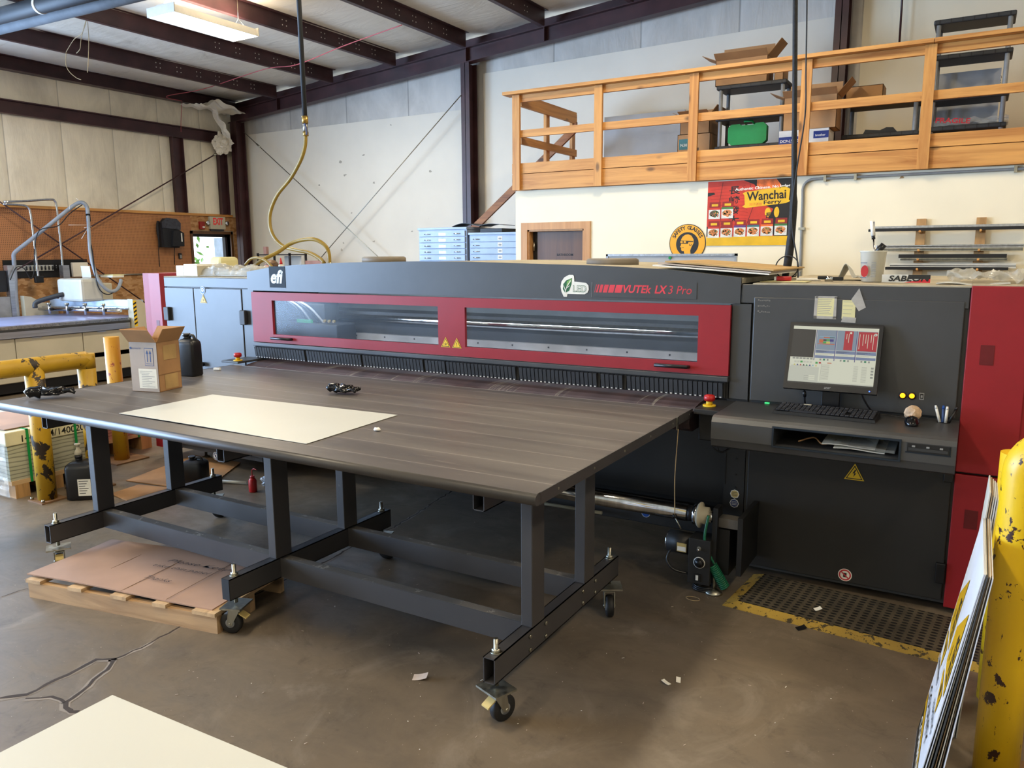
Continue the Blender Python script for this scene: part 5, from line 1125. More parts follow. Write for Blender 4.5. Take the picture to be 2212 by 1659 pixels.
mb = MB(); mb.tube([(0, .05, .008), (-.02, .09, .006), (-.08, .12, .006), (-.2, .15, .006)], .002, 'black_plastic', 6, 5); mb.build('cable', None, ms); move(ms, (-.203, 3.895, DT+.006), .05)
bt = thing('tape_ball', 'fist sized ball of rolled beige masking tape behind the mouse', 'ball', (0, 0, 0)); mb = MB(); M('tape_beige', '#c9ab8b', .65, 0, .2, 25, .3); mb.blob((0, 0, .036), (.037, .037, .036), 'tape_beige', 4, .12, 3, 2.5); mb.v = [(p[0], p[1], p[2]-min(q[2] for q in mb.v[:1])*0) for p in mb.v]; mb.build('ball', None, bt, smooth=False); move(bt, (-.207, 4.005, DT-.002))
MB().cyl((-.08, 4.02, DT-.001), (-.08, 4.02, DT+.0006), .028, 'printer_black', 20).build('pen_well', None, desk)
for i, (px, py, tx, ty, m, lb) in enumerate(((2010, 890, -.022, .01, 'white_ink', 'grey white pen leaning left in the pen well on the desk'), (2021, 893, -.002, .02, 'ink_blue', 'blue marker upright in the pen well on the desk'), (2029, 893, .002, .0, 'white_ink', 'grey white pen upright in the pen well on the desk'), (2046, 888, .03, .02, 'black_plastic', 'black pen leaning right in the pen well on the desk'))):
    t = thing('pen', lb, 'pen', (0, 0, 0)); b0 = Vector((-.096+.012*i, 4.015, DT+.001)); b1 = b0+Vector((tx, ty, .075)); mb = MB(); mb.cyl(b0, b0.lerp(b1, .8), .0062, m, 12); mb.build('barrel', None, t); mb = MB(); mb.cyl(b0.lerp(b1, .8), b1, .0068, m if m != 'ink_blue' else 'st_blue', 12, .004); mb.build('cap', None, t)
q = onz(1657, 872, DT); mb = MB(); mb.box(q.x-.012, q.x+.012, q.y-.006, q.y+.006, DT+.001, DT+.006, 'glow_green', .002); tag(mb.build('green_clip'), 'tiny green clip on the left of the desk shelf', 'clip')  # clip's green is given its own glow, it is no lamp
for i, (a, b_, c__, m, lb) in enumerate(((-.50, -.29, .005, 'paper', 'loose white paper sheets in the desk opening'), (-.44, -.25, .012, 'clear_film', 'clear plastic folder in the desk opening'), (-.55, -.33, .018, 'paper', 'folded white sheet on top in the desk opening'))):
    mb = MB(); mb.sheet((a, 3.70, .838+c__), (b_-a, .01, 0), (0, .22, .004), .004 if m == 'paper' else .012, m, 6, 4, lambda i_, j_: .004*math.sin(5*i_+j_*3)); tag(mb.build('loose_papers'), lb, 'paper')
mb = MB(); mb.tube([(-.66, 3.75, .845), (-.6, 3.8, .86), (-.55, 3.73, .85), (-.5, 3.78, .862), (-.53, 3.83, .845)], .004, 'cardboard', 6, 6); tag(mb.build('cord_tangle'), 'tangle of brown cord in the desk opening', 'cord')
# taped notes on the cabinet door
def note(px0, py0, px1, py1, m, lb, tapes, lines):
    a_ = ony(px0, py1, YP-.006); b__ = ony(px1, py0, YP-.006); w = b__.x-a_.x; h = b__.z-a_.z
    t = thing('taped_note', lb, 'note', (a_.x, YP-.006, a_.z)); f = Flat((a_.x, YP-.0055, a_.z), (1, 0, 0), (0, 0, 1), .0004); f.rect(.12*w, .1*h, .78*w, .82*h, m, 1)
    for i in range(lines): f.rect(.17*w, h*(.84-.7*i/lines), w*(.62-.12*((i*5) % 4)/3), h*.012, 'ink_blue', 2)
    f.build('paper', t)
    f = Flat((a_.x, YP-.0055, a_.z), (1, 0, 0), (0, 0, 1), .0004)
    for poly in tapes: f.poly([(x*w, y*h) for x, y in poly], 'tape', 3)
    f.build('adhesive_tape', t)
note(1757, 640, 1809, 688, 'note_yellow', 'yellowed handwritten note taped on all sides above the monitor', [[(0, 0), (.14, 0), (.16, 1), (.02, .98)], [(.86, 0), (1, .05), (.98, 1), (.88, .95)], [(0, 0), (1, 0), (1, .12), (0, .12)], [(.05, .9), (.98, .9), (1, 1), (.05, 1)]], 9)
note(1813, 645, 1853, 693, 'note_yellow', 'yellow sticky note with sketched table taped right of the other note', [[(.1, -.05), (.95, -.08), (.98, .16), (.2, .2)], [(.62, .95), (1.05, 1.45), (1.5, .62), (1.1, .45)]], 4)
# ceiling lamps
def lamp():
    t = thing('ceiling_lamp', '', 'lamp', (0, 0, 0), 'high bay ceiling lamps')
    mb = MB(); mb.prism([(-.24, 0), (-.20, .09), (-.05, .11), (.05, .11), (.20, .09), (.24, 0), (.225, 0), (.19, .075), (-.19, .075), (-.225, 0)], 1, -.60, .60, 'white_plastic'); mb.box(-.24, .24, -.605, -.595, 0, .1, 'white_plastic'); mb.box(-.24, .24, .595, .605, 0, .1, 'white_plastic'); mb.build('housing', None, t)
    bx('diffuser', 'lamp_glow', t, -.222, .222, -.59, .59, .004, .012)
    mb = MB()
    for y in (-.5, .5): mb.tube([(-.12, y, .10), (0, y, .22), (.12, y, .10)], .003, 'zinc', 6); mb.cyl((0, y, .22), (0, y, .44), .003, 'zinc', 6)
    mb.build('hanger', None, t)
    return t
L0 = lamp(); spots = [(-8.15, 6.68), (-8.05, 1.2), (-2.6, 1.2), (-2.6, 6.0), (2.8, 1.2), (2.8, 6.0), (-8.05, -4.5), (-2.6, -4.5), (2.8, -4.5)]
for i, (x, y) in enumerate(spots):
    o = L0 if i == 0 else copy_tree(L0)
    z = roofz(x)-.27; o.location = (x, y, z); o['_b'] = [x, y, z]
    o['label'] = 'lit white fluorescent high bay lamp hanging below the roof, top left' if i == 0 else 'white fluorescent high bay lamp hanging over the near part of the hall'
    area('lamp_light', (x, y, z-.03), (0, 0, 0), .42, 1.15, 64, (1.0, .84, .60)); area('added_uplight', (x, y, z+.13), (math.pi, 0, 0), .30, 1.1, 24, (1.0, .86, .66))  # second, upward light is added at each fixture to brighten roof and walls
# ================================================================== back wall of the bathroom block
yw_ = YM
q0 = ony(1525, 531, YM-.012); q1 = ony(1713, 385, YM-.012); PW, PH = .885, .672
po = thing('food_poster', 'red and gold poster of frozen Chinese meals under the loft edge', 'poster', (q0.x, YM, q0.z))
MB().box(q0.x, q0.x+PW, YM-.010, YM-.001, q0.z, q0.z+PH).build('backing_board', 'white_plastic', po)
f = Flat((q0.x, YM-.0105, q0.z), (1, 0, 0), (0, 0, 1), .0004); M('p_red', '#c4341f', .5, 0, .1, 6); M('p_red_dark', '#8f1d14', .5); M('p_gold', '#e2b21f', .45, 0, .12, 4); M('p_orange', '#e06a2a', .5, 0, .3, 14); M('p_black', '#1b1512', .5); M('p_food1', '#b8763f', .6, 0, .6, 60); M('p_food2', '#5b4a34', .6, 0, .6, 60); M('p_food3', '#c9814c', .6, 0, .5, 60); M('p_plate', '#d9d9d2', .5); M('p_teal', '#376b70', .5); M('p_purple', '#5c3b78', .5); M('p_green', '#3f7a3c', .5)
U_ = lambda x, y: (x*PW, y*PH)
f.rect(0, 0, PW, PH, 'p_red', 1)
f.poly([U_(*p) for p in ((.42, 1), (.55, .93), (.62, .8), (.66, .62), (.78, .55), (.72, .38), (.8, .14), (1, .14), (1, 1))], 'p_black', 2); f.poly([U_(*p) for p in ((0, .14), (.05, .2), (.02, .3), (0, .3))], 'p_black', 2); f.poly([U_(*p) for p in ((0, .77), (.09, .8), (.08, .83), (0, .83))], 'p_black', 2)
f.poly([U_(*p) for p in ((.58, 1), (.8, 1), (.86, .9), (.84, .76), (.64, .76), (.58, .88))], 'p_orange', 3); f.disc(.72*PW, .5*PH, .035*PW, 'p_gold', 3, 14, .07*PH); f.disc(.82*PW, .5*PH, .03*PW, 'p_gold', 3, 14, .08*PH)
for i in range(16): y = .17+.05*i; f.line([U_(.02+.01*(i % 3), y), U_(.2, y+.012), U_(.45, y+.0), U_(.56-.01*i, y-.02)], .003, 'p_red_dark', 2)
f.line([U_(.18, .98), U_(.14, .6), U_(.2, .2)], .004, 'p_black', 3); f.line([U_(.5, .95), U_(.55, .6), U_(.45, .2)], .004, 'p_black', 3)
f.rect(0, 0, PW, .14*PH, 'p_gold', 4)
for i, ch in enumerate('長崎發大'): f.text(ch, .26*PW, (.79-.15*i)*PH, .13*PW, .125*PH, 'p_black', 4, bold=.02)
f.text('長', .69*PW, .41*PH, .09*PW, .085*PH, 'p_black', 4, bold=.02)
f.text('Authentic Chinese. No Jetlag', .33*PW, .83*PH, .63*PW, .055*PH, 'white_ink', 5, bold=.02, ang=.035)
lb = [(.42, .60), (.45, .625), (.44, .77), (.42, .80), (.45, .82), (.9, .88), (.93, .86), (.96, .84), (.95, .68), (.97, .66), (.92, .63), (.46, .575)]
f.poly([U_(*p) for p in lb], 'p_gold', 5); f.text('Wanchai', .47*PW, .68*PH, .45*PW, .135*PH, 'p_black', 6, bold=.025, ang=.035); f.text('Ferry', .67*PW, .605*PH, .2*PW, .075*PH, 'p_black', 6, bold=.02, ang=.035); f.text('灣仔碼頭', .5*PW, .605*PH, .15*PW, .045*PH, 'p_orange', 6)
def pack(x, y, c1, food, w=.14, h=.26):
    f.poly([U_(x, y), U_(x+w, y), U_(x+w, y+h), U_(x+.01, y+h)], 'p_red_dark', 6); f.rect(x*PW, (y+h*.55)*PH, w*PW, h*.12*PH, c1, 7); f.rect(x*PW, y*PH, w*PW, h*.55*PH, 'p_plate', 7)
    f.disc((x+w*.5)*PW, (y+h*.3)*PH, w*.42*PW, food, 8, 16, h*.22*PH); f.line([U_(x+.01, y+.05), U_(x+w*.6, y+.012), U_(x+w*.95, y+.09)], .006, 'white_ink', 9); f.rect((x+w*.25)*PW, (y+h*.75)*PH, w*.55*PW, h*.14*PH, 'p_gold', 7)
    rnd = random.Random(int(x*1000+y*77))
    for k in range(14): f.disc((x+w*(.5+rnd.uniform(-.3, .3)))*PW, (y+h*(.3+rnd.uniform(-.15, .15)))*PH, .008, rnd.choice(('p_food1', 'p_food2', 'p_food3', 'p_green', 'p_orange')), 9, 7)
for i, (c_, fd) in enumerate((('p_red', 'p_food1'), ('p_red_dark', 'p_food3'), ('p_purple', 'p_food1'), ('p_teal', 'p_food3'), ('p_orange', 'p_food1'), ('p_green', 'p_food3'))): pack(.015+.158*i, .125+.005*i, c_, fd)
pack(.02, .42, 'p_red', 'p_food2'); pack(.175, .425, 'p_green', 'p_food3'); f.build('printed_face', po)
# safety glasses sign
sc = ony(1484, 525, YM-.02); r_ = .205
ss = thing('safety_sign', 'round yellow SAFETY GLASSES sign with a goggled head on the wall', 'sign', (sc.x, YM, sc.z-.2))
MB().cyl((sc.x, YM-.008, sc.z), (sc.x, YM-.001, sc.z), r_, 'sign_black', 40).build('disc', None, ss)
f = Flat((sc.x, YM-.0085, sc.z), (1, 0, 0), (0, 0, 1), .0005); f.disc(0, 0, r_*.965, 'safety_orange', 1, 40); f.disc(0, -.01, r_*.62, 'sign_black', 2, 40)
k = r_
f.poly([(x*k, y*k) for x, y in ((-.36, .05), (-.34, -.1), (-.40, -.2), (-.33, -.24), (-.33, -.36), (-.28, -.42), (-.18, -.42), (-.14, -.60), (.2, -.60), (.17, -.4), (.24, -.2), (.34, -.02), (.34, .18), (.22, .38), (.05, .46), (-.12, .44), (-.26, .34), (-.34, .2))], 'safety_orange', 3)
f.poly([(x*k, y*k) for x, y in ((-.42, .14), (.32, .10), (.32, .05), (.06, .05), (.04, -.04), (-.42, -.02))], 'sign_black', 4)
for x in (-.38, -.2, .0): f.poly([((x)*k, .01*k), ((x+.13)*k, .01*k), ((x+.13)*k, .1*k), (x*k, .11*k)], 'safety_orange', 5) if x < 0 else None
f.line([(.14*k, -.04*k), (.12*k, -.12*k), (.2*k, -.14*k), (.24*k, -.05*k)], .006, 'sign_black', 4); f.line([(-.3*k, -.25*k), (-.18*k, -.25*k)], .005, 'sign_black', 4)
tx = 'SAFETY GLASSES'
for i, ch in enumerate(tx):
    if ch == ' ': continue
    a_ = math.radians(155 - i*10.0); f.text(ch, math.cos(a_)*r_*.71, math.sin(a_)*r_*.71, None, r_*.2, 'sign_black', 3, bold=.03, ang=a_-math.pi/2, center=True)
f.build('printed_face', ss)
# free standing whiteboard behind the printer
wb0 = ony(1310, 549, 7.6); wb1 = ony(1592, 549, 7.6)
wb = thing('whiteboard', 'grey free-standing whiteboard with aluminium frame behind the printer', 'whiteboard', (wb0.x, 7.6, 0))
bx('panel', 'whiteboard', wb, wb0.x+.02, wb1.x-.02, 7.6, 7.62, .55, wb0.z-.02)
mb = MB()
for a in ((wb0.x, wb1.x, wb0.z-.022, wb0.z), (wb0.x, wb1.x, .53, .55), (wb0.x, wb0.x+.02, .55, wb0.z), (wb1.x-.02, wb1.x, .55, wb0.z)): mb.box(a[0], a[1], 7.59, 7.63, a[2], a[3], 'aluminium')
mb.build('frame', None, wb)
for x in (wb0.x+.1, wb1.x-.1): mb = MB(); mb.box(x-.015, x+.015, 7.60, 7.63, .03, .55, 'aluminium'); mb.box(x-.015, x+.015, 7.35, 7.88, 0, .03, 'aluminium'); mb.build('leg', None, wb)
q = ony(1447, 557, 7.59); mb = MB(); mb.cyl((q.x, 7.60, q.z), (q.x, 7.585, q.z), .014, 'green_case', 14); tag(mb.build('magnet'), 'round green magnet on the grey whiteboard', 'magnet')
# conduit
ct = thing('conduit', 'grey electrical conduit bending along the wall below the loft fascia', 'conduit', (-1.58, YM, 0)); ycd = YM-.02
mb = MB(); cx0 = -1.585; ztc = 2.435
mb.tube([(cx0+.03, ycd, .02), (cx0+.02, ycd, 1.4), (cx0+.004, ycd, 2.26)]+[(cx0+.1-.1*math.cos(t), ycd, ztc-.1+.1*math.sin(t)) for t in [math.pi/2*i/6 for i in range(7)]]+[(1.0, ycd, ztc), (5, ycd, ztc)], .0135, 'grey_plastic', 10); mb.build('pipe', None, ct)
for (x, z, h) in ((cx0+.01, 1.95, 1), (-1.38, ztc, 0), (-1.1, ztc, 0), (.22, ztc, 0)):
    mb = MB(); mb.box(x-.03 if h else x-.012, x+.03 if h else x+.012, ycd-.016, YM-.001, z-.012 if h else z-.03, z+.012 if h else z+.03, 'zinc'); mb.build('strap', None, ct)
# rack of aluminium extrusions
rk = thing('extrusion_rack', 'two wooden battens with pegs on the right wall holding metal bars', 'rack', (-.3, YM, 1.3))
for px in (1990, 2120):
    x = ony(px, 480, 8.45).x; bx('batten', 'stair_wood' if 0 else 'block_wood', rk, x-.04, x+.04, YM-.04, YM-.001, 1.38, 2.02)
    for z in (1.915, 1.74, 1.655, 1.565): mb = MB(); mb.cyl((x, YM-.04, z-.025), (x, YM-.16, z-.012), .010, 'pine_y', 10); mb.build('peg', None, rk)
bars = [((1884, 494), (2230, 489), 'aluminium', 'long silver bar on the top pegs of the wall rack', .048), ((1876, 496), (2230, 494), 'printer_dark', 'dark bar behind the top silver bar of the wall rack', .024), ((1893, 534), (2212, 530), 'aluminium', 'silver bar on the second pegs of the wall rack', .032), ((1897, 540), (2210, 538), 'zinc', 'duller metal bar below the silver one on the second pegs', .029), ((1941, 554), (2175, 552), 'printer_dark', 'dark bar on the third pegs of the wall rack', .035), ((1944, 561), (2176, 559), 'zinc', 'short grey bar under the dark bar on the third pegs', .024), ((1922, 575), (2195, 573), 'board_edge', 'pale flat bar on the lowest pegs of the wall rack', .047), ((1912, 580), (2178, 580), 'printer_dark', 'dark thin bar under the pale bar on the lowest pegs', .027)]
for i, (a, b_, m_, lb_, s_) in enumerate(bars):
    yy_ = YM-.075-.022*(i % 2)-.002; p = ony(*a, yy_); r = ony(*b_, yy_); z = (p.z+r.z)/2; mb = MB()
    mb.box(p.x, r.x, yy_-.011, yy_+.010, z-s_/2, z+s_/2, m_, .002); mb.box(p.x+.002, r.x-.002, yy_-.0125, yy_-.011, z-.003, z+.003, 'ink'); tag(mb.build('metal_bar'), lb_, 'bar', 'bars on the wall rack')
q = ony(1948, 381, YM); mb = MB(); mb.prism([(q.x-.02, q.z-.02), (q.x+.02, q.z-.018), (q.x+.004, q.z+.02)], 1, YM-.003, YM-.0005, 'block_wood'); tag(mb.build('wall_scar'), 'small brown triangular scrap stuck on the cream wall above the rack', 'scrap')
# ================================================================== flat files
def flatfile(name, label, x0, x1, y0, ztop, nh, labels):
    t = thing(name, label, 'cabinet', ((x0+x1)/2, y0+.4, 0)); D = .85
    bx('body', 'file_blue', t, x0, x1, y0+.02, y0+D, 0.02, ztop-.03); bx('cap', 'file_blue', t, x0-.01, x1+.01, y0, y0+D, ztop-.03, ztop, b=.004)
    bx('plinth', 'file_blue', t, x0, x1, y0+.005, y0+.02, ztop-.52, ztop-.485)
    z = ztop-.045; k = 0; h = .078
    while z-h > .08:
        if k == nh: z -= .05
        d = bx('drawer', 'file_blue', t, x0+.018, x1-.018, y0, y0+.02, z-h+.006, z, b=.003)
        for u in ((.2, .82) if not labels else (.16, )):
            mb = MB(); xh = x0+(x1-x0)*u; mb.tube([(xh-.04, y0, z-h*.5), (xh-.038, y0-.018, z-h*.5), (xh+.038, y0-.018, z-h*.5), (xh+.04, y0, z-h*.5)], .006, 'chrome', 6); mb.build('handle', None, d)
        f = Flat((x0+(x1-x0)*(.44 if not labels else .60), y0-.0008, z-h*.72), (1, 0, 0), (0, 0, 1)); f.rect(0, 0, .11 if not labels else .07, .03 if not labels else .05, 'zinc' if not labels else 'paper', 1)
        if labels: f.rect(.014, .012, .042, .02, 'grey_plastic', 2)
        f.build('label_holder', d); z -= h; k += 1
    return t
flatfile('flat_file_cabinet', 'taller blue-grey flat file cabinet on the left by the steel column', -6.50, -5.73, 8.56, 2.06, 5, False)
flatfile('flat_file_cabinet', 'lower blue-grey flat file cabinet with white drawer labels beside the block wall', -5.70, -4.97, 8.58, 1.985, 5, True)
mb = MB(); mb.box(-5.55, -5.22, 8.62, 9.0, 1.987, 2.035, 'printer_black', .004); tag(mb.build('black_binder'), 'flat black case on top of the labelled flat file cabinet', 'case')
mb = MB(); mb.sheet((-6.05, 8.7, 2.068), (.8, 0, 0), (0, .3, 0), .004, 'black_plastic', 30, 3, lambda i, j: .05*abs(math.sin(i*6.0))*(1-.6*i)); tag(mb.build('curled_mat'), 'curled dark rubber mat lying across the flat file cabinets', 'mat')
# ================================================================== loft things
def tote_shelf(label, x0, x1, y0, tiers, D=.38):
    t = thing('plastic_shelf', label, 'shelf', ((x0+x1)/2, y0+D/2, ZF))
    for z in tiers:
        mb = MB(); mb.box(x0, x1, y0, y0+D, z-.045, z, 'dark_grey_plastic', .012)
        for k in range(7): mb.box(x0+.05+(x1-x0-.1)*k/6-.004, x0+.05+(x1-x0-.1)*k/6+.004, y0-.002, y0, z-.042, z-.003, 'printer_black')
        mb.build('shelf_tray', None, t)
    for x in (x0+.045, x1-.045):
        for y in (y0+.04, y0+D-.04): mb = MB(); mb.cyl((x, y, ZF-.02), (x, y, tiers[-1]-.02), .021, 'grey_plastic', 14); mb.build('pole', None, t)
    return t
LB = ZF-.019
s1 = (ony(1548, 175, 9.1).x, ony(1700, 165, 9.1).x)
tote_shelf('two tier grey plastic shelf with the green case, left on the loft', s1[0], s1[1], 9.1, (2.90, 3.215, 3.555))
s2 = (ony(1822, 225, 9.1).x, ony(1990, 213, 9.1).x); tote_shelf('low grey plastic shelf with black items in the middle of the loft', s2[0], s2[1], 9.1, (2.92, 3.245))
s3 = (ony(2018, 45, 9.1).x, ony(2198, 18, 9.1).x); tote_shelf('tall grey plastic shelf at the right end of the loft', s3[0], s3[1], 9.1, (2.935, 3.22, 3.61, 3.94))
def carton_(label, x0, x1, y0, y1, z0, z1, m='cardboard', flaps=True, prints=None, name='cardboard_box'):
    t = thing(name, label, 'box', ((x0+x1)/2, (y0+y1)/2, z0)); th = .005; mb = MB()
    mb.box(x0, x1, y0, y1, z0, z0+th, m); mb.box(x0, x1, y0, y0+th, z0, z1, m); mb.box(x0, x1, y1-th, y1, z0, z1, m); mb.box(x0, x0+th, y0, y1, z0, z1, m); mb.box(x1-th, x1, y0, y1, z0, z1, m)
    if not flaps: mb.box(x0, x1, y0, y1, z1-th, z1, m)
    c_ = mb.build('carton', None, t)
    if flaps:
        w = (x1-x0)*.4; d = (y1-y0)*.4
        for (P, U__, V__) in (((x0, y0, z1), (x1-x0, 0, 0), (0, -d*.8, w*.25)), ((x0, y0, z1), (0, y1-y0, 0), (-w*.7, 0, w*.3)), ((x1, y0, z1), (0, y1-y0, 0), (w*.6, 0, w*.7)), ((x0, y1, z1), (x1-x0, 0, 0), (0, d*.2, w*.8))):
            mb = MB(); mb.sheet(P, U__, V__, th, m); mb.build('flap', None, t)
    if prints:
        f = Flat((x0, y0-.001, z0), (1, 0, 0), (0, 0, 1)); prints(f, x1-x0, z1-z0); f.build('printing', c_)
    return t
carton_('large open brown carton with raised flaps on top of the left loft shelf', ony(1548, 130, 9.15).x, ony(1660, 120, 9.15).x, 9.13, 9.43, 3.557, 3.83)
carton_('smaller open brown carton right of the large one on the left loft shelf', ony(1676, 130, 9.2).x, ony(1692, 120, 9.2).x+.02, 9.16, 9.4, 3.557, 3.75)
def pA(f, w, h): f.rect(w*.05, h*.5, w*.35, h*.35, 'p_teal', 1); f.text('N30', w*.1, h*.6, w*.2, None, 'paper', 2); f.text('Ja', w*.55, h*.12, w*.3, None, 'ink', 1, bold=.02); f.rect(w*.05, h*.2, w*.4, h*.03, 'ink', 1)
xa_, xb_ = ony(1464, 290, 9.1).x, ony(1540, 290, 9.1).x-.03
carton_('closed brown carton with teal printing, bottom of the pair left on the loft', xa_, xb_, 9.1, 9.5, LB, 3.06, flaps=False, prints=pA)
carton_('open brown carton stacked on the teal printed carton left on the loft', xa_+.02, xb_-.02, 9.12, 9.48, 3.061, 3.27)
def pB(f, w, h):
    f.rect(0, 0, w, h, 'white_plastic', 1); f.rect(0, h*.42, w*.55, h*.32, 'p_navy', 2); f.rect(w*.70, h*.60, w*.3, h*.3, 'p_navy', 2); f.text('DCP-L5650dn', w*.03, h*.50, w*.45, None, 'white_ink', 3, bold=.02); f.text('brother', w*.74, h*.68, w*.2, None, 'white_ink', 3, bold=.02); f.text('RELIABILITY & PRODUCTIVITY', w*.03, h*.14, w*.5, None, 'ink', 2); f.rect(w*.76, h*.1, w*.18, h*.08, 'p_gold', 2)
M('p_navy', '#22357e', .5)
xa_, xb_ = ony(1683, 290, 8.74).x, ony(1790, 290, 8.74).x; zt1 = ony(1735, 280, 8.74).z; zt2 = ony(1750, 200, 8.76).z
carton_('white and blue printer carton lying behind the loft fascia', xa_, xb_, 8.74, 9.06, LB, zt1, 'white_plastic', False, pB, 'printer_box')
carton_('big open brown carton standing on the white and blue printer carton', xa_+.03, xb_+.06, 8.76, 9.05, zt1+.001, zt2-.03)
carton_('flat brown carton lying on the low middle loft shelf', ony(1828, 190, 9.12).x, ony(1908, 190, 9.12).x, 9.12, 9.4, 3.247, 3.40, flaps=False)
gc = thing('green_case', 'green plastic tool case with handle standing on the left loft shelf', 'case', (-2.4, 9.15, 2.9)); ga, gb_ = ony(1572, 285, 9.1).x, ony(1655, 285, 9.1).x; gw = gb_-ga
mb = MB(); mb.prism([(ga, 2.935), (ga+.04, 2.902), (gb_-.04, 2.902), (gb_, 2.935), (gb_, 3.09), (gb_-.035, 3.125), (gb_-.12, 3.125), (gb_-.13, 3.11), (ga+.14, 3.11), (ga+.13, 3.125), (ga+.035, 3.125), (ga, 3.09)], 1, 9.11, 9.20, 'green_case'); mb.build('shell', None, gc)
mb = MB(); mb.tube([(ga+.16, 9.355, 3.11), (ga+.17, 9.155, 3.155), (gb_-.17, 9.155, 3.155), (gb_-.16, 9.355, 3.11)], .012, 'green_case', 8); mb.build('handle', None, gc)
mb = MB(); mb.prism([(s2[0]+.2, 2.922), (s2[1]-.2, 2.922), (s2[1]-.24, 2.97), (s2[0]+.42, 2.975), (s2[0]+.36, 2.95), (s2[0]+.22, 2.965)], 1, 9.15, 9.3, 'black_plastic'); tag(mb.build('black_tool'), 'black tools lying on the low middle loft shelf', 'tool')
mb = MB(); mb.box(ony(1307, 258, 10.3).x, ony(1480, 250, 10.3).x, 10.28, 10.32, ZF-.019, 3.55, 'whiteboard'); o = tag(mb.build('display_board'), 'large plain grey panel leaning at the back wall behind the railing', 'panel')
mb = MB(); mb.sheet((s3[0]+.02, 9.55, ZF-.015), (s3[1]-s3[0]-.1, 0, 0), (0, .06, .80), .006, 'whiteboard'); hw = tag(mb.build('dry_erase_board'), 'grey board with scribbled handwriting behind the tall loft shelf', 'board')
f = Flat((s3[0]+.1, 9.60, 3.3), (1, 0, 0), (0, .07, 1)); rnd = random.Random(8)
for i, wtx in enumerate(('Pos', 'Banner', 'Signs', 'Wraps', 'Coro')): f.text(wtx, .08+.1*i, .16, .12, .03, 'ink', 1, shear=.3, ang=-1.4)
f.build('handwriting', hw)
mb = MB(); mb.sheet((s3[0]-.05, 9.13, 2.945), (.75, 0, 0), (0, .3, 0), .05, 'clear_film', 26, 10, lambda i, j: .03*mn.noise(Vector((i*9, j*5, 1)))); pb_ = tag(mb.build('plastic_bag'), 'clear plastic bag with red print on the tall loft shelf', 'bag')
f = Flat((s3[0]+.08, 9.09, 2.97), (1, 0, 0), (0, 0, 1)); f.text('FRAGILE', 0, 0, .3, .05, 'ink_red', 1, bold=.02, ang=-.1); f.build('printing', pb_)
bx('light_switch_panel', 'white_plastic', None, .2, .42, YG-.035, YG-.021, 3.1, 3.7) if False else None
mb = MB(); mb.cyl((-.98, 10.45, 4.05), (-.99, 10.45, roofz(-1)), .012, 'maroon_steel', 10); mb.cyl((-.98, 10.45, 3.98), (-.98, 10.45, 4.06), .02, 'printer_black', 10); tag(mb.build('hanging_rod'), 'thin dark rod hanging from the roof above the tall loft shelf', 'rod')
# ================================================================== hanging pipe, valve and yellow hose
ha = thing('air_drop_pipe', 'black air pipe hanging from the roof with brass valve', 'pipe', (-4.95, 5, 2.7))
mb = MB(); mb.cyl((-4.945, 5.0, 2.84), (-4.96, 5.0, roofz(-4.96)+.1), .02, 'pipe_black', 14); mb.build('pipe', None, ha)
mb = MB(); M('brass', '#a98b4a', .35, .8); mb.cyl((-4.945, 5, 2.80), (-4.945, 5, 2.86), .026, 'brass', 12); mb.cyl((-4.945, 5, 2.735), (-4.945, 5, 2.80), .02, 'zinc', 12); mb.cyl((-4.945, 5, 2.70), (-4.945, 5, 2.735), .024, 'brass', 6); mb.build('ball_valve', None, ha)
mb = MB(); mb.tube([(-4.93, 4.975, 2.79), (-4.91, 4.965, 2.785), (-4.895, 4.96, 2.74), (-4.895, 4.96, 2.70)], .008, 'st_navy', 8, 3); mb.build('valve_lever', None, ha)
hs = thing('yellow_air_hose', 'long yellow rubber air hose looping from the ceiling valve onto the printer', 'hose', (-4.95, 5, 1.7))
def hp_(L, y=5.0): return [ony(px, py, y+(dy if dy else 0)) for px, py, dy in L]
A = hp_([(660, 290, 0), (659, 315, 0), (650, 345, 0), (628, 385, .02), (600, 420, .03), (585, 455, .03), (583, 485, .02), (592, 512, 0), (612, 532, 0), (640, 540, -.02), (668, 546, -.03), (690, 558, -.05), (700, 568, -.08)])
mb = MB(); mb.tube(A, .016, 'hose_yellow', 10, 6); mb.build('hose_drop', None, hs)
Bp = hp_([(543, 578, -.3), (570, 560, -.28), (600, 545, -.2), (625, 528, -.12), (650, 519, -.1), (678, 517, -.1), (700, 528, -.08), (710, 545, -.06), (712, 572, -.06)]); mb = MB(); mb.tube(Bp, .016, 'hose_yellow', 10, 6); mb.build('hose_loop', None, hs)
Cp = hp_([(530, 572, -.35), (541, 560, -.35), (556, 557, -.35), (575, 564, -.35), (590, 580, -.38)]); mb = MB(); mb.tube(Cp, .012, 'hose_yellow', 10, 6); mb.build('hose_loop', None, hs)
q = Bp[-1]; mb = MB(); mb.cyl((q.x, q.y, q.z-.06), (q.x, q.y, q.z+.02), .018, 'zinc', 10); mb.build('hose_fitting', None, hs)
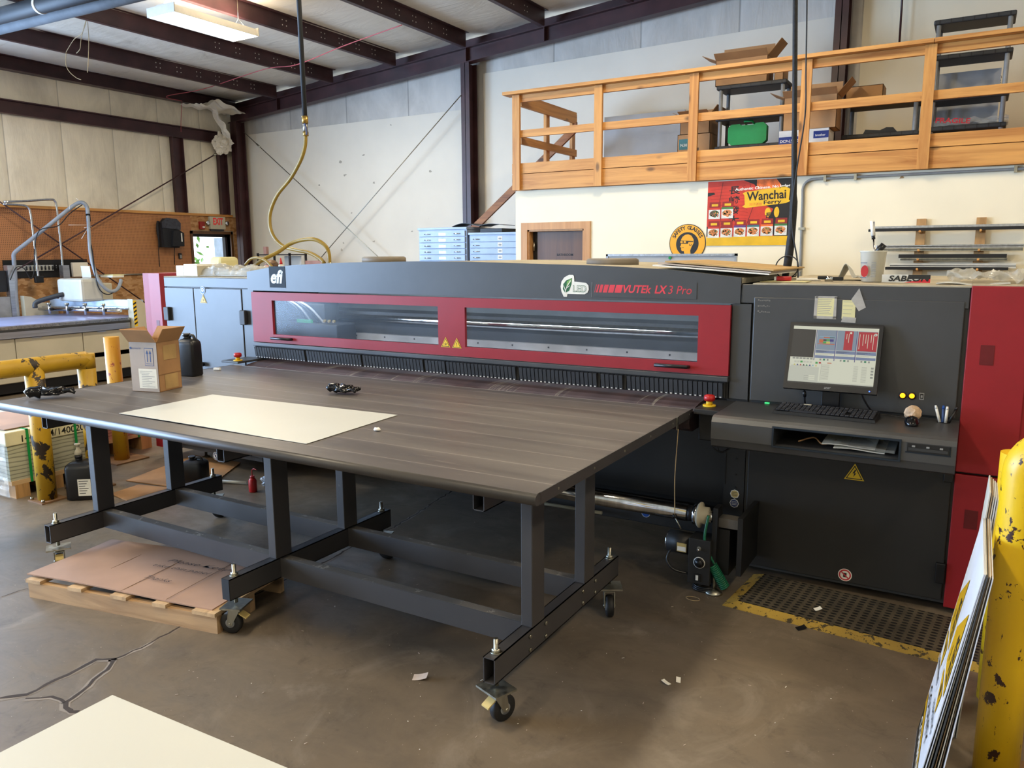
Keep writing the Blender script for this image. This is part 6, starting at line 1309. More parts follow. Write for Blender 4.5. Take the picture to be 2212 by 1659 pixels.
# black cable sleeve dropping to the control cabinet
kc = thing('ceiling_cable', 'thick black sleeved cable hanging from the roof to the control cabinet', 'cable', (-1, 4.9, 1.6))
K1 = [ony(px, py, 4.9) for px, py in ((1719, -120), (1718, 0), (1717, 150), (1716, 300), (1715, 420), (1710, 500), (1703, 560), (1696, 598))]
K1.insert(0, Vector((K1[0].x-.02, 4.9, roofz(K1[0].x)+.1)))
M('sleeve', '#151618', .6, 0, .5, 60, .4); mb = MB(); mb.tube(K1, [.014, .014, .014, .014, .016, .022, .024, .02], 'sleeve', 12, 6); mb.build('cable_sleeve', None, kc)
K2 = [ony(px, py, 4.88) for px, py in ((1742, -120), (1743, 0), (1741, 150), (1739, 250), (1722, 360), (1712, 440), (1712, 500), (1722, 560), (1724, 604))]; K2.insert(0, Vector((K2[0].x, 4.88, roofz(K2[0].x)+.1)))
mb = MB(); mb.tube(K2, .0045, 'st_navy' if 0 else 'pipe_black', 6, 6); mb.build('thin_cable', None, kc)
q = ony(1700, 575, 4.85); mb = MB(); mb.tube([(q.x+.065*math.cos(t/14*2*math.pi), 4.85+.02*math.sin(t/14*2*math.pi), q.z-.005+.065*math.sin(t/14*2*math.pi)) for t in range(15)], .0035, 'pipe_black', 6, 2); mb.build('cable_ring', None, kc)
# ================================================================== things on top of the printer
CT = 1.564; CL = 1.553
q = ony(1846, 575, 4.6)
bk = thing('mixing_bucket', 'translucent white plastic measuring bucket on the control cabinet top', 'bucket', (0, 0, 0)); bkx = ony(1884, 590, 4.45)
mb = MB(); mb.lathe([(.045, 0), (.05, .002), (.062, .15), (.066, .152), (.066, .158), (.058, .156), (.046, .006)], (0, 0, 0), 'milky_plastic', 28); bd_ = mb.build('tub', None, bk)
f = Flat((-.03, -.0605, .02), (1, 0, 0), (0, 0, 1)); f.disc(.0, .035, .018, 'st_red', 1, 14, .03); f.rect(-.02, .075, .03, .003, 'ink_blue', 1); f.rect(-.02, .0, .03, .003, 'ink_blue', 1); [f.rect(.03, .005+.008*i, .022, .003, 'grey_plastic', 1) for i in range(10)]; f.build('printed_scale', bd_)
move(bk, (bkx.x, 4.45, CT+.001))
sd = thing('screwdriver', 'blue and white handled screwdriver standing in the bucket', 'screwdriver', (bkx.x, 4.45, CT)); b0 = ony(1895, 560, 4.45); b1 = ony(1887, 517, 4.45); b2 = ony(1884, 477, 4.45); bb = Vector((bkx.x+.02, 4.45, CT+.01))
mb = MB(); mb.cyl(bb, b1, .004, 'chrome', 8); mb.build('blade', None, sd); mb = MB(); mb.cyl(b1, b1.lerp(b2, .2), .009, 'black_plastic', 12); mb.cyl(b1.lerp(b2, .2), b2, .0115, 'white_ink', 6); mb.box(b2.x+.004, b2.x+.012, 4.442, 4.447, b1.z+.012, b2.z-.005, 'st_navy'); mb.build('handle', None, sd)
c1 = ony(1892, 548, 4.44); c2 = ony(1910, 528, 4.44); mb = MB(); mb.cyl((bkx.x-.015, 4.44, CT+.012), c1, .009, 'black_plastic', 10); mb.cyl(c1, c2, .016, 'black_plastic', 12); tag(mb.build('knife_handle'), 'thick black tool handle sticking out of the bucket', 'tool')
def onTop(px, py, y): p = ony(px, py, y); return p.x
x = onTop(1700, 600, 4.3)
mb = MB(); mb.box(x-.055, x+.02, 4.30, 4.33, CT+.005, CT+.028, 'red_plastic', .005); mb.box(x-.065, x-.055, 4.30, 4.33, CT+.007, CT+.026, 'white_plastic'); tag(mb.build('box_cutter'), 'red tipped box cutter on the cabinet top beside the hanging cable', 'tool')
mb = MB(); mb.box(x-.12, x+.11, 4.22, 4.38, CT+.001, CT+.004, 'note_yellow'); tag(mb.build('paper_note'), 'yellowish paper under the red box cutter', 'paper')
x = onTop(1800, 595, 4.4); mb = MB(); mb.cyl((x-.04, 4.4, CT+.015), (x+.0, 4.4, CT+.015), .014, 'chrome', 14); mb.box(x, x+.05, 4.39, 4.41, CT+.006, CT+.026, 'black_plastic', .003); mb.box(x-.075, x-.03, 4.385, 4.42, CT+.012, CT+.030, 'black_plastic', .004); tag(mb.build('air_fitting'), 'chrome and black air fitting on the cabinet top left of the bucket', 'fitting')
x = onTop(1762, 597, 4.5); mb = MB(); mb.box(x-.1, x+.02, 4.5, 4.56, CT+.001, CT+.014, 'white_plastic', .003); tag(mb.build('white_strip'), 'flat white plastic strip on the cabinet top', 'strip')
x = onTop(1835, 590, 4.6); mb = MB(); mb.sheet((x-.06, 4.6, CT+.001), (.2, 0, 0), (0, .2, 0), .004, 'white_sheet', 20, 8, lambda i, j: .07*math.exp(-((i-.2)*7)**2)*(1-j*.4)+.02*math.sin(i*9)**2); tag(mb.build('cleaning_cloth'), 'rumpled cream cloth behind the bucket on the cabinet top', 'cloth')
xl = onTop(1905, 600, 4.3); xr = onTop(2010, 600, 4.3)
sb = thing('sample_sign', 'small printed sample plate reading SABEON on the cabinet top', 'sign', (xl, 4.3, CT)); mb = MB(); mb.box(xl, xr, 4.3, 4.31, CT+.004, CT+.042, 'board_edge'); mb.build('plate', None, sb)
f = Flat((xl, 4.2995, CT+.004), (1, 0, 0), (0, 0, 1)); f.poly([(.1, 0), (xr-xl, 0), (xr-xl, .02), (.16, .012)], 'ink_red', 1); f.rect((xr-xl)*.55, .018, (xr-xl)*.45, .02, 'sign_black', 1); f.text('SABEON', .03, .006, (xr-xl)*.85, .028, 'sign_black', 2, bold=.03, shear=.2); f.build('printing', sb)
mb = MB(); mb.sheet((xl+.28, 4.28, CT+.001), (.52, 0, 0), (0, .5, 0), .003, 'clear_film', 40, 24, lambda i, j: max(.002, .035+.05*mn.noise(Vector((i*8, j*7, 3)))+.02*mn.noise(Vector((i*21, j*17, 3))))); tag(mb.build('plastic_wrap'), 'crumpled clear plastic wrap on the right end of the printer top', 'wrap')
mb = MB(); mb.sheet((xl+.24, 4.24, CT+.001), (.3, 0, 0), (0, .16, 0), .004, 'milky_plastic', 6, 4, lambda i, j: .006*math.sin(i*8)); tag(mb.build('clear_sheet'), 'striped clear plastic sheet in front of the crumpled wrap', 'sheet')
# sheets on the right part of the hood
xa_, xb_ = -1.95, -1.02
def hz_(x):
    for (p, r) in zip(hp[:-1], hp[1:]):
        if p[0] <= x <= r[0]: return p[1]+(r[1]-p[1])*(x-p[0])/(r[0]-p[0])
    return hp[-1][1]
for k, (dx, m_, lb_) in enumerate(((0, 'white_plastic', 'white foam sheet lowest of the pile on the hood'), (.02, 'box_label_side', 'greyish sheet in the pile on the hood'), (.05, 'box_tan', 'tan board topmost of the pile on the hood'))):
    z0_ = hz_(-1.40)+.022+.010*k; z1_ = hz_(-1.06)+.012+.010*k; mb = MB(); x0_, x1_ = -1.55+dx, -.92+dx*.4; mb.hexa([(x0_, 4.16+.03*k, z0_), (x1_, 4.16, z1_), (x1_, 5.0, z1_), (x0_, 5.0, z0_), (x0_, 4.16+.03*k, z0_+.007), (x1_, 4.16, z1_+.007), (x1_, 5.0, z1_+.007), (x0_, 5.0, z0_+.007)], m_); tag(mb.build('foam_sheet'), lb_, 'sheet', 'sheets on the hood')
# left cabinet top
xf = XB+.005; mb = MB(); mb.box(xf, xf+.17, 4.30, 4.6, CL, CL+.095, 'white_plastic', .004); tag(mb.build('foam_box'), 'white foam block on the left cabinet top', 'block')
xf2 = xf+.13; mb = MB(); mb.box(xf2, xf2+.09, 4.13, 4.28, CL, CL+.085, 'paper', .003); mb.box(xf2+.09, xf2+.26, 4.13, 4.28, CL, CL+.085, 'cream_panel', .003); tag(mb.build('paper_ream'), 'cream paper wrapped pack right of the white foam block', 'pack')
mb = MB(); xr_ = onTop(455, 560, 4.62); mb.box(xr_-.03, xr_+.13, 4.62, 4.82, CL, CL+.15, 'note_yellow', .03); mb.box(xr_-.13, xr_-.03, 4.62, 4.82, CL, CL+.14, 'clear_film', .02); tag(mb.build('wrapped_roll'), 'plastic wrapped cream parcel in front of the exit door', 'parcel')
xg = onTop(415, 590, 4.18); mb = MB()
mb.sheet((xg, 4.14, CL+.002), (.72, 0, 0), (0, .4, 0), .003, 'clear_film', 44, 24, lambda i, j: max(.002, .06+.05*mn.noise(Vector((i*7, j*6, 8)))+.02*mn.noise(Vector((i*19, j*15, 3)))) if .04 < i < .96 and .05 < j < .95 else .004); tag(mb.build('plastic_bag'), 'crumpled clear plastic bag with rolls on the left cabinet top', 'bag')
for k, (yy__, ln_, mm_, lb_) in enumerate(((4.25, .5, 'cream_panel', 'cream vinyl roll inside the clear bag, nearest'), (4.33, .45, 'white_sheet', 'white vinyl roll inside the clear bag, middle'), (4.42, .4, 'printer_dark', 'dark tube inside the clear bag, rearmost'))):
    mb = MB(); mb.cyl((xg+.2, yy__, CL+.024), (xg+.2+ln_, yy__+.03, CL+.022), .02, mm_, 14); tag(mb.build('vinyl_roll'), lb_, 'roll')
xg = onTop(541, 575, 4.25); gb2 = thing('glue_bottle', 'glue bottle with pointed red cap on the left cabinet top', 'bottle', (xg, 4.5, CL)); mb = MB(); mb.lathe([(.02, 0), (.022, .06), (.02, .085), (.012, .09)], (xg-.04, 4.6, CL), 'milky_plastic', 16); mb.build('body', None, gb2); mb = MB(); mb.lathe([(.013, .09), (.013, .10), (.004, .14), (0, .142)], (xg-.04, 4.6, CL), 'red_plastic', 14); mb.build('cap', None, gb2)
# ================================================================== person behind the printer
pe = thing('person', 'person with brown hair behind the printer, only the top of the head showing', 'person', (-7.12, 6.7, 0))
hx_ = ony(587, 580, 6.7); PXc, PYc, HT = hx_.x, 6.7, ony(585, 561, 6.7).z
def skin_body(name, J, E_, mat, parent):
    me = bpy.data.meshes.new(name); me.from_pydata([j[0] for j in J], E_, []); o = bpy.data.objects.new(name, me); COL.objects.link(o)
    bm = bmesh.new(); bm.from_mesh(me); ly = bm.verts.layers.skin.verify()
    for v, j in zip(bm.verts, J): v[ly].radius = (j[1], j[1] if len(j) < 3 else j[2])
    bm.verts.ensure_lookup_table(); bm.verts[0][ly].use_root = True; bm.to_mesh(me); bm.free()
    o.modifiers.new('s', 'SKIN'); sd_ = o.modifiers.new('u', 'SUBSURF'); sd_.levels = 2; sd_.render_levels = 2
    dg = bpy.context.evaluated_depsgraph_get(); dg.update(); m2 = bpy.data.meshes.new_from_object(o.evaluated_get(dg)); bpy.data.objects.remove(o)
    m2.materials.clear(); m2.materials.append(g_(mat)); [setattr(p, 'use_smooth', True) for p in m2.polygons]
    o = bpy.data.objects.new(name, m2); COL.objects.link(o); o.parent = parent; o.location = -Vector(parent['_b']); return o
X, Y_, k = PXc, PYc, HT/1.72
V3 = lambda x, y, z: (X+x*k, Y_+y*k, z*k)
J = [(V3(0, 0, .95), .13*k, .10*k), (V3(0, .01, 1.15), .12*k, .09*k), (V3(0, 0, 1.35), .15*k, .10*k), (V3(0, 0, 1.46), .055*k), (V3(0, -.02, 1.55), .075*k), (V3(0, -.03, 1.62), .088*k), (V3(0, -.02, 1.67), .06*k),
     (V3(-.19, 0, 1.38), .055*k), (V3(-.23, .0, 1.12), .045*k), (V3(-.20, -.16, .98), .035*k), (V3(-.17, -.25, .97), .03*k), (V3(.19, 0, 1.38), .055*k), (V3(.23, 0, 1.12), .045*k), (V3(.20, -.16, .98), .035*k), (V3(.17, -.25, .97), .03*k),
     (V3(-.10, 0, .85), .09*k), (V3(-.11, 0, .48), .06*k), (V3(-.11, .02, .08), .045*k), (V3(-.12, -.14, .035), .035*k), (V3(.10, 0, .85), .09*k), (V3(.11, 0, .48), .06*k), (V3(.11, .02, .08), .045*k), (V3(.12, -.14, .035), .035*k)]
E__ = [(0, 1), (1, 2), (2, 3), (3, 4), (4, 5), (5, 6), (2, 7), (7, 8), (8, 9), (9, 10), (2, 11), (11, 12), (12, 13), (13, 14), (0, 15), (15, 16), (16, 17), (17, 18), (0, 19), (19, 20), (20, 21), (21, 22)]
bd = skin_body('body', J, E__, 'skin', pe)
for s__ in (-1, 1):
    for q_ in range(4):
        w0 = V3(s__*(.17-.02+.013*q_), -.27, .965); w1 = V3(s__*(.17-.02+.013*q_), -.33, .955); w2 = V3(s__*(.17-.02+.012*q_), -.36-.005*(q_ % 2), .935)
        mb = MB(); mb.tube([w0, w1, w2], .0085*k, 'skin', 8, 3); mb.build('finger', None, bd)
    mb = MB(); mb.tube([V3(s__*.15, -.25, .96), V3(s__*.115, -.28, .955), V3(s__*.105, -.31, .945)], .010*k, 'skin', 8, 3); mb.build('thumb', None, bd)
mb = MB(); bm_ = bmesh.new(); bmesh.ops.create_uvsphere(bm_, u_segments=28, v_segments=18, radius=1)
hz0 = HT-.115*k
for v in bm_.verts:
    n_ = v.co.copy(); rr_ = Vector((.093*k, .112*k, .115*k)); w_ = 1+.04*mn.noise(n_*6); lowf = (n_.z < .1)
    v.co = Vector((PXc+n_.x*rr_.x*w_, PYc+.0*k+n_.y*rr_.y*w_*(.55 if (n_.y < 0 and n_.z < .35) else 1), hz0+n_.z*rr_.z*(1.6 if n_.z < 0 and n_.y > -.2 else 1)))
mb.bm(bm_, 'hair', True); mb.build('hair', None, pe)
mb = MB()
for s__ in (-1, 1): mb.lathe([(.011, 0), (.008, .004), (0, .006)], V3(s__*.032, -.112, 1.60), 'white_ink', 12, (0, -1, 0)); mb.lathe([(.005, .005), (0, .0075)], V3(s__*.032, -.112, 1.60), 'ink', 10, (0, -1, 0))
mb.cyl(V3(0, -.108, 1.60), V3(0, -.135, 1.565), .008*k, 'skin', 10, .013*k); mb.box(PXc-.022, PXc+.022, PYc-.112*k, PYc-.104*k, 1.530*k, 1.536*k, 'st_red'); mb.build('face', None, pe)
J2 = [(V3(0, 0, .93), .155*k, .125*k), (V3(0, .01, 1.15), .14*k, .11*k), (V3(0, 0, 1.35), .17*k, .12*k), (V3(0, 0, 1.41), .075*k), (V3(-.20, 0, 1.37), .07*k), (V3(-.235, 0, 1.17), .062*k), (V3(.20, 0, 1.37), .07*k), (V3(.235, 0, 1.17), .062*k)]
skin_body('shirt', J2, [(0, 1), (1, 2), (2, 3), (2, 4), (4, 5), (2, 6), (6, 7)], 'shirt_blue', pe)
J3 = [(V3(0, 0, .93), .15*k, .12*k), (V3(-.10, 0, .84), .11*k), (V3(-.11, 0, .48), .08*k), (V3(-.11, .02, .12), .065*k), (V3(.10, 0, .84), .11*k), (V3(.11, 0, .48), .08*k), (V3(.11, .02, .12), .065*k)]
skin_body('trousers', J3, [(0, 1), (1, 2), (2, 3), (0, 4), (4, 5), (5, 6)], 'fabric_black', pe)
# ================================================================== left wall things
XW = XL+.018; M('exit_red', '#f23a3a', .4)
q = onx(470, 520, XW)
es = thing('exit_sign', 'white emergency sign with red EXIT letters and two lamps above the exit door', 'sign', (XW, 9.9, 2.2))
a_ = onx(453, 495, XW+.03); b_ = onx(484, 469, XW+.03); bx('housing', 'cream_panel', es, XW, XW+.06, a_.y, b_.y, a_.z, b_.z, b=.006)
f = Flat((XW+.0605, a_.y, a_.z), (0, 1, 0), (0, 0, 1)); f.text('EXIT', (b_.y-a_.y)*.18, (b_.z-a_.z)*.35, (b_.y-a_.y)*.66, (b_.z-a_.z)*.55, 'exit_red', 1, bold=.035); f.build('letters', es)
for y in (a_.y-.045, b_.y+.045): mb = MB(); mb.lathe([(.018, 0), (.04, .03), (.042, .05), (.03, .056), (0, .058)], (XW+.01, y, (a_.z+b_.z)/2), 'chrome', 16, (1, 0, 0)); mb.build('lamp_head', None, es)
bx('junction', 'dark_steel', es, XW, XW+.04, a_.y+.02, b_.y-.03, a_.z-.03, a_.z)
q = onx(434, 487, XW); t = thing('fire_alarm', 'dark red fire alarm strobe left of the exit sign', 'alarm', (XW, q.y, q.z)); bx('body', 'p_red_dark', t, XW, XW+.05, q.y-.055, q.y+.055, q.z-.07, q.z+.07, b=.01); bx('strobe_lens', 'white_plastic', t, XW+.05, XW+.065, q.y-.01, q.y+.035, q.z-.045, q.z-.015, b=.004)
# backpack
q0_ = onx(342, 534, XW+.1); q1_ = onx(386, 474, XW+.1); bp = thing('backpack', 'black backpack hanging on the pegboard wall', 'backpack', (XW+.12, (q0_.y+q1_.y)/2, q0_.z)); by0, by1, bz0, bz1 = q0_.y, q1_.y, q0_.z, q1_.z; bw_ = by1-by0; bh = bz1-bz0
mb = MB(); ring = [(0.02, 0), (.9, -.02), (1, .08), (1.0, .55), (.93, .85), (.75, 1), (.3, 1.02), (.08, .86), (0, .6)]
mb.prism([(by0+u*bw_, bz0+w*bh) for u, w in [(.12+.76*a, b) for a, b in ring]], 0, XW+.05, XW+.18, 'fabric_black'); mb.build('main_bag', None, bp)
mb = MB(); mb.prism([(by0+u*bw_, bz0+w*bh) for u, w in ((.42, .03), (.95, .03), (.97, .5), (.75, .62), (.5, .58))], 0, XW+.18, XW+.235, 'fabric_black'); mb.build('front_pocket', None, bp)
M('bag_grey', '#3b3d47', .8, 0, .2, 30); mb = MB(); mb.prism([(by0+u*bw_, bz0+w*bh) for u, w in ((.1, .68), (.9, .62), (.92, .86), (.74, 1.01), (.3, 1.03), (.1, .88))], 0, XW+.18, XW+.195, 'bag_grey'); mb.build('top_flap', None, bp)
mb = MB(); mb.box(XW+.236, XW+.240, by0+bw_*.82, by0+bw_*.87, bz0+bh*.2, bz0+bh*.5, 'white_plastic'); mb.build('zip_pull', None, bp)
mb = MB(); mb.tube([(XW+.06, by0+.06, bz0+bh*.9), (XW+.1, by0+.015, bz0+bh*.7), (XW+.1, by0+.02, bz0+bh*.1), (XW+.06, by0+.03, bz0-.05), (XW+.05, by0+.03, bz0-.33)], [.022, .022, .015, .006, .006], 'fabric_black', 8, 5); mb.tube([(XW+.1, by0+bw_*.72, bz0), (XW+.05, by0+bw_*.74, bz0-.3)], .006, 'fabric_black', 6); mb.build('strap', None, bp)
q = onx(388, 553, XW); mb = MB(); mb.box(XW, XW+.03, q.y-.03, q.y+.03, q.z-.05, q.z+.05, 'black_plastic', .008); mb.box(XW+.03, XW+.032, q.y-.015, q.y+.022, q.z-.04, q.z+.02, 'grey_plastic'); tag(mb.build('wall_meter'), 'small black and grey device hanging on the pegboard below the backpack', 'device')
# tool rail with cutter heads
a_ = onx(5, 563, XW); b_ = onx(190, 595, XW)
tr = thing('tool_rail', 'black wall board with a white strip holding small tools, far left', 'rack', (XW, 6.8, 1.4)); bx('back_board', 'printer_black', tr, XW, XW+.012, a_.y, b_.y, 1.40, 1.665)
sp_ = bx('white_strip', 'white_sheet', tr, XW+.012, XW+.04, a_.y, b_.y-.55, 1.50, 1.585)
for k_ in range(11): mb = MB(); yy = a_.y+.30+.055*k_; mb.cyl((XW+.055, yy, 1.515), (XW+.055, yy, 1.565), .012, 'printer_dark', 8); mb.cyl((XW+.055, yy, 1.565), (XW+.055, yy, 1.585), .007, 'chrome', 8); tag(mb.build('router_bit'), 'small dark router bit in the white strip of the tool rail', 'bit', 'router bits on the tool rail')
mb = MB(); a_ = onx(236, 594, XW+.02); b_ = onx(300, 595, XW+.02); mb.cyl((XW+.02, 7.4, a_.z), (XW+.02, 9.3, a_.z), .012, 'zinc', 10); tag(mb.build('wall_conduit'), 'thin grey conduit running along the foot of the pegboard', 'conduit')
# wind braces
def brace(name, label, a, b_, r=.011):
    t = thing(name, label, 'brace', tuple(a)); mb = MB(); mb.cyl(a, b_, r, 'maroon_steel' if 'left' in label else 'zinc', 8); mb.build('rod', None, t); d = (Vector(b_)-Vector(a)).normalized(); m_ = Vector(a).lerp(Vector(b_), .08); mb = MB(); mb.cyl(m_-d*.06, m_+d*.06, r*1.8, 'zinc', 8); mb.build('turnbuckle', None, t)
brace('wind_brace', 'thin dark brace rod rising to the corner across the left wall', (-12.02, 10.30, 3.74), (-12.04, 5.2, .95)); brace('wind_brace', 'thin dark brace rod falling to the right across the left wall pegboard', (-12.0, 5.0, 3.28), (-12.02, 9.4, .1))
brace('wind_brace', 'thin grey brace rod falling from the corner column across the back wall', (-11.75, 10.33, 3.93), (-7.3, 10.33, .65), .008); brace('wind_brace', 'thin grey brace rod rising to the middle column across the back wall', (-11.6, 10.30, .35), (-6.95, 10.30, 4.08), .008)
# crumpled insulation in the roof corner
mb = MB(); mb.sheet((-12.1, 9.25, 4.30), (.0, .95, -.05), (.45, .1, -.02), .006, 'hardboard', 26, 14, lambda i, j: .10*mn.noise(Vector((i*4, j*4, 5)))-.1*j*math.sin(i*3)); mb.sheet((-12.05, 9.85, 4.30), (.10, .3, -.62), (.22, -.08, .02), .006, 'hardboard', 20, 10, lambda i, j: .07*mn.noise(Vector((i*5, j*5, 1)))); tag(mb.build('torn_insulation'), 'torn white insulation facing hanging in the roof corner', 'insulation')
mb = MB(); bm_ = bmesh.new(); bmesh.ops.create_icosphere(bm_, subdivisions=4, radius=1)
cc_ = onx(480, 312, -11.98)
for v in bm_.verts:
    kk = 1+.5*mn.noise(v.co*2.3)+.3*mn.noise(v.co*6); v.co = Vector((cc_.x+v.co.x*.09*kk, cc_.y+v.co.y*.17*kk, cc_.z+v.co.z*.17*kk))
mb.bm(bm_, 'hardboard'); tag(mb.build('crumpled_wrap', smooth=False), 'crumpled white plastic bundle tied at the corner column', 'bundle')
# wires under the roof
def wire(name, label, pts, r, m): mb = MB(); mb.tube(pts, r, m, 6, 6); return tag(mb.build(name), label, 'wire')
W1_ = [onx(393, 218, -12.0), onx(360, 208, -11.9)]+[ony(*p) for p in ((440, 192, 9.2), (570, 150, 8.7), (640, 140, 8.3), (740, 100, 7.9), (868, 54, 7.5))]
wire('pink_cable', 'thin pinkish cable strung under the roof purlins', W1_, .006, 'pink_wire'); wire('pink_cable', 'short pinkish cable hanging down the left wall near the corner', [onx(393, 218, -12.05), onx(391, 260, -12.1), onx(391, 285, -12.1)], .005, 'pink_wire')
for L, lb_ in (([(190, -20), (189, 40), (192, 90), (189, 157)], 'thin tan wire hanging straight below the roof at top left'), ([(190, 30), (178, 70), (160, 85), (143, 112)], 'thin tan wire hanging slanted left below the roof at top left'), ([(188, 35), (176, 80), (173, 105), (165, 115)], 'thin tan wire hanging between the other two at top left'), ([(143, 112), (142, 138), (150, 155), (165, 168), (175, 172)], 'loose white wire end near the eave at top left')): wire('hanging_wire', lb_, [ony(x, y, 6.3) for x, y in L], .004, 'wire_tan')
wire('sprinkler_line', 'thin dark wire running diagonally under the roof at top left', [ony(x, y, 7.5) for x, y in ((-60, 135), (60, 88), (180, 42), (300, -3), (420, -60))], .006, 'pipe_black')
# duct and light strip
du = thing('dust_duct', 'thick grey duct with white band crossing the top left corner', 'duct', (-9, 5, 4.2)); P0_, P1_ = ony(-60, 50, 5.2), ony(420, -75, 5.2); d_ = (P1_-P0_).normalized(); P0_ = P0_-d_*((P0_.x+12.15)/d_.x); P1_ = P1_+d_*1.0
mb = MB(); mb.cyl(P0_, P1_, .085, 'pipe_black', 24); mb.build('duct_pipe', None, du); m_ = ony(88, 12, 5.2); d = (P1_-P0_).normalized(); m_ = P0_+d*(m_-P0_).dot(d)
for hx in (P0_.x+.8, P1_.x-.9): hb = P0_+d*((hx-P0_.x)/d.x); mh = MB(); mh.cyl(hb, (hb.x, hb.y, roofz(hb.x)+.15), .006, 'zinc', 6); mh.build('hanger_rod', None, du)
mb = MB(); mb.cyl(m_-d*.02, m_+d*.02, .089, 'white_plastic', 24); mb.build('band', None, du)
mb = MB(); off = Vector((0, .22, -.02)); mb.cyl(P0_+off, P1_+off, .075, 'duct_light', 24); tag(mb.build('light_duct'), 'pale grey duct running beside the dark duct at top left', 'duct')
# ================================================================== flatbed cutting router
rt = thing('flatbed_router', 'cream and silver flatbed cutting router with gantry behind the guard rail', 'cutting machine', (-11, 5, 0)); RX, RX2 = -10.2, -11.75
bx('base_frame', 'cream_panel', rt, RX2, RX-.02, 1.6, 6.95, .16, .70, b=.01); bx('undercarriage', 'printer_black', rt, RX2+.05, RX-.08, 1.7, 6.9, .03, .16)
for k_ in range(6): y0_ = 1.75+k_*.86; o = bx('side_panel', 'cream_panel', rt, RX-.02, RX, y0_, y0_+.85, .42, .71, b=.006); bx('panel_grip', 'aluminium', rt, RX, RX+.004, y0_+.2, y0_+.32, .695, .71)
bx('kick_panel', 'cream_panel', rt, RX-.03, RX-.012, 1.7, 6.9, .17, .36); bx('recess', 'printer_black', rt, RX-.04, RX-.02, 1.7, 6.95, .36, .42)
mb = MB(); mb.box(RX-.03, RX+.03, 1.55, 6.72, .72, .80, 'aluminium'); mb.box(RX-.02, RX+.035, 1.55, 6.72, .80, .83, 'dark_grey_plastic'); mb.box(RX-.03, RX+.03, 1.55, 6.72, .83, .865, 'brushed_steel'); mb.build('side_extrusion', None, rt); M('bed_blue', '#8d93b4', .3, 0, .1, 3)
bx('bed_surface', 'bed_blue', rt, RX2, RX-.03, 1.6, 6.95, .70, .872)
mb = MB(); y0_ = 6.74; mb.prism([(y0_, .70), (y0_+.42, .70), (y0_+.42, 1.04), (y0_+.2, 1.04), (y0_+.12, 1.10), (y0_, 1.12)], 0, RX-.02, RX+.10, 'cream_panel'); ep = mb.build('gantry_end', None, rt)
f = Flat((RX+.10, y0_-.0008, .74), (-1, 0, 0), (0, 0, 1)); 
mb = MB()
for k_ in range(6): z_ = .76+.055*k_; mb.add([(RX+.101, y0_+.002, z_), (RX+.101, y0_+.05, z_+.025), (RX+.101, y0_+.05, z_+.05), (RX+.101, y0_+.002, z_+.025)], [(0, 1, 2, 3)], 'ink')
mb.add([(RX+.1005, y0_+.001, .74), (RX+.1005, y0_+.052, .74), (RX+.1005, y0_+.052, 1.10), (RX+.1005, y0_+.001, 1.10)], [(0, 1, 2, 3)], 'warn_yellow'); mb.build('hazard_stripes', None, ep)
mb = MB(); mb.prism([(6.15, .72), (6.62, .72), (6.62, 1.02), (6.40, 1.05), (6.25, 1.14), (6.15, 1.16)], 0, RX2-.08, RX2+.02, 'cream_panel'); mb.build('gantry_end', None, rt)
def gbeam(name, mat, y0a, y1a, z0, z1): mb = MB(); mb.hexa([(RX2, y0a, z0), (RX, y0a+.35, z0), (RX, y1a+.35, z0), (RX2, y1a, z0), (RX2, y0a, z1), (RX, y0a+.35, z1), (RX, y1a+.35, z1), (RX2, y1a, z1)], mat); return mb.build(name, None, rt)
gbeam('gantry_beam', 'light_blue_steel', 6.52, 6.62, .98, 1.10); gbeam('gantry_rail', 'chrome', 6.38, 6.42, .97, 1.0)
mb = MB(); mb.cyl((RX2+.1, 6.30, .965), (RX, 6.62, .965), .022, 'chrome', 14); mb.build('vacuum_bar', None, rt)
for k_ in range(4):
    u = .15+.22*k_; x_ = RX2+.1+(RX-RX2-.1)*u; y_ = 6.30+.32*u-.02; mb = MB(); mb.cyl((x_, y_, .90), (x_, y_, 1.05), .018, 'chrome', 10); mb.cyl((x_, y_, 1.03), (x_, y_, 1.06), .03, 'zinc', 10); mb.box(x_+.03, x_+.06, y_-.02, y_+.02, .95, .985, 'printer_black'); mb.build('clamp', None, rt)
h0 = onx(152, 645, -10.95); h1 = onx(240, 605, -10.95)
mb = MB(); mb.box(-11.35, -10.75, h0.y+.05, h0.y+.38, 1.08, 1.40, 'cream_head', .04); mb.build('tool_head', None, rt); mb = MB(); mb.box(-11.28, -10.85, h0.y+.38, h0.y+.58, 1.04, 1.33, 'cream_panel', .02); mb.build('motor_cover', None, rt)
mb = MB(); cq = [(-11.4, h0.y-.25, 1.0), (-11.4, h0.y-.22, 1.08), (-11.25, h0.y-.02, 1.16), (-11.2, h0.y+.05, 1.18)]; mb.tube(cq, .035, 'dark_grey_plastic', 6, 4); mb.build('cable_chain', None, rt)
for px, w_ in ((142, .1), (24, .07)): p = onx(px, 630, -11.9); mb = MB(); mb.box(-11.93, -11.83, p.y-.05, p.y+.05, .02, onx(px, 573, -11.9).z, 'aluminium'); mb.build('upright', None, rt)
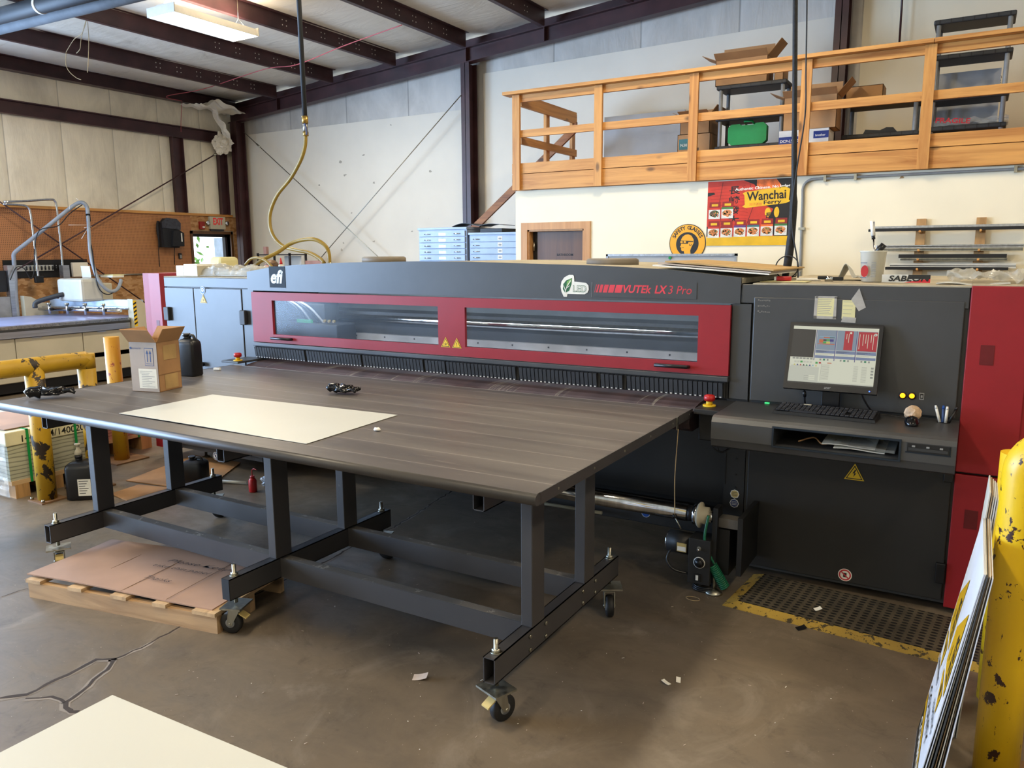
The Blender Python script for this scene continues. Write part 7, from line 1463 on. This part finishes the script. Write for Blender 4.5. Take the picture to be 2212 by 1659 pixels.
# dust hose arm
ar = thing('dust_hose_arm', 'grey pipe arm and flexible hose arching over the cutting router', 'hose', (-11.3, 6, 1))
A = [onx(px, py, xx_) for px, py, xx_ in ((36, 660, -11.85), (33, 600, -11.85), (30, 562, -11.85), (30, 549, -11.84), (38, 540, -11.82), (60, 523, -11.75), (110, 483, -11.6), (150, 451, -11.5), (168, 439, -11.45), (180, 438, -11.4), (188, 448, -11.38), (190, 465, -11.35))]
mb = MB(); mb.tube([(A[0].x, A[0].y, .02)]+A, .028, 'duct_grey', 12, 3); mb.build('arm_pipe', None, ar)
Bq = [onx(px, py, xx_) for px, py, xx_ in ((190, 465, -11.35), (192, 500, -11.2), (195, 545, -11.0), (203, 580, -10.8), (215, 608, -10.70), (235, 628, -10.66), (252, 626, -10.66), (260, 612, -10.7), (261, 605, -10.75))]
mb = MB(); mb.tube(Bq, .024, 'duct_grey', 12, 6); mb.build('flexible_hose', None, ar)
mb = MB(); mb.cyl(Bq[0]+Vector((0, 0, .02)), Bq[0]-Vector((0, 0, .09)), .032, 'black_plastic', 14); mb.build('coupling', None, ar)
mb = MB(); Cq = [onx(px, py, xx_) for px, py, xx_ in ((178, 442, -11.38), (150, 462, -11.45), (125, 488, -11.5), (85, 498, -11.6), (75, 540, -11.7), (74, 585, -11.75), (66, 602, -11.78), (52, 580, -11.8), (35, 578, -11.8), (22, 605, -11.8))]; mb.tube(Cq, .007, 'black_plastic', 6, 5)
mb.tube([onx(px, py, xx_) for px, py, xx_ in ((190, 500, -11.28), (200, 545, -10.95), (205, 590, -10.7), (215, 625, -10.66), (235, 636, -10.64), (258, 622, -10.66))], .008, 'black_plastic', 6, 5); mb.build('cable', None, ar)
for i, (p, q_) in enumerate((((186, 486), (148, 486)), ((190, 492), (176, 516)), ((182, 492), (198, 489)), ((172, 434), (164, 428)), ((150, 452), (150, 444)))):
    mb = MB(); mb.cyl(onx(*p, -11.3), onx(*q_, -11.3), .003, 'white_plastic', 6); mb.build('cable_tie', None, ar)
pf = thing('chrome_pipe_frame', 'bent chrome pipe frame with two uprights behind the router arm', 'frame', (-12, 6, 1))
for L in ([(8, 436), (60, 434), (108, 431), (118, 434), (122, 446), (128, 500), (135, 573), (137, 640)], [(6, 441), (46, 443), (60, 448), (66, 462), (72, 510), (80, 575), (83, 602)]):
    P = [onx(px, py, -11.97) for px, py in L]; mb = MB(); mb.tube(P, .016, 'chrome', 10, 4); mb.build('pipe', None, pf)
mb = MB(); mb.box(-11.99, -11.93, P[-1].y-.06, P[-1].y+.06, P[-1].z-.06, P[-1].z+.04, 'printer_black', .01); mb.build('bracket', None, pf)
# monitor and machine parts at the far left edge
mo2 = thing('operator_screen', 'dark monitor on a stand at the far left edge behind the router', 'monitor', (-11.9, 5.95, 0)); p = onx(0, 610, -11.9)
bx('screen_back', 'black_plastic', mo2, -11.92, -11.88, p.y-.3, p.y+.08, 1.22, 1.52, b=.006); bx('post', 'printer_black', mo2, -11.96, -11.93, p.y-.15, p.y-.09, .02, 1.4); bx('cabinet', 'grey_plastic', mo2, -12.0, -11.85, p.y-.3, p.y+.1, .02, 1.15)
p = onx(165, 590, -11.95); mb = MB(); mb.box(-12.0, -11.95, p.y-.05, p.y+.2, 1.40, 1.62, 'hardboard', .01); tag(mb.build('grey_cover'), 'grey fabric cover hanging behind the router head', 'cover')
mb = MB(); q = onx(190, 585, -11.3); mb.sheet((-11.32, q.y-.08, 1.402), (.22, 0, 0), (.0, .02, .17), .002, 'paper', 8, 6, lambda i, j: .03*(2*i-1)**2*j); tag(mb.build('curled_paper'), 'curled white paper standing on the router head', 'paper')
mb = MB(); mb.box(-11.2, -10.9, q.y+.12, q.y+.3, 1.402, 1.43, 'paper', .004); mb.box(-11.15, -10.92, q.y+.14, q.y+.32, 1.43, 1.445, 'note_yellow', .003); tag(mb.build('paper_stack'), 'loose paper stack lying on the router head', 'paper')
# small wire shelf behind the printer near the corner
ws = thing('steel_shelf', 'black steel shelf unit with supplies behind the printer near the corner', 'shelf', (-9.9, 9.7, 0)); sa, sb_ = ony(555, 560, 9.6).x, ony(626, 560, 9.6).x; ztp = ony(600, 549, 9.6).z
for z in (.4, .9, ztp-.22, ztp): bx('shelf_board', 'dark_steel', ws, sa, sb_, 9.6, 10.0, z-.02, z)
for x in (sa, sb_-.03):
    for y in (9.6, 9.97): bx('upright', 'dark_steel', ws, x, x+.03, y, y+.03, 0, ztp+.02)
bx('back_sheet', 'white_plastic', ws, sa+.35, sb_-.04, 9.9, 9.91, ztp-.2, ztp-.03)
p = ony(572, 545, 9.7); mb = MB(); mb.box(p.x-.035, p.x+.035, 9.7, 9.76, ztp+.001, ztp+.13, 'sheet_pink', .004); tag(mb.build('supply_pack'), 'small pink and white pack on the black steel shelf', 'pack')
p = ony(650, 565, 9.9); mb = MB(); mb.box(sb_+.05, p.x+.5, 9.9, 9.95, .02, ony(650, 563, 9.9).z, 'sheet_pink'); tag(mb.build('pink_board'), 'pale pink board standing against the back wall behind the printer', 'board')
# wall blemishes and tape on the lining
mb = MB(); rnd = random.Random(2); wbk = bpy.data.objects.get('wall_back')
f = Flat((-12, YG-.0205, 0), (1, 0, 0), (0, 0, 1)); M('patch_a', '#b0a898', .7)
for px, py in ((735, 350), (745, 378), (808, 395), (742, 525), (738, 540), (808, 522), (890, 500), (690, 400), (930, 370), (760, 460), (845, 270), (785, 335)):
    p = ony(px, py, YG-.02); x_, z_ = p.x+12, p.z; r0 = rnd.uniform(.02, .05); f.poly([(x_+r0*rnd.uniform(.3, 1)*math.cos(t), z_+r0*rnd.uniform(.2, .8)*math.sin(t)) for t in [i*.9 for i in range(7)]], 'patch_a', 1)
o = f.build('wall_scuffs'); struct(o)
for o in bpy.data.objects:
    if '_b' in o: del o['_b']
